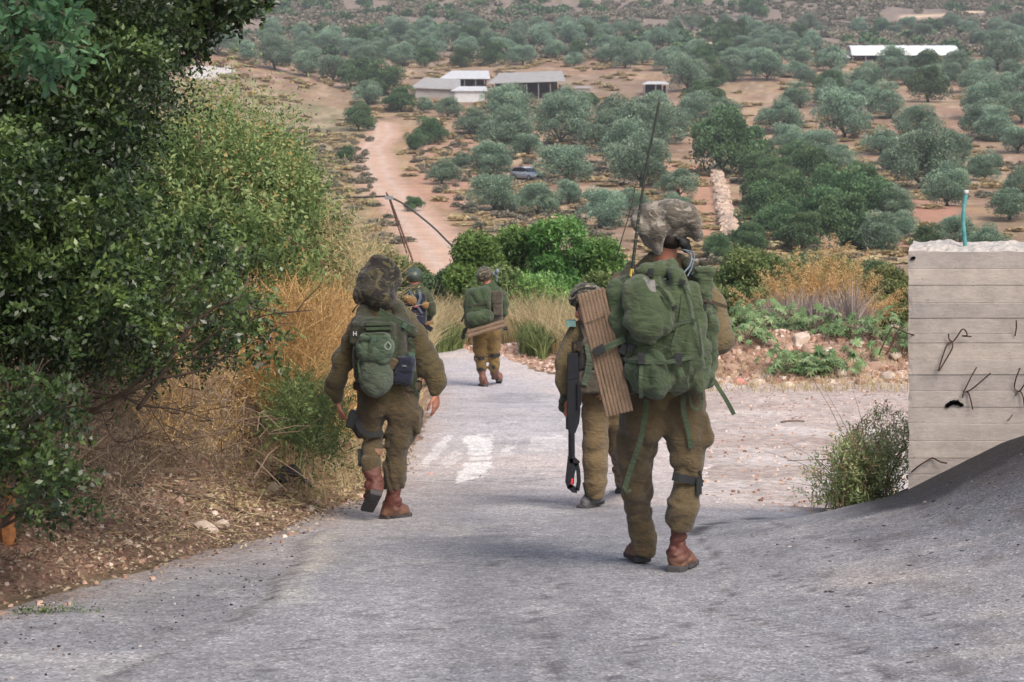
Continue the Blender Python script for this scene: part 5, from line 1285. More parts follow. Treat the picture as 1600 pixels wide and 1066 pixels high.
# ------------------------------------------------------------------ people: smooth surfaces grown from blended solids
class Sdf:
    """a union of rounded solids, turned into one continuous mesh with surface nets"""
    def __init__(s): s.ops = []; s.cuts = []
    def cone(s, a, b, ra, rb, k=.02, sy=1.):
        s.ops.append(('c', np.array(a, float), np.array(b, float), ra, rb, k, sy))
    def hem(s, a, b, ra, rb, k=.02):
        s.ops.append(('f', np.array(a, float), np.array(b, float), ra, rb, k, 1.))
    def ell(s, c, r, k=.02, rot=None):
        s.ops.append(('e', np.array(c, float), np.array(r, float), rot, None, k, 1.))
    def box(s, c, h, rd=.02, k=.01, rot=None):
        s.ops.append(('b', np.array(c, float), np.array(h, float), rot, rd, k, 1.))
    def cut(s, p, n): s.cuts.append((np.array(p, float), np.array(n, float)))     # keep the side n points to
    def ext(s, o):
        t = o[0]
        if t in 'cf':
            m = max(o[3], o[4]); return np.minimum(o[1], o[2])-m, np.maximum(o[1], o[2])+m
        if t == 'e': m = o[2] if o[3] is None else np.full(3, o[2].max()); return o[1]-m, o[1]+m
        m = o[2] if o[3] is None else np.full(3, np.linalg.norm(o[2])); return o[1]-m, o[1]+m
    def dist(s, o, Pn):
        t = o[0]
        if t == 'c':
            a, b, ra, rb, sy = o[1], o[2], o[3], o[4], o[6]; sc = np.array([1, 1/sy, 1]); p = (Pn-a)*sc; ba = (b-a)*sc
            h = np.clip(p @ ba/(ba @ ba+1e-9), 0, 1); return np.linalg.norm(p-h[..., None]*ba, axis=-1)-(ra+(rb-ra)*h)
        if t == 'f':
            a, b, ra, rb = o[1], o[2], o[3], o[4]; p = Pn-a; ba = b-a; L = np.linalg.norm(ba); h = p @ ba/(L*L)
            q = np.stack([np.linalg.norm(p-h[..., None]*ba, axis=-1)-(ra+(rb-ra)*np.clip(h, 0, 1)), np.abs(h-.5)*L-.5*L], -1)+.008
            return np.linalg.norm(np.maximum(q, 0), axis=-1)+np.minimum(q.max(-1), 0)-.008
        p = Pn-o[1]
        if o[3] is not None: p = p @ np.asarray(o[3])
        if t == 'e':
            k0 = np.linalg.norm(p/o[2], axis=-1); k1 = np.linalg.norm(p/o[2]**2, axis=-1)+1e-9; return k0*(k0-1)/k1
        q = np.abs(p)-(o[2]-o[4]); return np.linalg.norm(np.maximum(q, 0), axis=-1)+np.minimum(q.max(-1), 0)-o[4]
    def net(s, vox, fold=None, lo=None, hi=None, seed=0):
        E = [s.ext(o) for o in s.ops]
        l = np.min([e[0] for e in E], 0)-vox*3-.01; h = np.max([e[1] for e in E], 0)+vox*3+.01
        if lo is not None: l = np.maximum(l, lo); h = np.minimum(h, hi)
        n = np.ceil((h-l)/vox).astype(int)+1
        Fg = np.full(n, 1e3, np.float32); ax = [l[i]+vox*np.arange(n[i]) for i in range(3)]
        for o, e in zip(s.ops, E):
            m = o[5]+vox*3+.03
            a = np.clip(np.floor((e[0]-m-l)/vox).astype(int), 0, n); b = np.clip(np.ceil((e[1]+m-l)/vox).astype(int)+1, 0, n)
            if (b <= a).any(): continue
            sl = tuple(slice(a[i], b[i]) for i in range(3))
            Pn = np.stack(np.meshgrid(*[ax[i][sl[i]] for i in range(3)], indexing='ij'), -1)
            d = s.dist(o, Pn).astype(np.float32); c = Fg[sl]; k = o[5]
            hh = np.maximum(k-np.abs(c-d), 0)/k
            Fg[sl] = np.minimum(c, d)-hh*hh*k*.25
        if fold is not None:
            mk = np.abs(Fg) < .05; idx = np.nonzero(mk); Pn = [ax[i][idx[i]] for i in range(3)]
            Fg[idx] += fold(*Pn).astype(np.float32)
        for p, nn in s.cuts:
            Pn = (ax[0][:, None, None]-p[0])*nn[0]+(ax[1][None, :, None]-p[1])*nn[1]+(ax[2][None, None, :]-p[2])*nn[2]
            Fg = np.maximum(Fg, -Pn.astype(np.float32))
        ins = Fg < 0; nx, ny, nz = n
        acc = np.zeros((nx, ny, nz, 3), np.float32); cnt = np.zeros((nx, ny, nz), np.float32); quads = []
        for ax_ in range(3):
            A = [slice(None)]*3; B = [slice(None)]*3; A[ax_] = slice(0, -1); B[ax_] = slice(1, None)
            cr = ins[tuple(A)] != ins[tuple(B)]; ii = np.array(np.nonzero(cr)).T
            if not len(ii): continue
            fa = Fg[tuple(A)][cr]; fb = Fg[tuple(B)][cr]; t = fa/(fa-fb)
            pos = ii.astype(np.float32).copy(); pos[:, ax_] += t
            u, v = [(1, 2), (2, 0), (0, 1)][ax_]
            ok = (ii[:, u] > 0) & (ii[:, v] > 0); ii = ii[ok]; pos = pos[ok]; fl = fa[ok] < 0
            cs = []
            for du, dv in ((0, 0), (-1, 0), (-1, -1), (0, -1)):
                c = ii.copy(); c[:, u] += du; c[:, v] += dv; cs.append(c)
                f = np.ravel_multi_index(c.T, (nx, ny, nz)); np.add.at(acc.reshape(-1, 3), f, pos); np.add.at(cnt.reshape(-1), f, 1)
            qd = np.stack([np.ravel_multi_index(c.T, (nx, ny, nz)) for c in cs], 1)
            qd[~fl] = qd[~fl][:, ::-1]; quads.append(qd)
        cf = cnt.reshape(-1); used = np.nonzero(cf)[0]; mp = np.full(len(cf), -1, np.int64); mp[used] = np.arange(len(used))
        V = acc.reshape(-1, 3)[used]/cf[used][:, None]*vox+l
        Q = mp[np.concatenate(quads)]
        return V, Q
    def build(s, name, vox, mat, parent=None, fold=None, origin=None, extra=None, seed=0):
        V, Q = s.net(vox, fold)
        if extra is not None:
            for V2, Q2 in extra: Q = np.concatenate([Q, Q2+len(V)]); V = np.concatenate([V, V2])
        return mesh_np(name, V, Q, mat, parent, True, origin)

def folds(amp=.008, sc=(7, 7, 13), seed=1, warp=.35, amp2=None):
    """long soft creases: ridged, warped, anisotropic noise"""
    amp2 = amp*.45 if amp2 is None else amp2
    def f(x, y, z):
        wx = vnoise(x*3.1, y*3.1, z*3.1, seed+50)*warp
        r = 1-2.6*np.abs(vnoise(x*sc[0]+wx+seed, y*sc[1], z*sc[2]+wx*2+x*4, seed))
        r2 = 1-2.6*np.abs(vnoise(x*sc[0]*2.1, y*sc[1]*2.1+wx, z*sc[2]*1.8-x*7, seed+9))
        r3 = 1-2.6*np.abs(vnoise(x*sc[0]*3.7+wx, y*sc[1]*3.7, z*sc[2]*2.6+x*15, seed+19))
        b = vnoise(x*sc[0]*.8, y*sc[1]*.8, z*sc[2]*.5, seed+29)
        return amp*(r-.15)*(.75+.5*b)*.95+amp2*(r2-.15)*1.2+amp2*.3*(r3-.15)+amp*.6*b
    return f

class Fig:
    def __init__(s, foot, label, body_mat, cat='person', group=None):
        g = G(*foot); s.Y = g.y; s.S = s.Y/F; s.g = np.array(g); s.label = label; s.mat = body_mat; s.body = Sdf(); s.hands = []; s.grp = group
    def q(s, px, py, dy=0.): return P(px, py, s.Y, dy)
    def chain(s, sd, pts, k=.03, sy=1., sc=1., add=0.):
        for a, b in zip(pts[:-1], pts[1:]):
            sd.cone(s.q(a[0], a[1], a[2]), s.q(b[0], b[1], b[2]), a[3]*s.S*sc+add, b[3]*s.S*sc+add, k, sy)
    def hand(s, wrist, d, nrm, thumb, curl=.5, scale=1., mats=None, spread=.12):
        """wrist point, direction of the fingers, palm normal, side (+1/-1) of the thumb along cross(d, nrm)"""
        d = unit(np.array(d, float)); nrm = np.array(nrm, float); nrm = unit(nrm-d*(nrm @ d)); sd_ = np.cross(d, nrm)*thumb; h = Sdf()
        w = np.array(wrist, float)
        h.cone(w-d*.05, w+d*.01, .027*scale, .024*scale, .01)
        fl = [(.072, .030), (.080, .010), (.074, -.010), (.058, -.029)]
        for i, (L, o) in enumerate(fl):
            kn = w+d*(.088-.004*abs(i-1))*scale+sd_*o*scale
            h.cone(w+d*.02*scale+sd_*o*.6*scale, kn, .013*scale, .0105*scale, .012)
            p = kn; dr = unit(d+sd_*o*spread*8)
            a = curl*(.6+.18*i)
            for j, (fr, r0, r1) in enumerate(((.45, .0092, .0082), (.32, .0082, .0074), (.23, .0074, .0062))):
                dr = unit(dr*math.cos(a)+nrm*math.sin(a)); nn = unit(nrm*math.cos(a)-dr*math.sin(a))
                e = p+dr*L*fr*scale; h.cone(p, e, r0*scale, r1*scale, .003); p = e; a = curl*.9
        p = w+d*.025*scale+sd_*.028*scale; e = p+unit(d*.7+sd_*.6+nrm*.25)*.042*scale; h.cone(p, e, .014*scale, .0105*scale, .01)
        e2 = e+unit(d*.9+sd_*.25+nrm*.35)*.030*scale; h.cone(e, e2, .0100*scale, .0088*scale, .004); e3 = e2+unit(d+nrm*.4)*.024*scale; h.cone(e2, e3, .0088*scale, .007*scale, .003)
        s.hands.append(h)
    def finish(s, vox):
        ex = [h.net(.0035 if vox < .013 else .005) for h in s.hands]
        V, Q = s.body.net(vox)
        for V2, Q2 in ex: Q = np.concatenate([Q, Q2+len(V)]); V = np.concatenate([V, V2])
        s.root = mesh_np('person', V, Q, s.mat, None, True, tuple(s.g)); tag(s.root, s.label, 'person', s.grp); return s.root
    def head(s, c, r=1., face=(0, -1, 0)):
        """head about centre c; face = direction the face points"""
        f = unit(np.array(face, float)); sdv = unit(np.cross(f, [0, 0, 1.])); up = np.cross(sdv, f); c = np.array(c, float); b = s.body
        b.ell(c+up*.02*r, np.array([.080, .095, .105])*r, .02); b.cone(c-up*.02+f*.02, c-up*.075*r+f*.045*r, .062*r, .040*r, .03)
        b.cone(c+f*.088*r+up*.012*r, c+f*.108*r-up*.018*r, .010*r, .015*r, .012)          # nose
        b.cone(c+f*.082*r-up*.048*r-sdv*.02*r, c+f*.082*r-up*.048*r+sdv*.02*r, .010*r, .010*r, .006)   # mouth
        for g in (-1, 1):
            b.cone(c+f*.083*r+up*.026*r+sdv*g*.018*r, c+f*.074*r+up*.024*r+sdv*g*.05*r, .011*r, .009*r, .01)    # brow
            b.ell(c+f*.080*r+up*.004*r+sdv*g*.030*r, np.array([.012, .012, .010])*r, .004)                       # eye
            b.ell(c+sdv*g*.080*r-up*.01*r, np.array([.014, .022, .030])*r, .008)                                 # ear
        return f, sdv, up
def boot(fig, ankle, top, heel, toe, M, Msole, up=None, vox=.008, rs=.052, w=1., laces=False):
    """laced boot: shaft from the ankle up, foot from heel to toe, own sole"""
    heel, toe, ankle, top = [np.array(v, float) for v in (heel, toe, ankle, top)]
    f = unit(toe-heel); L = np.linalg.norm(toe-heel); u = np.array([0, 0, 1.]) if up is None else np.array(up, float); u = unit(u-f*(u @ f)); sdv = np.cross(f, u)
    b = Sdf(); b.cone(heel+f*.052+u*.058, heel+f*(L*.5)+u*.055, .049*w, .046*w, .03); b.cone(heel+f*(L*.5)+u*.052, toe-f*.062+u*.046, .044*w, .044*w, .03)
    b.cone(heel+f*.07+u*.10, heel+f*(L*.66)+u*.058, .048*w, .038*w, .03); b.cone(heel+f*.060+u*.075, ankle, .050*w, rs*1.02, .03); b.cone(ankle, top, rs*1.0, rs*1.08, .03)
    b.cone(heel+f*.052+u*.05, heel+f*.052+u*.09, .050*w, .048*w, .01)
    b.cut(heel+u*.034, u)
    wr = folds(.0075, (7, 7, 16), 3, amp2=.006)
    o = b.build('boot', vox, M, fig.root, wr)
    sl = Sdf(); m = heel*.5+toe*.5; Rm = np.stack([sdv, f, u], 1)
    sl.box(heel+f*.048+u*.021, [.044*w, .048, .021], .007, .008, Rm); sl.box(m+f*.02+u*.028, [.040*w, L*.30, .012], .008, .02, Rm); sl.box(toe-f*.078+u*.023, [.047*w, .076, .017], .008, .01, Rm)
    sl.build('sole', .006 if vox < .012 else .01, Msole, o)
    if vox < .012:
        mb = MB()
        for k in range(5):
            c = heel+f*(L*.42-.022*k)+u*(.098+.012*k)
            mb.tube([c-sdv*.022, c+u*.004+f*.004, c+sdv*.022], .0028, 5)
        mb.build('laces', plain_mat('boot_lace', G_(120, 84, 66), .9), o)
    return o
def buckle(mb, c, w, h, rot=0., d=.012):
    Rm = np.array(Matrix.Rotation(rot, 3, 'Y')); mb.box(c, [w/2, d, h/2], Rm); mb.box(np.array(c)+Rm @ np.array([0, -d*.6, h*.12]), [w*.3, d*.7, h*.22], Rm)

M_skin, nt, b = new_mat('skin'); c = ramp(nt, noise(nt, 14, 4, .6, coords(nt)), [(.3, G_(150, 98, 80)), (.7, G_(182, 126, 104))]); nt.links.new(c, b.inputs['Base Color']); b.inputs['Roughness'].default_value = .55; b.inputs['Subsurface Weight'].default_value = .08
M_shirt = cloth_mat('olive_drab_shirt', G_(112, 98, 68), G_(92, 80, 54)); M_shirtd = cloth_mat('dark_olive_shirt', G_(88, 76, 48), G_(68, 60, 38))
M_trous = cloth_mat('olive_brown_trousers', G_(96, 80, 54), G_(74, 62, 40), dirt=G_(120, 104, 78)); M_trousb = cloth_mat('brown_olive_trousers', G_(84, 70, 46), G_(64, 54, 36), dirt=G_(104, 90, 64)); M_trousc = cloth_mat('khaki_trousers', G_(122, 102, 72), G_(100, 84, 58))
M_pack = cloth_mat('green_pack_fabric', G_(76, 90, 60), G_(54, 66, 44), dirt=G_(104, 106, 80)); M_packd = cloth_mat('deep_green_fabric', G_(66, 82, 54), G_(46, 58, 38), dirt=G_(92, 98, 72))
M_vest = cloth_mat('dark_vest_fabric', G_(66, 66, 50), G_(46, 48, 36)); M_vestb = cloth_mat('brown_vest_fabric', G_(88, 80, 68), G_(66, 60, 50)); M_gg = cloth_mat('grey_green_pouch', G_(82, 92, 76), G_(62, 72, 58))
M_navy = cloth_mat('navy_pouch', G_(36, 40, 58), G_(24, 28, 42)); M_blackf = plain_mat('black_webbing', G_(30, 31, 32), .7); M_webg = cloth_mat('green_webbing', G_(72, 86, 62), G_(56, 68, 50)); M_webb = plain_mat('brown_webbing', G_(66, 56, 44), .85)
M_cov = cloth_mat('mottled_helmet_cover', G_(132, 124, 112), G_(106, 98, 88), camo=(G_(94, 87, 76), 10, G_(146, 138, 126))); M_covd = cloth_mat('dark_mesh_cover', G_(66, 60, 46), G_(44, 40, 32), camo=(G_(34, 30, 26), 8, G_(82, 76, 54)))
M_helm = cloth_mat('camo_helmet_cloth', G_(98, 94, 72), G_(70, 68, 52), camo=(G_(48, 44, 36), 16, G_(132, 122, 98))); M_helms = plain_mat('painted_green_helmet', G_(58, 70, 60), .4, var=.3)
M_bootr = plain_mat('red_brown_leather', G_(112, 76, 64), .6, var=.25, sc=16, bmp=.3); M_boott = cloth_mat('dusty_tan_leather', G_(164, 128, 104), G_(132, 92, 74), rough=.8); M_sole2 = plain_mat('dark_leather_strip', G_(84, 48, 40), .7); M_sole = plain_mat('grey_rubber_sole', G_(66, 63, 63), .85, var=.25); M_bootg = plain_mat('grey_suede_boot', G_(96, 96, 98), .85, var=.25)
M_hair = plain_mat('dark_hair', G_(40, 30, 26), .8)
# boots: red shaft fading into a dusty foot, by height above the sole
def boot_mat(name, shaft, foot, zmid):
    m, nt, b = new_mat(name); tc = nt.nodes.new('ShaderNodeTexCoord'); sx = nt.nodes.new('ShaderNodeSeparateXYZ'); nt.links.new(tc.outputs['Object'], sx.inputs[0])
    n = noise(nt, 12, 5, .7, tc.outputs['Object']); zz = mth(nt, 'ADD', sx.outputs[2], mth(nt, 'MULTIPLY', n, .06))
    f = ramp(nt, mth(nt, 'MULTIPLY', zz, 1.), [(zmid-.02, (0, 0, 0)), (zmid+.05, (1, 1, 1))])
    c = mixc(nt, f, foot, shaft); c = mixc(nt, .5, c, ramp(nt, noise(nt, 30, 5, .7, tc.outputs['Object']), [(.3, (.6, .6, .6)), (.7, (1.2, 1.2, 1.2))]), 'MULTIPLY')
    nt.links.new(c, b.inputs['Base Color']); b.inputs['Roughness'].default_value = .65; nt.links.new(bump(nt, n, .3, .01), b.inputs['Normal']); return m
M_bt = boot_mat('red_brown_boot', G_(92, 52, 42), G_(116, 84, 66), .09)

# ================================================================ near soldier, right
A = Fig((1062, 899), 'soldier seen from behind at the right, wearing the baggy mottled helmet cover', M_skin)
gl = G(1003, 885); dl = gl.y-A.Y
RL = [(1070, 632, .14, 37), (1073, 685, .12, 37), (1075, 716, .10, 31), (1074, 738, .09, 23), (1072, 765, .06, 24), (1069, 785, .04, 25), (1066, 794, .03, 23)]
LL = [(1002, 632, .14, 36), (999, 690, .20, 34), (993, 731, .28, 30), (993, 765, .30, 26), (997, 800, dl-.02, 23), (1003, 828, dl, 23), (1006, 842, dl, 21)]
TOR = [(1038, 625, .16, 56), (1037, 560, .16, 54), (1034, 480, .16, 58), (1034, 448, .17, 50)]
AR = [(1092, 450, .17, 24), (1110, 478, .16, 25), (1119, 508, .12, 25), (1120, 530, .08, 25), (1104, 552, .24, 18), (1080, 566, .40, 14)]
AL = [(975, 448, .17, 24), (968, 480, .17, 24), (964, 520, .2, 22), (972, 545, .3, 17), (995, 565, .44, 13)]
b = A.body
A.chain(b, RL, sc=.6); A.chain(b, LL, sc=.55); A.chain(b, TOR, .04, .62, .8); A.chain(b, AR, sc=.6); A.chain(b, AL, sc=.6); b.cone(A.q(975, 448, .17), A.q(1092, 448, .17), .05, .05, .03)
A.chain(b, [(1041, 375, .13, 18), (1038, 420, .16, 19)], .03); A.head(A.q(1043, 362, .16), 1.0, (-.25, 1, -.15))
for h_, t_ in ((A.q(1078, 567, .42), -1), (A.q(998, 566, .46), 1)): A.hand(h_, (-.5*t_*-1, .8, -.1), (0, .2, -1), t_, .9)
A.finish(.009)
R_ = A.root
t = Sdf(); A.chain(t, RL, .025, add=-.014); A.chain(t, LL, .025, add=-.009); t.cone(A.q(1006, 628, .15), A.q(1070, 628, .15), 36*A.S, 36*A.S, .03, .8); t.ell(A.q(1012, 655, .1), [.10, .08, .12], .05); t.ell(A.q(1064, 655, .1), [.10, .08, .12], .05)
t.box(A.q(1101, 668, .12), [.028, .07, .085], .02, .03); t.box(A.q(973, 700, .22), [.028, .07, .085], .02, .03)   # cargo pockets
t.hem(A.q(1005, 835, dl), A.q(1007, 868, dl), .073, .062, .02); t.hem(A.q(1067, 785, .03), A.q(1059, 822, .05), .084, .068, .02)
t.build('trousers', .0085, M_trous, R_, folds(.010, (4.5, 4.5, 6.5), 4, 1.6, .007))
s_ = Sdf(); A.chain(s_, TOR, .04, .68); s_.cone(A.q(985, 446, .17), A.q(1084, 444, .17), .078, .078, .05); s_.cone(A.q(1018, 412, .17), A.q(1058, 412, .17), .045, .045, .05); A.chain(s_, AR, .03); A.chain(s_, AL, .03)
s_.build('shirt', .0085, M_shirt, R_, folds(.009, (4.5, 4.5, 7), 12, 1.4, .006))
s_ = Sdf(); s_.cone(A.q(1020, 404, .17), A.q(1060, 404, .17), .035, .032, .03, 1.3); s_.build('collar', .008, M_shirtd, R_, folds(.004, (12, 12, 12), 13))
s_ = Sdf(); s_.box(A.q(1035, 500, .15), [.165, .155, .23], .07, .03); s_.cone(A.q(1075, 412, .1), A.q(1098, 440, .05), .035, .045, .04); s_.cone(A.q(985, 415, .12), A.q(975, 450, .05), .03, .04, .04)
s_.box(A.q(1097, 412, .06), [.022, .03, .018], .008, .01, np.array(Matrix.Rotation(.5, 3, 'Y')))
s_.build('vest', .010, M_vest, R_, folds(.006, (9, 9, 9), 14))
h = Sdf(); h.ell(A.q(1041, 349, .14), [.165, .15, .105], .05); h.cone(A.q(1004, 341, .12), A.q(993, 345, .06), .055, .040, .05); h.cone(A.q(1074, 344, .12), A.q(1086, 365, .04), .058, .040, .05); h.cone(A.q(1060, 338, .06), A.q(1084, 348, .04), .055, .050, .05)
h.cone(A.q(1028, 360, -.02), A.q(1031, 392, .03), .045, .022, .05); h.cone(A.q(1010, 360, 0.04), A.q(1012, 378, .06), .04, .025, .05); h.cone(A.q(1048, 330, .02), A.q(1072, 332, .04), .06, .06, .06); h.cone(A.q(1015, 330, .05), A.q(1040, 325, .08), .05, .055, .06)
h.build('helmet_cover', .0065, M_cov, R_, folds(.016, (4.5, 4.5, 5.5), 22, 1.6, .006))
h = Sdf(); h.cone(A.q(1068, 380, .04), A.q(1073, 388, .07), .026, .026, .01); h.cone(A.q(1058, 372, .02), A.q(1072, 378, .05), .012, .02, .01); h.build('headset', .006, M_blackf, R_)
mb = MB(); mb.tube(smooth_path([A.q(1072, 392, .02), A.q(1080, 400, -.03), A.q(1078, 415, -.06), A.q(1068, 428, -.1), A.q(1070, 440, -.14)], 5), .005, 6); mb.tube(smooth_path([A.q(1066, 390, .02), A.q(1084, 396, 0), A.q(1081, 418, -.08), A.q(1074, 432, -.13)], 5), .004, 6); mb.build_each('cable', plain_mat('grey_blue_cable', G_(92, 104, 116), .5), R_, smooth=True)
hr = Sdf(); hr.ell(A.q(1047, 372, .13), [.086, .1, .06], .02); hr.build('hair', .008, M_hair, R_)
boot(A, A.q(1059, 866, .10), A.q(1060, 818, .05), A.g+np.array([-.03, .02, 0.]), A.g+np.array([.085, .285, -.02]), M_bt, M_sole, vox=.006, rs=.042)
hl = np.array(gl)+[.01, 0, .02]; boot(A, A.q(1006, 862, dl+.04), A.q(1006, 850, dl), hl, hl+np.array([-.05, .28, -.045]), M_bt, M_sole, vox=.006, rs=.046)
mb = MB(); k_ = [A.q(1051, 744, -.02), A.q(1062, 747, -.035), A.q(1074, 749, -.03), A.q(1088, 752, .0), A.q(1096, 756, .06)]; mb.ribbon(smooth_path(k_, 4), .042, .004, (0.1, -1, 0)); mb.box(A.q(1092, 760, .0), [.014, .014, .04]); mb.ribbon([A.q(1094, 735, .03), A.q(1097, 760, .03)], .012, .004); mb.build('knee_strap', M_blackf, R_)

# backpack
pk = np.array(A.q(1040, 620, -.08)); RP = empty('backpack', tuple(pk)); tag(RP, 'big green military rucksack on the back of the near soldier', 'backpack')
Mf = folds(.010, (7, 6, 3.0), 31, 1.3, .006)
d = Sdf(); d.box(A.q(1030, 525, -.10), [.165, .14, .28], .09, .04); d.cone(A.q(1006, 424, -.12), A.q(1052, 420, -.1), .034, .040, .03); d.cone(A.q(1056, 428, -.19), A.q(1082, 560, -.18), .045, .065, .03); d.cone(A.q(1080, 452, -.12), A.q(1096, 585, -.10), .055, .065, .03); d.cone(A.q(1070, 560, -.17), A.q(1090, 600, -.12), .06, .05, .03)
d.cone(A.q(975, 530, -.1), A.q(985, 600, -.1), .05, .05, .06)
d.build('main_sack', .0075, M_pack, RP, Mf)
d = Sdf(); d.cone(A.q(998, 460, -.235), A.q(1008, 500, -.26), .085, .105, .04); d.cone(A.q(1000, 452, -.22), A.q(1035, 470, -.24), .06, .065, .05); d.cone(A.q(1008, 505, -.25), A.q(1030, 502, -.24), .09, .075, .04)
d.build('lid_pocket', .0065, M_pack, RP, folds(.009, (6, 6, 6), 36, 1.5, .005))
d = Sdf(); d.cone(A.q(1000, 575, -.20), A.q(1008, 598, -.22), .085, .075, .04); d.cone(A.q(1018, 572, -.23), A.q(1026, 596, -.23), .09, .08, .04); d.cone(A.q(1044, 588, -.18), A.q(1056, 606, -.12), .065, .04, .05)
d.build('lower_pocket', .0065, M_packd, RP, folds(.010, (6, 6, 6), 41, 1.5, .006))
d = Sdf(); d.cone(A.q(963, 452, -.10), A.q(967, 490, -.12), .062, .075, .03); d.cone(A.q(968, 500, -.14), A.q(972, 535, -.12), .070, .058, .03); d.cone(A.q(982, 444, -.14), A.q(962, 462, -.12), .045, .05, .03)
d.build('side_pouch', .0065, M_packd, RP, folds(.010, (6, 6, 8), 46, 1.4, .006))
d = Sdf(); d.box(A.q(1098, 460, -.03), [.045, .09, .105], .035, .03); d.box(A.q(1098, 428, -.04), [.045, .085, .03], .02, .02); d.cone(A.q(1108, 490, -.02), A.q(1106, 570, -.02), .05, .055, .03); d.box(A.q(1095, 590, -.04), [.06, .07, .05], .03, .04)
d.build('side_pocket', .007, M_pack, RP, folds(.010, (5, 8, 14), 52, .5, .006))
mb = MB()
def ms(pts, wid, m=None, nrm=(0, -1, 0), th=.0025): (m or mb).ribbon(smooth_path([A.q(*p) for p in pts], 4), wid, th, nrm)
ms([(1016, 422, -.17), (1017, 430, -.19), (1017, 436, -.19)], .028); ms([(1064, 426, -.17), (1068, 445, -.235), (1082, 470, -.27), (1092, 520, -.27), (1096, 555, -.24)], .012)
ms([(1062, 575, -.27), (1068, 590, -.28), (1072, 610, -.22)], .026); ms([(1080, 565, -.27), (1081, 585, -.26), (1080, 598, -.22)], .020); ms([(1002, 570, -.31), (1001, 600, -.325), (1002, 622, -.28)], .020); ms([(985, 548, -.22), (978, 560, -.2), (968, 566, -.14)], .026)
ms([(1110, 585, -.05), (1122, 605, -.08), (1134, 624, -.10), (1147, 648, -.10)], .022); ms([(1010, 625, -.05), (1008, 650, -.06), (1000, 690, -.03), (988, 725, .02), (976, 764, .05)], .026); ms([(976, 764, .05), (980, 768, .04), (986, 766, .04)], .012)
ms([(1068, 615, -.06), (1068, 640, -.05), (1074, 665, -.03), (1080, 700, -.01)], .026); ms([(1078, 612, -.08), (1080, 632, -.08), (1090, 640, -.08), (1097, 630, -.08), (1096, 610, -.08)], .012); ms([(980, 572, -.24), (979, 590, -.2), (977, 604, -.15)], .006)
ms([(1090, 500, -.235), (1060, 505, -.265), (1050, 515, -.27)], .02); ms([(975, 562, -.2), (1000, 566, -.30), (1040, 566, -.31), (1075, 560, -.27), (1105, 556, -.16)], .018); ms([(1030, 432, -.20), (1033, 445, -.25), (1036, 458, -.28)], .016); ms([(1050, 540, -.285), (1062, 500, -.27), (1066, 460, -.25)], .010); ms([(1108, 520, -.10), (1112, 545, -.10), (1110, 575, -.10)], .02)
mb.build_each('strap', M_webg, RP)
mb = MB()
for (px, py, dy, w_, h_, ro) in [(974, 545, -.21, .036, .05, .5), (985, 543, -.23, .03, .036, .3), (1002, 560, -.315, .034, .052, 0), (1059, 561, -.29, .04, .056, .2), (1066, 441, -.25, .028, .028, .3), (1017, 426, -.205, .028, .04, 0), (1099, 480, -.13, .03, .035, .1), (1054, 480, -.285, .024, .016, -.3), (1107, 560, -.09, .03, .03, 0)]: buckle(mb, A.q(px, py, dy), w_, h_, ro)
mb.build_each('buckle', M_blackf, RP, 2)
mb = MB(); ms([(1032, 462, -.30), (1042, 470, -.315), (1050, 480, -.31)], .007, mb); ms([(985, 444, -.24), (995, 440, -.27), (1010, 452, -.30), (1028, 448, -.29), (1042, 462, -.30), (1049, 476, -.30)], .009, mb); ms([(1010, 527, -.33), (990, 520, -.30), (980, 500, -.28)], .007, mb); ms([(1048, 545, -.27), (1020, 537, -.30), (990, 536, -.28)], .007, mb)
mb.build_each('piping', cloth_mat('dark_green_piping', G_(48, 60, 40), G_(38, 48, 32)), RP)
mb = MB(); ms([(1001, 440, -.275), (1012, 448, -.30), (1024, 447, -.295)], .062, mb); mb.build('label_panel', plain_mat('grey_printed_panel', G_(126, 122, 118), .9, var=.35, sc=60), RP)
mb = MB(); ms([(1088, 474, -.13), (1100, 470, -.13), (1114, 474, -.10)], .012, mb); ms([(1108, 470, -.08), (1124, 476, -.06), (1136, 480, -.04)], .018, mb); mb.build('loose_strap', M_webb, RP)
# antennas (each clipped to the pack)
def whip(lbl, pts, r0, name='radio_antenna'):
    RA = empty(name, tuple(A.q(*pts[0]))); tag(RA, lbl, 'antenna'); m_ = MB(); pp = smooth_path([A.q(*p) for p in pts], 5); m_.tube(pp, np.linspace(r0, r0*.5, len(pp)), 6); m_.build('whip', plain_mat('olive_black_whip', G_(44, 46, 38), .5), RA, smooth=True); return RA
RA = whip('long whip antenna with a yellow band rising from the rucksack of the near soldier', [(987, 436, -.18), (991, 395, -.18), (998, 340, -.18), (1010, 260, -.18), (1021, 205, -.18), (1031, 152, -.18)], .0105)
mb = MB(); mb.tube([A.q(986.5, 432, -.18), A.q(988, 420, -.18)], .0105, 8); mb.build('yellow_band', plain_mat('yellow_tape', G_(214, 178, 70), .6), RA)
mb = MB(); mb.tube([A.q(984, 446, -.17), A.q(986.5, 432, -.18)], .013, 8); mb.tube([A.q(1018.5, 217, -.18), A.q(1020, 210, -.18)], .006, 6); mb.build('base', M_blackf, RA)
mb = MB()
for k in range(9): p = A.q(990+1.2*k, 408-11*k, -.18); mb.tube([p, p+[.001, 0, .006]], .0095, 6)
mb.build('spring_rings', plain_mat('grey_green_rings', G_(96, 98, 84), .5), RA)
whip('short thin whip antenna left of the long one', [(962, 408, 0), (972, 372, 0), (983, 335, 0), (990, 305, 0), (994, 283, 0)], .0036)

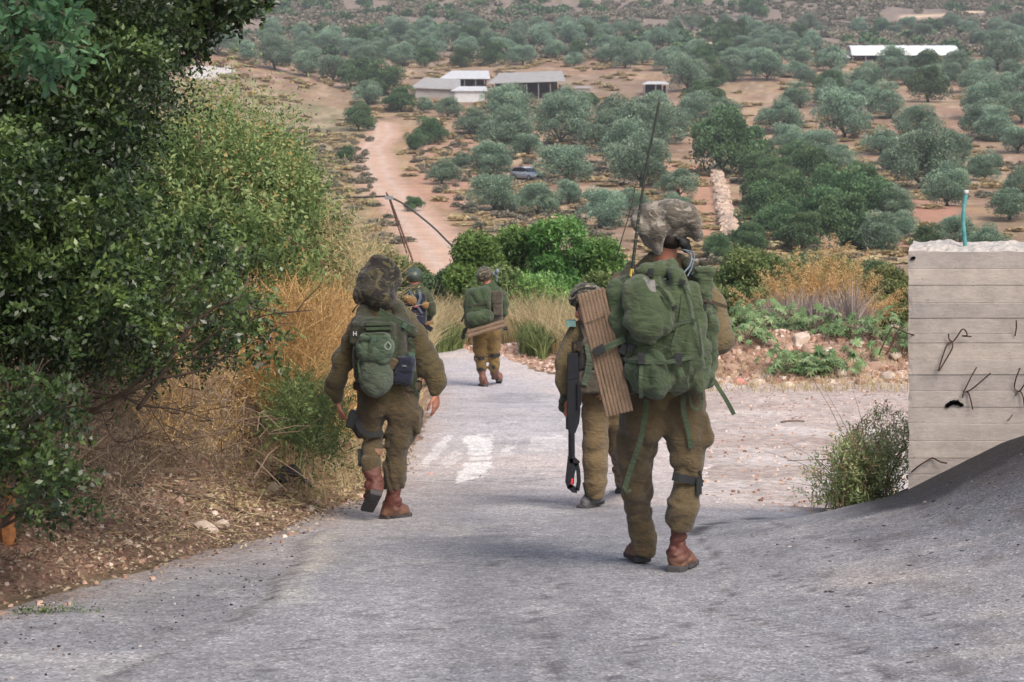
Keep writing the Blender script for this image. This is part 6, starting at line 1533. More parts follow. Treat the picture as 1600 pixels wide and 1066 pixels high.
# folded foam mat strapped to the side of the pack
def foam_mat(fig, tl, tr, br, bl, dy0, dy1, n, thick, label, name, mt, parentless=True):
    c = (fig.q(*tl, dy0)+fig.q(*br, dy1))/2; RM = empty(name, tuple(c)); tag(RM, label, 'sleeping mat')
    a0, a1, b0, b1 = fig.q(*tl, dy0), fig.q(*tr, dy0), fig.q(*bl, dy1), fig.q(*br, dy1); sd_ = Sdf()
    ax = unit(b0-a0); wv = a1-a0; zu = -ax; xv = unit(wv-ax*(wv @ ax)); yv = np.cross(zu, xv); Rm = np.stack([xv, yv, zu], 1); L = np.linalg.norm(b0-a0)
    for k in range(n):
        t = (k+.5)/n; w_ = np.linalg.norm(wv)/n; c0 = a0+(a1-a0)*t; c1 = b0+(b1-b0)*t; ax_ = c1-c0
        sd_.box((c0+c1)/2+yv*((k % 2)*.006), [w_*.50, thick/2+(.006 if k % 2 else 0), np.linalg.norm(ax_)/2], w_*.42, .0015, Rm)
    sd_.build('foam_pad', .003 if n > 4 else .009, mt, RM, folds(.0012, (14, 14, 3), 5)); return RM
M_foam, nt, b = new_mat('brown_ribbed_foam'); v = coords(nt, (1, 1, 1)); n_ = noise(nt, 9, 6, .7, coords(nt, (1, 1, 1))); c = ramp(nt, n_, [(.3, G_(98, 80, 64)), (.7, G_(128, 106, 86))]); c = mixc(nt, .5, c, ramp(nt, noise(nt, 140, 3, .6, v), [(.35, (.55, .55, .55)), (.65, (1.25, 1.25, 1.25))]), 'MULTIPLY'); nt.links.new(c, b.inputs['Base Color']); b.inputs['Roughness'].default_value = .95; nt.links.new(bump(nt, noise(nt, 140, 2, .5, v), .6, .004), b.inputs['Normal'])
RM = foam_mat(A, (901, 461), (942, 449), (991, 640), (946, 652), -.12, -.16, 8, .10, 'brown ribbed foam mat strapped upright to the left side of the rucksack', 'foam_mat', M_foam)
mb = MB(); mb.ribbon(smooth_path([A.q(928, 553, -.19), A.q(940, 548, -.225), A.q(958, 538, -.235), A.q(976, 530, -.22)], 4), .032, .004); mb.build('strap', M_webg, RM)
mb = MB(); buckle(mb, A.q(936, 547, -.225), .06, .036, -.5); mb.build('buckle', M_blackf, RM)
mb = MB(); mb.tube(smooth_path([A.q(915, 505, -.185), A.q(928, 501, -.19), A.q(942, 495, -.19), A.q(948, 492, -.14)], 4), .0022, 5); mb.build('cord', M_webb, RM)
# ================================================================ left walker
Bf = Fig((618, 814), 'soldier walking away on the left with a tall dark mesh cover over the helmet', M_skin)
RL = [(632, 618, .05, 25), (631, 650, .05, 29), (627, 676, .05, 27), (621, 698, .05, 22), (620, 712, .04, 21), (620, 733, .02, 20), (618, 748, .01, 18.5)]
LL = [(580, 618, .05, 25), (578, 648, .06, 25), (581, 675, .06, 20), (582, 698, .02, 18), (581, 715, -.04, 17), (580, 724, -.07, 16)]
TOR = [(606, 606, .05, 46), (602, 560, .06, 46), (598, 515, .08, 46), (597, 500, .08, 38)]
AR = [(632, 500, .08, 18), (648, 524, .08, 20), (660, 548, .06, 21), (673, 575, .04, 22), (683, 598, .02, 17), (682, 612, 0.0, 13)]
AL = [(563, 508, .08, 17), (548, 535, .08, 19), (536, 562, .06, 20), (528, 590, .08, 19), (524, 608, .12, 16), (527, 624, .16, 12)]
b = Bf.body
Bf.chain(b, RL, sc=.55); Bf.chain(b, LL, sc=.55); Bf.chain(b, TOR, .04, .62, .8); Bf.chain(b, AR, sc=.55); Bf.chain(b, AL, sc=.55); b.cone(Bf.q(563, 505, .08), Bf.q(632, 500, .08), .05, .05, .03)
Bf.chain(b, [(592, 450, .05, 13), (594, 495, .08, 13)], .03); Bf.head(Bf.q(592, 448, .10), 1.0, (0, 1, -.1))
Bf.hand(Bf.q(681, 615, .0), (.02, .12, -1), (-.8, .5, 0), -1, .35, 1.02, spread=.2); Bf.hand(Bf.q(528, 627, .16), (.10, .35, -1), (.9, .2, 0), 1, .5, 1.0)
Bf.finish(.011); R_ = Bf.root
t = Sdf(); Bf.chain(t, RL, .02, add=-.008); Bf.chain(t, LL, .02, add=-.008); t.cone(Bf.q(584, 614, .05), Bf.q(630, 614, .05), .105, .105, .03, .85); t.ell(Bf.q(584, 638, 0), [.09, .09, .10], .04); t.ell(Bf.q(625, 638, 0), [.10, .09, .10], .04)
t.box(Bf.q(653, 660, .04), [.03, .08, .09], .02, .04); t.hem(Bf.q(619, 742, .02), Bf.q(617, 765, .01), .085, .068, .02); t.hem(Bf.q(581, 716, -.05), Bf.q(581, 738, -.09), .078, .068, .02)
t.build('trousers', .0095, M_trousb, R_, folds(.011, (4.3, 4.3, 6.5), 61, 1.6, .008))
s_ = Sdf(); Bf.chain(s_, TOR, .04, .68); s_.cone(Bf.q(570, 506, .08), Bf.q(628, 500, .08), .085, .085, .05); s_.cone(Bf.q(584, 486, .08), Bf.q(606, 484, .08), .05, .05, .05); Bf.chain(s_, AR, .03, add=-.014); Bf.chain(s_, AL, .03, add=-.014)
s_.build('shirt', .0095, M_shirtd, R_, folds(.010, (4.3, 4.3, 6.5), 66, 1.4, .007))
h = Sdf(); h.cone(Bf.q(597, 414, .09), Bf.q(592, 436, .10), .068, .140, .02); h.cone(Bf.q(592, 436, .10), Bf.q(588, 456, .08), .140, .152, .03); h.cone(Bf.q(583, 408, .08), Bf.q(575, 430, .06), .030, .06, .05); h.cone(Bf.q(609, 410, .08), Bf.q(616, 436, .08), .030, .055, .05); h.cone(Bf.q(588, 456, .08), Bf.q(592, 470, .06), .150, .110, .03); h.cone(Bf.q(571, 440, .04), Bf.q(562, 462, .02), .07, .055, .05); h.cone(Bf.q(586, 460, -.04), Bf.q(604, 466, -.02), .075, .06, .05); h.cone(Bf.q(584, 406, .06), Bf.q(609, 407, .06), .028, .026, .04)
h.build('helmet_cover', .008, M_covd, R_, folds(.014, (4.5, 4.5, 6), 71, 1.4, .006))
v_ = Sdf(); v_.box(Bf.q(596, 545, .03), [.185, .19, .235], .07, .04); v_.cone(Bf.q(622, 482, 0), Bf.q(645, 520, -.08), .045, .04, .04); v_.cone(Bf.q(570, 486, 0), Bf.q(560, 510, -.08), .045, .04, .04); v_.box(Bf.q(556, 520, -.11), [.035, .05, .075], .012, .01); v_.box(Bf.q(592, 518, -.14), [.12, .06, .07], .03, .03); v_.box(Bf.q(564, 565, -.10), [.05, .06, .11], .02, .02)
v_.build('vest', .010, M_vest, R_, folds(.007, (8, 8, 9), 75))
pd = Sdf(); pd.cone(Bf.q(574, 540, -.20), Bf.q(596, 540, -.21), .085, .09, .03); pd.cone(Bf.q(576, 552, -.2), Bf.q(594, 552, -.21), .085, .085, .03); pd.box(Bf.q(586, 527, -.22), [.105, .075, .022], .015, .02)
pd.build('main_pouch', .0075, cloth_mat('faded_green_pouch', G_(84, 100, 80), G_(62, 78, 60)), R_, folds(.007, (7, 7, 9), 81))
pd = Sdf(); pd.ell(Bf.q(587, 588, -.19), [.125, .10, .135], .03); pd.cone(Bf.q(586, 568, -.18), Bf.q(588, 600, -.2), .09, .09, .04); pd.build('round_pouch', .0075, M_gg, R_, folds(.007, (7, 7, 7), 84))
pd = Sdf(); pd.box(Bf.q(632, 578, -.14), [.068, .05, .10], .03, .02, np.array(Matrix.Rotation(.15, 3, 'Y'))); pd.box(Bf.q(634, 570, -.185), [.05, .016, .055], .014, .01); pd.build('navy_pouch', .0075, M_navy, R_, folds(.005, (8, 8, 9), 87))
pd = Sdf(); pd.box(Bf.q(608, 566, -.17), [.055, .04, .045], .01, .02, np.array(Matrix.Rotation(.5, 3, 'Y'))); pd.build('brown_flap', .008, M_trous, R_, folds(.006, (8, 8, 8), 89))
mb = MB(); cH = Bf.q(554.5, 521.5, -.165)
for dx in (-.010, .010): mb.box(cH+[dx, 0, 0], [.003, .003, .015])
mb.box(cH, [.0075, .003, .003]); mb.build('letter_patch', plain_mat('white_letter_cloth', G_(176, 176, 178), .8, var=.08), R_)
mb = MB()
for yy_ in (500, 507, 514): mb.ribbon([Bf.q(572, yy_, -.215), Bf.q(612, yy_-1, -.215)], .020, .003)
for yy_ in (556, 566, 576): mb.ribbon([Bf.q(556, yy_, -.17), Bf.q(571, yy_, -.175)], .020, .003)
mb.ribbon(smooth_path([Bf.q(616, 520, -.175), Bf.q(618, 540, -.18), Bf.q(614, 560, -.17)], 3), .03, .003); mb.ribbon(smooth_path([Bf.q(640, 528, -.12), Bf.q(646, 545, -.1), Bf.q(644, 560, -.12)], 3), .026, .003)
mb.ribbon(smooth_path([Bf.q(562, 552, -.25), Bf.q(560, 570, -.24), Bf.q(564, 590, -.25), Bf.q(575, 604, -.27)], 3), .012, .003)
mb.ribbon(smooth_path([Bf.q(592, 487, -.13), Bf.q(612, 498, -.16), Bf.q(630, 508, -.14), Bf.q(646, 516, -.10)], 4), .05, .004); mb.ribbon(smooth_path([Bf.q(583, 523, -.29), Bf.q(580, 542, -.31), Bf.q(577, 560, -.29)], 4), .028, .004); mb.ribbon([Bf.q(560, 528, -.25), Bf.q(575, 523, -.29), Bf.q(600, 523, -.29), Bf.q(612, 530, -.25)], .02, .003); mb.ribbon([Bf.q(634, 554, -.15), Bf.q(648, 556, -.08)], .035, .004)
mb.ribbon(smooth_path([Bf.q(642, 574, -.14), Bf.q(648, 590, -.1), Bf.q(646, 604, -.06), Bf.q(652, 618, .0)], 4), .03, .004); mb.build_each('strap', M_webg, R_)
mb = MB(); buckle(mb, Bf.q(632, 509, -.155), .03, .03, .4); buckle(mb, Bf.q(583, 529, -.30), .03, .036); buckle(mb, Bf.q(643, 555, -.15), .04, .03); buckle(mb, Bf.q(646, 576, -.14), .032, .036); mb.build_each('buckle', plain_mat('green_buckle', G_(70, 92, 80), .5), R_, 2)
mb = MB(); mb.tube(smooth_path([Bf.q(606, 534, -.30), Bf.q(611, 541, -.30), Bf.q(606, 547, -.30), Bf.q(601, 541, -.30), Bf.q(606, 534, -.30)], 4), .004, 5); mb.tube(smooth_path([Bf.q(629, 571, -.205), Bf.q(631, 573, -.207), Bf.q(633, 571, -.207), Bf.q(635, 573.5, -.205)], 3), .0022, 4); mb.build('pouch_mark', plain_mat('pale_stitching', G_(140, 146, 138), .8), R_)
mb = MB(); bl_ = Bf.q(604, 606, .05)
pd = Sdf(); pd.cone(Bf.q(580, 604, .05), Bf.q(632, 604, .05), .128, .128, .02, .9); pd.cut(Bf.q(600, 610, 0), (0, 0, 1)); pd.cut(Bf.q(600, 598, 0), (0, 0, -1)); pd.build('belt', .010, M_webb, R_)
# thigh holster and knee pieces
pd = Sdf(); pd.box(Bf.q(551, 655, .02), [.035, .07, .055], .012, .01, np.array(Matrix.Rotation(.25, 3, 'Y'))); pd.cone(Bf.q(555, 665, .02), Bf.q(562, 680, .02), .035, .025, .02); pd.build('holster', .0075, M_blackf, R_)
mb = MB(); mb.ribbon(smooth_path([Bf.q(555, 650, -.03), Bf.q(563, 668, -.09), Bf.q(578, 680, -.08), Bf.q(598, 676, -.03)], 4), .04, .004); mb.ribbon([Bf.q(562, 702, .02), Bf.q(563, 728, -.03)], .03, .012); mb.build_each('leg_strap', M_blackf, R_)
mb = MB(); mb.box(Bf.q(592, 706, -.065), [.026, .006, .02]); mb.build('cloth_patch', M_boott, R_)
boot(Bf, Bf.q(615, 786, .02), Bf.q(615, 760, .0), Bf.g+np.array([-.085, .0, 0.]), Bf.g+np.array([.07, .245, -.03]), M_bt, M_sole, vox=.0075, rs=.05)
tz = Bf.q(573, 801, .0); hz = Bf.q(588, 772, -.20)
boot(Bf, Bf.q(585, 762, -.13), Bf.q(582, 736, -.10), hz+[0, -.03, 0], tz+[0, -.02, 0], M_bt, M_sole, up=(0, .9, .75), vox=.0075, rs=.05)
mb = MB(); mb.tube(smooth_path([Bf.q(566, 470, .0), Bf.q(556, 480, -.02), Bf.q(551, 488, .0)], 3), .006, 5); mb.build('cord', M_webb, R_)

# ================================================================ soldier facing us, half hidden
Cf = Fig((922, 796), 'soldier facing the camera, half hidden behind the foam mat and the near soldier', M_skin)
g2 = G(972, 772); d2 = g2.y-Cf.Y
LL = [(930, 618, .05, 22), (930, 650, .04, 22), (930, 690, .03, 21), (930, 722, .02, 20), (929, 750, .0, 17)]
RL = [(962, 618, .05, 22), (967, 655, .1, 21), (971, 700, .2, 18), (974, 735, d2*.7, 16), (974, 752, d2, 13)]
TOR = [(943, 610, .05, 32), (938, 570, .05, 33), (934, 530, .05, 34), (933, 520, .05, 30)]
AL = [(900, 522, .05, 14), (889, 545, .04, 14), (882, 572, .02, 13), (881, 595, -.02, 12), (883, 612, -.06, 9.5)]
AR = [(964, 522, .05, 14), (976, 555, .04, 13), (978, 590, -.02, 11), (965, 606, -.12, 9)]
b = Cf.body; Cf.chain(b, LL, sc=.7); Cf.chain(b, RL, sc=.7); Cf.chain(b, TOR, .04, .62, .8); Cf.chain(b, AL, sc=.65); Cf.chain(b, AR, sc=.65); b.cone(Cf.q(900, 522, .05), Cf.q(964, 522, .05), .05, .05, .03)
hc = Cf.q(918, 489, -.02); Cf.chain(b, [(920, 495, .02, 12), (930, 522, .05, 12)], .03); Cf.head(hc, 1.0, (.18, -1, -.22))
Cf.hand(Cf.q(882, 622, -.07), (-.02, -.1, -1), (.8, .35, 0), 1, .35, 1.05); Cf.hand(Cf.q(962, 607, -.14), (-.8, -.3, -.3), (0, 1, 0), 1, .8, 1.0)
Cf.finish(.009); R_ = Cf.root
t = Sdf(); Cf.chain(t, LL, .03); Cf.chain(t, RL, .03); t.cone(Cf.q(932, 614, .05), Cf.q(962, 614, .05), .115, .115, .03, .8); t.hem(Cf.q(930, 748, .0), Cf.q(930, 774, .02), .088, .072, .02)
t.build('trousers', .009, M_trousc, R_, folds(.013, (3.8, 3.8, 8), 91, .9, .006))
s_ = Sdf(); Cf.chain(s_, TOR, .04, .66); s_.cone(Cf.q(903, 522, .05), Cf.q(960, 520, .05), .072, .072, .05); s_.cone(Cf.q(912, 506, .04), Cf.q(930, 508, .04), .045, .045, .04); Cf.chain(s_, AL, .03); Cf.chain(s_, AR, .03)
s_.build('shirt', .009, M_shirt, R_, folds(.012, (4, 4, 8), 95, .9, .006))
v_ = Sdf(); v_.box(Cf.q(936, 565, .04), [.15, .17, .20], .05, .03); v_.box(Cf.q(921, 558, -.16), [.075, .045, .09], .02, .01); v_.box(Cf.q(921, 596, -.17), [.085, .05, .085], .02, .01); v_.box(Cf.q(950, 575, -.14), [.06, .045, .14], .02, .02); v_.cone(Cf.q(912, 512, .0), Cf.q(917, 545, -.12), .035, .03, .03)
v_.build('vest', .009, M_vestb, R_, folds(.005, (8, 8, 9), 97))
v_ = Sdf(); v_.cone(Cf.q(893, 562, -.12), Cf.q(892, 590, -.14), .028, .03, .02); v_.ell(Cf.q(893, 562, -.13), [.035, .03, .03], .01); v_.build('radio_pouch', .0075, M_vest, R_)
mb = MB(); mb.ribbon([Cf.q(918, 536, -.21), Cf.q(922, 560, -.25), Cf.q(918, 585, -.24), Cf.q(913, 602, -.24)], .05, .004); mb.build('hanging_strap', M_gg, R_)
mb = MB(); mb.box(Cf.q(916, 538, -.19), [.07, .02, .02]); mb.ribbon([Cf.q(908, 505, -.04), Cf.q(916, 528, -.14), Cf.q(922, 540, -.2)], .03, .004); mb.tube(smooth_path([Cf.q(903, 482, -.13), Cf.q(908, 500, -.15), Cf.q(918, 512, -.14)], 4), .005, 5); mb.build('black_gear', M_blackf, R_)
mb = MB(); mb.box(Cf.q(892, 505, -.0), [.035, .05, .02]); mb.box(Cf.q(892, 508.5, -.0), [.036, .052, .004]); mb.build('shoulder_roll', plain_mat('teal_grey_cloth', G_(104, 136, 130), .8), R_)
h = Sdf(); h.ell(Cf.q(917, 468, .01), [.138, .165, .125], .02); h.cut(Cf.q(917, 478, 0), (0.15, .35, 1)); h.cone(Cf.q(896, 474, -.08), Cf.q(906, 484, -.13), .03, .02, .02); h.build('helmet', .0075, M_helm, R_, folds(.006, (13, 13, 13), 99, 1., .004))
mb = MB(); mb.tube(smooth_path([Cf.q(892, 470, -.05), Cf.q(898, 458, -.10), Cf.q(912, 450, -.12), Cf.q(930, 450, -.10)], 4), .006, 5); mb.tube(smooth_path([Cf.q(892, 477, -.07), Cf.q(900, 466, -.13), Cf.q(916, 460, -.15), Cf.q(934, 462, -.13)], 4), .006, 5); mb.build_each('helmet_band', M_blackf, R_)
gl_ = Sdf(); gl_.cone(Cf.q(883, 616, -.065), Cf.q(882, 625, -.07), .036, .036, .01); gl_.cone(Cf.q(882, 625, -.07), Cf.q(881, 636, -.075), .036, .043, .01, .65); gl_.box(Cf.q(879, 627, -.10), [.03, .014, .018], .008, .008); gl_.build('glove', .006, M_vest, R_, folds(.003, (12, 12, 20), 100))
mb = MB()
for px in (878.5, 884.5):     # dark eyes lie in the shade of the helmet rim
    pass
fz = unit(np.array([.18, -1, -.22])); sv_ = unit(np.cross(fz, [0, 0, 1.])); uz = np.cross(sv_, fz)
for g in (-1, 1): mb.box(hc+fz*.0905+uz*.003+sv_*g*.030, [.009, .002, .004])
mb.build('eyes', M_hair, R_)
hr = Sdf(); hr.ell(hc+uz*.03-fz*.02, [.088, .09, .09], .01); hr.build('hair', .01, M_hair, R_)
boot(Cf, Cf.q(932, 776, .06), Cf.q(931, 764, .04), Cf.g+np.array([.085, .16, .012]), Cf.g+np.array([-.07, -.06, 0.0]), M_bootg, M_sole, vox=.0075, rs=.052)
gh = np.array(g2); boot(Cf, Cf.q(975, 758, d2+.05), Cf.q(974, 748, d2), gh+[.02, .16, 0], gh+[-.02, -.12, .02], M_bootg, M_sole, vox=.009, rs=.05)
mb = MB(); mb.ribbon([Cf.q(913, 754, -.02), Cf.q(917, 772, .0), Cf.q(920, 778, .0)], .03, .006); mb.build('ankle_strap', M_blackf, R_)

# rifle hanging muzzle down... stock downwards at his side
M_gun = plain_mat('black_gun_metal', G_(30, 31, 36), .4, .2, .25, 20, .1)
RG = empty('rifle', tuple(Cf.q(896, 660, -.20))); tag(RG, 'black rifle hanging upright at the side of the soldier facing us', 'rifle')
def gq(px, py, dy=-.20): return Cf.q(px, py, dy)
def poly_prism(name, pts, th, mat, parent, dy=-.20, vox=None):
    n = len(pts); Fp = np.array([gq(px, py, dy)-[0, th/2, 0] for px, py in pts]); Bp = Fp+[0, th, 0]
    bm = bmesh.new(); fv = [bm.verts.new(p) for p in Fp]; bv = [bm.verts.new(p) for p in Bp]; f1 = bm.faces.new(fv); f2 = bm.faces.new(bv[::-1])
    for i in range(n): bm.faces.new([fv[i], bv[i], bv[(i+1) % n], fv[(i+1) % n]])
    bm.normal_update(); bmesh.ops.recalc_face_normals(bm, faces=bm.faces)
    bmesh.ops.bevel(bm, geom=[e for e in bm.edges], offset=.0025, segments=1, affect='EDGES')
    me = bpy.data.meshes.new(name); bmesh.ops.translate(bm, verts=bm.verts, vec=-Vector(wpos(parent))); bm.to_mesh(me); bm.free(); me.materials.append(mat); o = bpy.data.objects.new(name, me); C.objects.link(o); o.parent = parent; return o
poly_prism('receiver', [(886, 594), (905, 590), (907, 640), (905, 660), (899, 676), (888, 677), (887, 660), (886, 630)], .045, M_gun, RG)
poly_prism('handguard', [(887.5, 552), (903, 552), (905, 590), (886, 594)], .05, M_gun, RG)
poly_prism('magazine_housing', [(884, 652), (889, 650), (889, 672), (884, 670)], .03, M_gun, RG)
mb = MB(); mb.tube([gq(893, 676), gq(893.5, 716)], .024, 10)
for k in range(11): mb.tube([gq(893, 680+3.2*k), gq(893, 681.2+3.2*k)], .0265, 10)
mb.build('buffer_tube', M_gun, RG, smooth=False)
# skeleton stock: an outer loop with a hole
mb = MB()
def bar(pts, w_): mb.ribbon([gq(*p) for p in pts], w_, .018)
bar([(892, 712), (889, 738), (887.5, 752), (891, 762)], .042); bar([(889, 758), (896, 765), (902, 766)], .042); bar([(902, 766), (904.5, 752), (903.5, 736), (901, 724)], .030); bar([(890, 720), (897, 719), (903, 725)], .042); bar([(898, 723), (897, 733), (895, 742), (894, 756)], .024)
mb.build('stock', M_gun, RG)
mb = MB(); mb.ribbon([gq(894.5, 748, -.225), gq(893, 757, -.225)], .014, .004); mb.build('red_tab', plain_mat('red_plastic', G_(200, 52, 60), .5), RG)
mb = MB(); mb.tube([gq(895, 552), gq(895, 534)], .009, 8); mb.build('barrel', M_gun, RG)
mb = MB(); mb.box(gq(907, 566), [.008, .02, .05]); mb.box(gq(906, 620), [.012, .02, .06]); mb.tube([gq(903, 600, -.235), gq(904, 640, -.235)], .013, 8); mb.build('sight_rail', M_gun, RG)
mb = MB(); mb.ribbon(smooth_path([gq(903, 548, -.2), gq(912, 535, -.22), gq(915, 528, -.18), gq(911, 515, -.1)], 4), .028, .003); mb.build('sling', M_webb, RG)

# ================================================================ distant walker with pack
D = Fig((757, 606), 'distant soldier in mid-road carrying a green pack with a foam mat tied across it', M_skin)
g2 = G(775, 601); d2 = g2.y-D.Y
LL = [(750, 522, .05, 11), (750, 545, .05, 11), (751, 562, .03, 9), (752, 573, .02, 8), (752, 579, .02, 6)]; RL = [(771, 522, .05, 11), (772, 545, .05, 10), (772, 560, .05, 8.5), (772, 572, .03, 7.5), (771, 577, .02, 6)]
TOR = [(761, 508, .05, 17), (763, 490, .05, 19), (765, 462, .05, 19), (765, 455, .05, 16)]; AR = [(783, 460, .05, 6.5), (788, 475, .05, 6.5), (788, 488, .02, 6), (783, 498, .15, 5)]; AL = [(748, 460, .05, 6.5), (742, 480, .05, 6.5), (741, 495, .1, 6), (748, 505, .25, 5)]
b = D.body; D.chain(b, LL, sc=.75); D.chain(b, RL, sc=.75); D.chain(b, TOR, .04, .62, .8); D.chain(b, AR, sc=.7); D.chain(b, AL, sc=.7); D.chain(b, [(760, 436, .05, 6.5), (763, 455, .05, 7)], .03); D.head(D.q(760, 433, .05), .95, (-.3, 1, -.1))
D.hand(D.q(781, 500, .18), (-.5, .5, -.6), (0, 0, -1), 1, .6); D.hand(D.q(750, 506, .28), (.6, .5, -.3), (0, 0, -1), -1, .6); D.finish(.016); R_ = D.root
t = Sdf(); D.chain(t, LL, .03); D.chain(t, RL, .03); t.cone(D.q(752, 522, .05), D.q(770, 522, .05), .12, .12, .03, .85); t.build('trousers', .014, cloth_mat('ochre_olive_trousers', G_(126, 102, 58), G_(98, 78, 44)), R_, folds(.014, (5, 5, 9), 111, .8))
s_ = Sdf(); D.chain(s_, TOR, .04, .68); s_.cone(D.q(750, 460, .05), D.q(782, 460, .05), .075, .075, .05); D.chain(s_, AR, .03); D.chain(s_, AL, .03); s_.build('shirt', .014, M_packd, R_, folds(.010, (5, 5, 9), 112))
v_ = Sdf(); v_.box(D.q(768, 478, .03), [.17, .18, .24], .05, .03); v_.box(D.q(776, 464, -.16), [.09, .06, .10], .03, .02); v_.box(D.q(777, 484, -.15), [.075, .06, .09], .03, .02); v_.build('vest', .014, M_vestb, R_, folds(.008, (7, 7, 7), 113))
h = Sdf(); h.ell(D.q(758, 428, .05), [.125, .15, .115], .02); h.ell(D.q(754, 434, -.07), [.05, .04, .05], .03); h.cone(D.q(748, 432, .0), D.q(749, 440, .02), .03, .03, .03); h.cut(D.q(758, 441, 0), (0, 0, 1)); h.build('helmet', .013, M_helm, R_, folds(.010, (11, 11, 11), 114, 1.))
h = Sdf(); h.ell(D.q(777, 424, .02), [.035, .05, .045], .01); h.cone(D.q(770, 427, .04), D.q(776, 432, .04), .03, .02, .02); h.cone(D.q(776, 430, .04), D.q(776, 440, .04), .014, .012, .01); h.build('headset', .011, plain_mat('grey_ear_cup', G_(104, 112, 116), .5), R_)
for a_, b2, hh_, tt in (((755, 592, .03), (752, 578, .02), D.g+[.02, .03, 0], D.g+[-.06, .28, -.02]), ((774, 590, d2), (772, 575, .04), np.array(g2)+[.06, -.02, .05], np.array(g2)+[.04, .24, -.02])): boot(D, D.q(*a_), D.q(*b2), hh_, tt, M_bootr, M_sole, vox=.014, rs=.058)
mb = MB()
for px0, px1, yy_ in ((741, 761, 559), (763, 781, 555)): mb.ribbon(smooth_path([D.q(px0, yy_, .02), D.q((px0+px1)/2, yy_+1, -.075), D.q(px1, yy_-1, .02)], 4), .05, .008)
for px0, px1, yy_ in ((745, 759, 576), (766, 778, 573)): mb.ribbon(smooth_path([D.q(px0, yy_, .02), D.q((px0+px1)/2, yy_+1, -.06), D.q(px1, yy_-1, .02)], 4), .05, .008)
mb.build_each('leg_strap', M_blackf, R_)
RP = empty('backpack', tuple(D.q(748, 512, -.15))); tag(RP, 'dark green rucksack on the distant soldier in the middle of the road', 'backpack')
d = Sdf(); d.box(D.q(747, 486, -.22), [.20, .14, .27], .10, .05); d.cone(D.q(738, 458, -.26), D.q(758, 456, -.24), .09, .10, .06); d.build('main_sack', .014, M_packd, RP, folds(.014, (7, 7, 5), 121, 1.))
d = Sdf(); d.cone(D.q(740, 498, -.36), D.q(760, 494, -.34), .10, .11, .05); d.cone(D.q(730, 475, -.24), D.q(732, 495, -.22), .06, .07, .05); d.build('lower_pocket', .013, M_packd, RP, folds(.012, (7, 7, 6), 122, 1.))
mb = MB(); mb.ribbon(smooth_path([D.q(730, 482, -.3), D.q(725, 494, -.28), D.q(721, 503, -.25)], 3), .03, .006); mb.ribbon([D.q(760, 470, -.36), D.q(768, 496, -.38)], .03, .004); mb.ribbon([D.q(733, 478, -.37), D.q(762, 474, -.37)], .025, .004); mb.build_each('strap', M_vest, RP)
mb = MB(); mb.tube(smooth_path([D.q(729, 513, -.25), D.q(725, 520, -.22), D.q(723, 530, -.2)], 3), [.02, .032, .035, .03, .022, .036, .02], 7); mb.build('hanging_tool', M_blackf, RP)
foam_mat(D, (729, 516), (729, 528), (788, 512), (787, 499), -.36, -.37, 2, .12, 'folded brown foam mat tied across the bottom of the distant rucksack', 'foam_mat', M_foam)
mb = MB(); mb.tube([D.q(786, 514, -.1), D.q(793, 513, -.1)], .03, 7); o = mb.build('black_muzzle', M_blackf, R_)

# ================================================================ farthest walker
E = Fig((656, 607), 'farthest soldier, seen beyond the left walker, in a plain green helmet', M_skin)
LL = [(642, 525, .05, 11), (642, 550, .05, 10), (643, 575, .03, 8), (644, 588, .02, 6)]; RL = [(658, 525, .05, 11), (659, 550, .05, 10), (660, 575, .03, 8), (660, 588, .02, 6)]
TOR = [(650, 510, .05, 16), (649, 490, .05, 18), (649, 462, .05, 19), (648, 456, .05, 16)]; AR = [(667, 462, .05, 7), (673, 475, .05, 6.8), (675, 488, .05, 6.2), (671, 497, .12, 5)]; AL = [(630, 462, .05, 7), (625, 475, .05, 6.8), (624, 488, .05, 6.2), (630, 498, .14, 5)]
b = E.body; E.chain(b, LL, sc=.75); E.chain(b, RL, sc=.75); E.chain(b, TOR, .04, .62, .8); E.chain(b, AR, sc=.7); E.chain(b, AL, sc=.7); E.chain(b, [(647, 440, .04, 7), (648, 458, .05, 7.5)], .03); E.head(E.q(647, 437, .04), .95, (0, 1, -.1))
E.hand(E.q(669, 499, .14), (-.3, .3, -.9), (-1, 0, 0), 1, .5); E.hand(E.q(632, 500, .16), (.5, .5, -.6), (0, 0, -1), -1, .6); E.finish(.016); R_ = E.root
t = Sdf(); E.chain(t, LL, .03); E.chain(t, RL, .03); t.cone(E.q(644, 524, .05), E.q(656, 524, .05), .12, .12, .03, .85); t.build('trousers', .015, M_trous, R_, folds(.012, (5, 5, 9), 131))
s_ = Sdf(); E.chain(s_, TOR, .04, .68); s_.cone(E.q(634, 461, .05), E.q(664, 461, .05), .075, .075, .05); s_.cone(E.q(642, 451, .05), E.q(653, 451, .05), .05, .05, .03); E.chain(s_, AR, .03); E.chain(s_, AL, .03); s_.build('shirt', .014, cloth_mat('dark_green_shirt', G_(66, 72, 48), G_(50, 54, 38)), R_, folds(.010, (5, 5, 9), 132))
v_ = Sdf(); v_.box(E.q(650, 482, .02), [.155, .17, .24], .05, .03); v_.build('vest', .014, M_navy, R_, folds(.008, (7, 7, 7), 133))
mb = MB(); mb.ribbon([E.q(655, 453, -.13), E.q(657, 465, -.17), E.q(652, 480, -.17)], .04, .006); mb.ribbon([E.q(641, 454, -.13), E.q(650, 475, -.17), E.q(660, 490, -.16)], .03, .006); mb.build_each('strap', plain_mat('grey_blue_strap', G_(78, 88, 98), .8), R_)
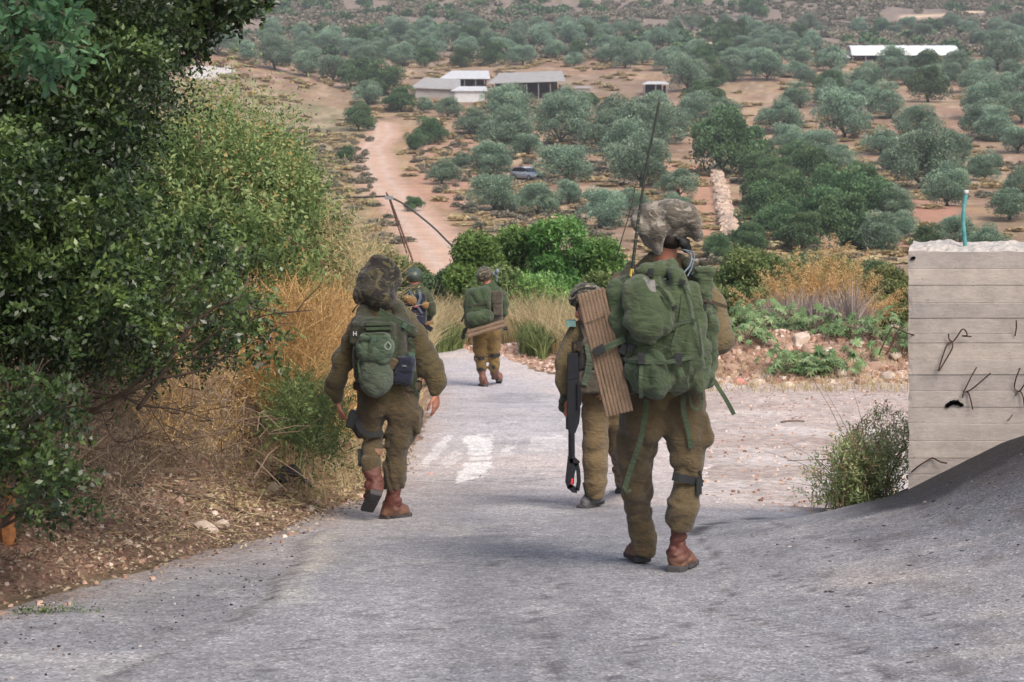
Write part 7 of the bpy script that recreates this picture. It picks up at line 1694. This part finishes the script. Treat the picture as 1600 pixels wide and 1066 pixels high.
mo = cloth_mat('ochre_cloth', G_(146, 110, 66), G_(112, 84, 50)); pd = Sdf(); pd.cone(E.q(635, 466, -.18), E.q(644, 470, -.2), .055, .07, .03); pd.build('ochre_pouch', .012, mo, R_, folds(.006, (9, 9, 9), 1)); pd = Sdf(); pd.ell(E.q(665, 477, -.17), [.055, .05, .055], .02); pd.build('ochre_pouch', .012, mo, R_, folds(.006, (9, 9, 9), 2))
mb = MB(); mb.box(E.q(650, 479, -.20), [.02, .02, .012]); mb.build('pink_tag', plain_mat('pink_cloth', G_(160, 60, 84), .7), R_)
h = Sdf(); h.ell(E.q(647, 430, .05), [.13, .16, .115], .02); h.cut(E.q(647, 439, 0), (0, 0, 1)); h.build('helmet', .011, M_helms, R_, folds(.002, (9, 9, 9), 134))
hr = Sdf(); hr.ell(E.q(647, 437, .04), [.085, .1, .055], .02); hr.build('hair', .014, M_hair, R_)
for hx, k_ in ((644, 0), (660, 1)): gg_ = G(hx, 606-k_*2); boot(E, E.q(hx, 594, .04), E.q(hx, 580, .02), np.array(gg_)+[0, 0, 0], np.array(gg_)+[.02, .28, -.03], M_bootr, M_sole, vox=.015, rs=.055)
RG = empty('rifle', tuple(E.q(668, 510, -.1))); tag(RG, 'dark rifle butt at the hip of the farthest soldier', 'rifle'); mb = MB(); mb.box(E.q(668, 511, -.05), [.08, .03, .035], np.array(Matrix.Rotation(.6, 3, 'Y'))); mb.tube([E.q(668, 511, -.05), E.q(652, 498, .1)], .022, 7); mb.build('stock', M_gun, RG)
mb = MB(); mb.box(E.q(671, 505, -.07), [.06, .03, .02], np.array(Matrix.Rotation(-.1, 3, 'Y'))); mb.build('grip', mo, RG)
# ------------------------------------------------------------------ thin evening haze over the valley
mb = MB(); mb.box([0, 1220, 165], [2050, 1290, 195])
hz = mb.build('haze', None, None, origin=(0, 1220, 165)); tag(hz, kind='stuff')
m = bpy.data.materials.new('haze_air'); m.use_nodes = True; nt = m.node_tree; nt.nodes.clear()
out = nt.nodes.new('ShaderNodeOutputMaterial'); pv = nt.nodes.new('ShaderNodeVolumePrincipled'); pv.inputs['Color'].default_value = (.96, .96, 1, 1)
pv.inputs['Density'].default_value = .00030; pv.inputs['Anisotropy'].default_value = .2
nt.links.new(pv.outputs[0], out.inputs['Volume']); hz.data.materials.append(m)
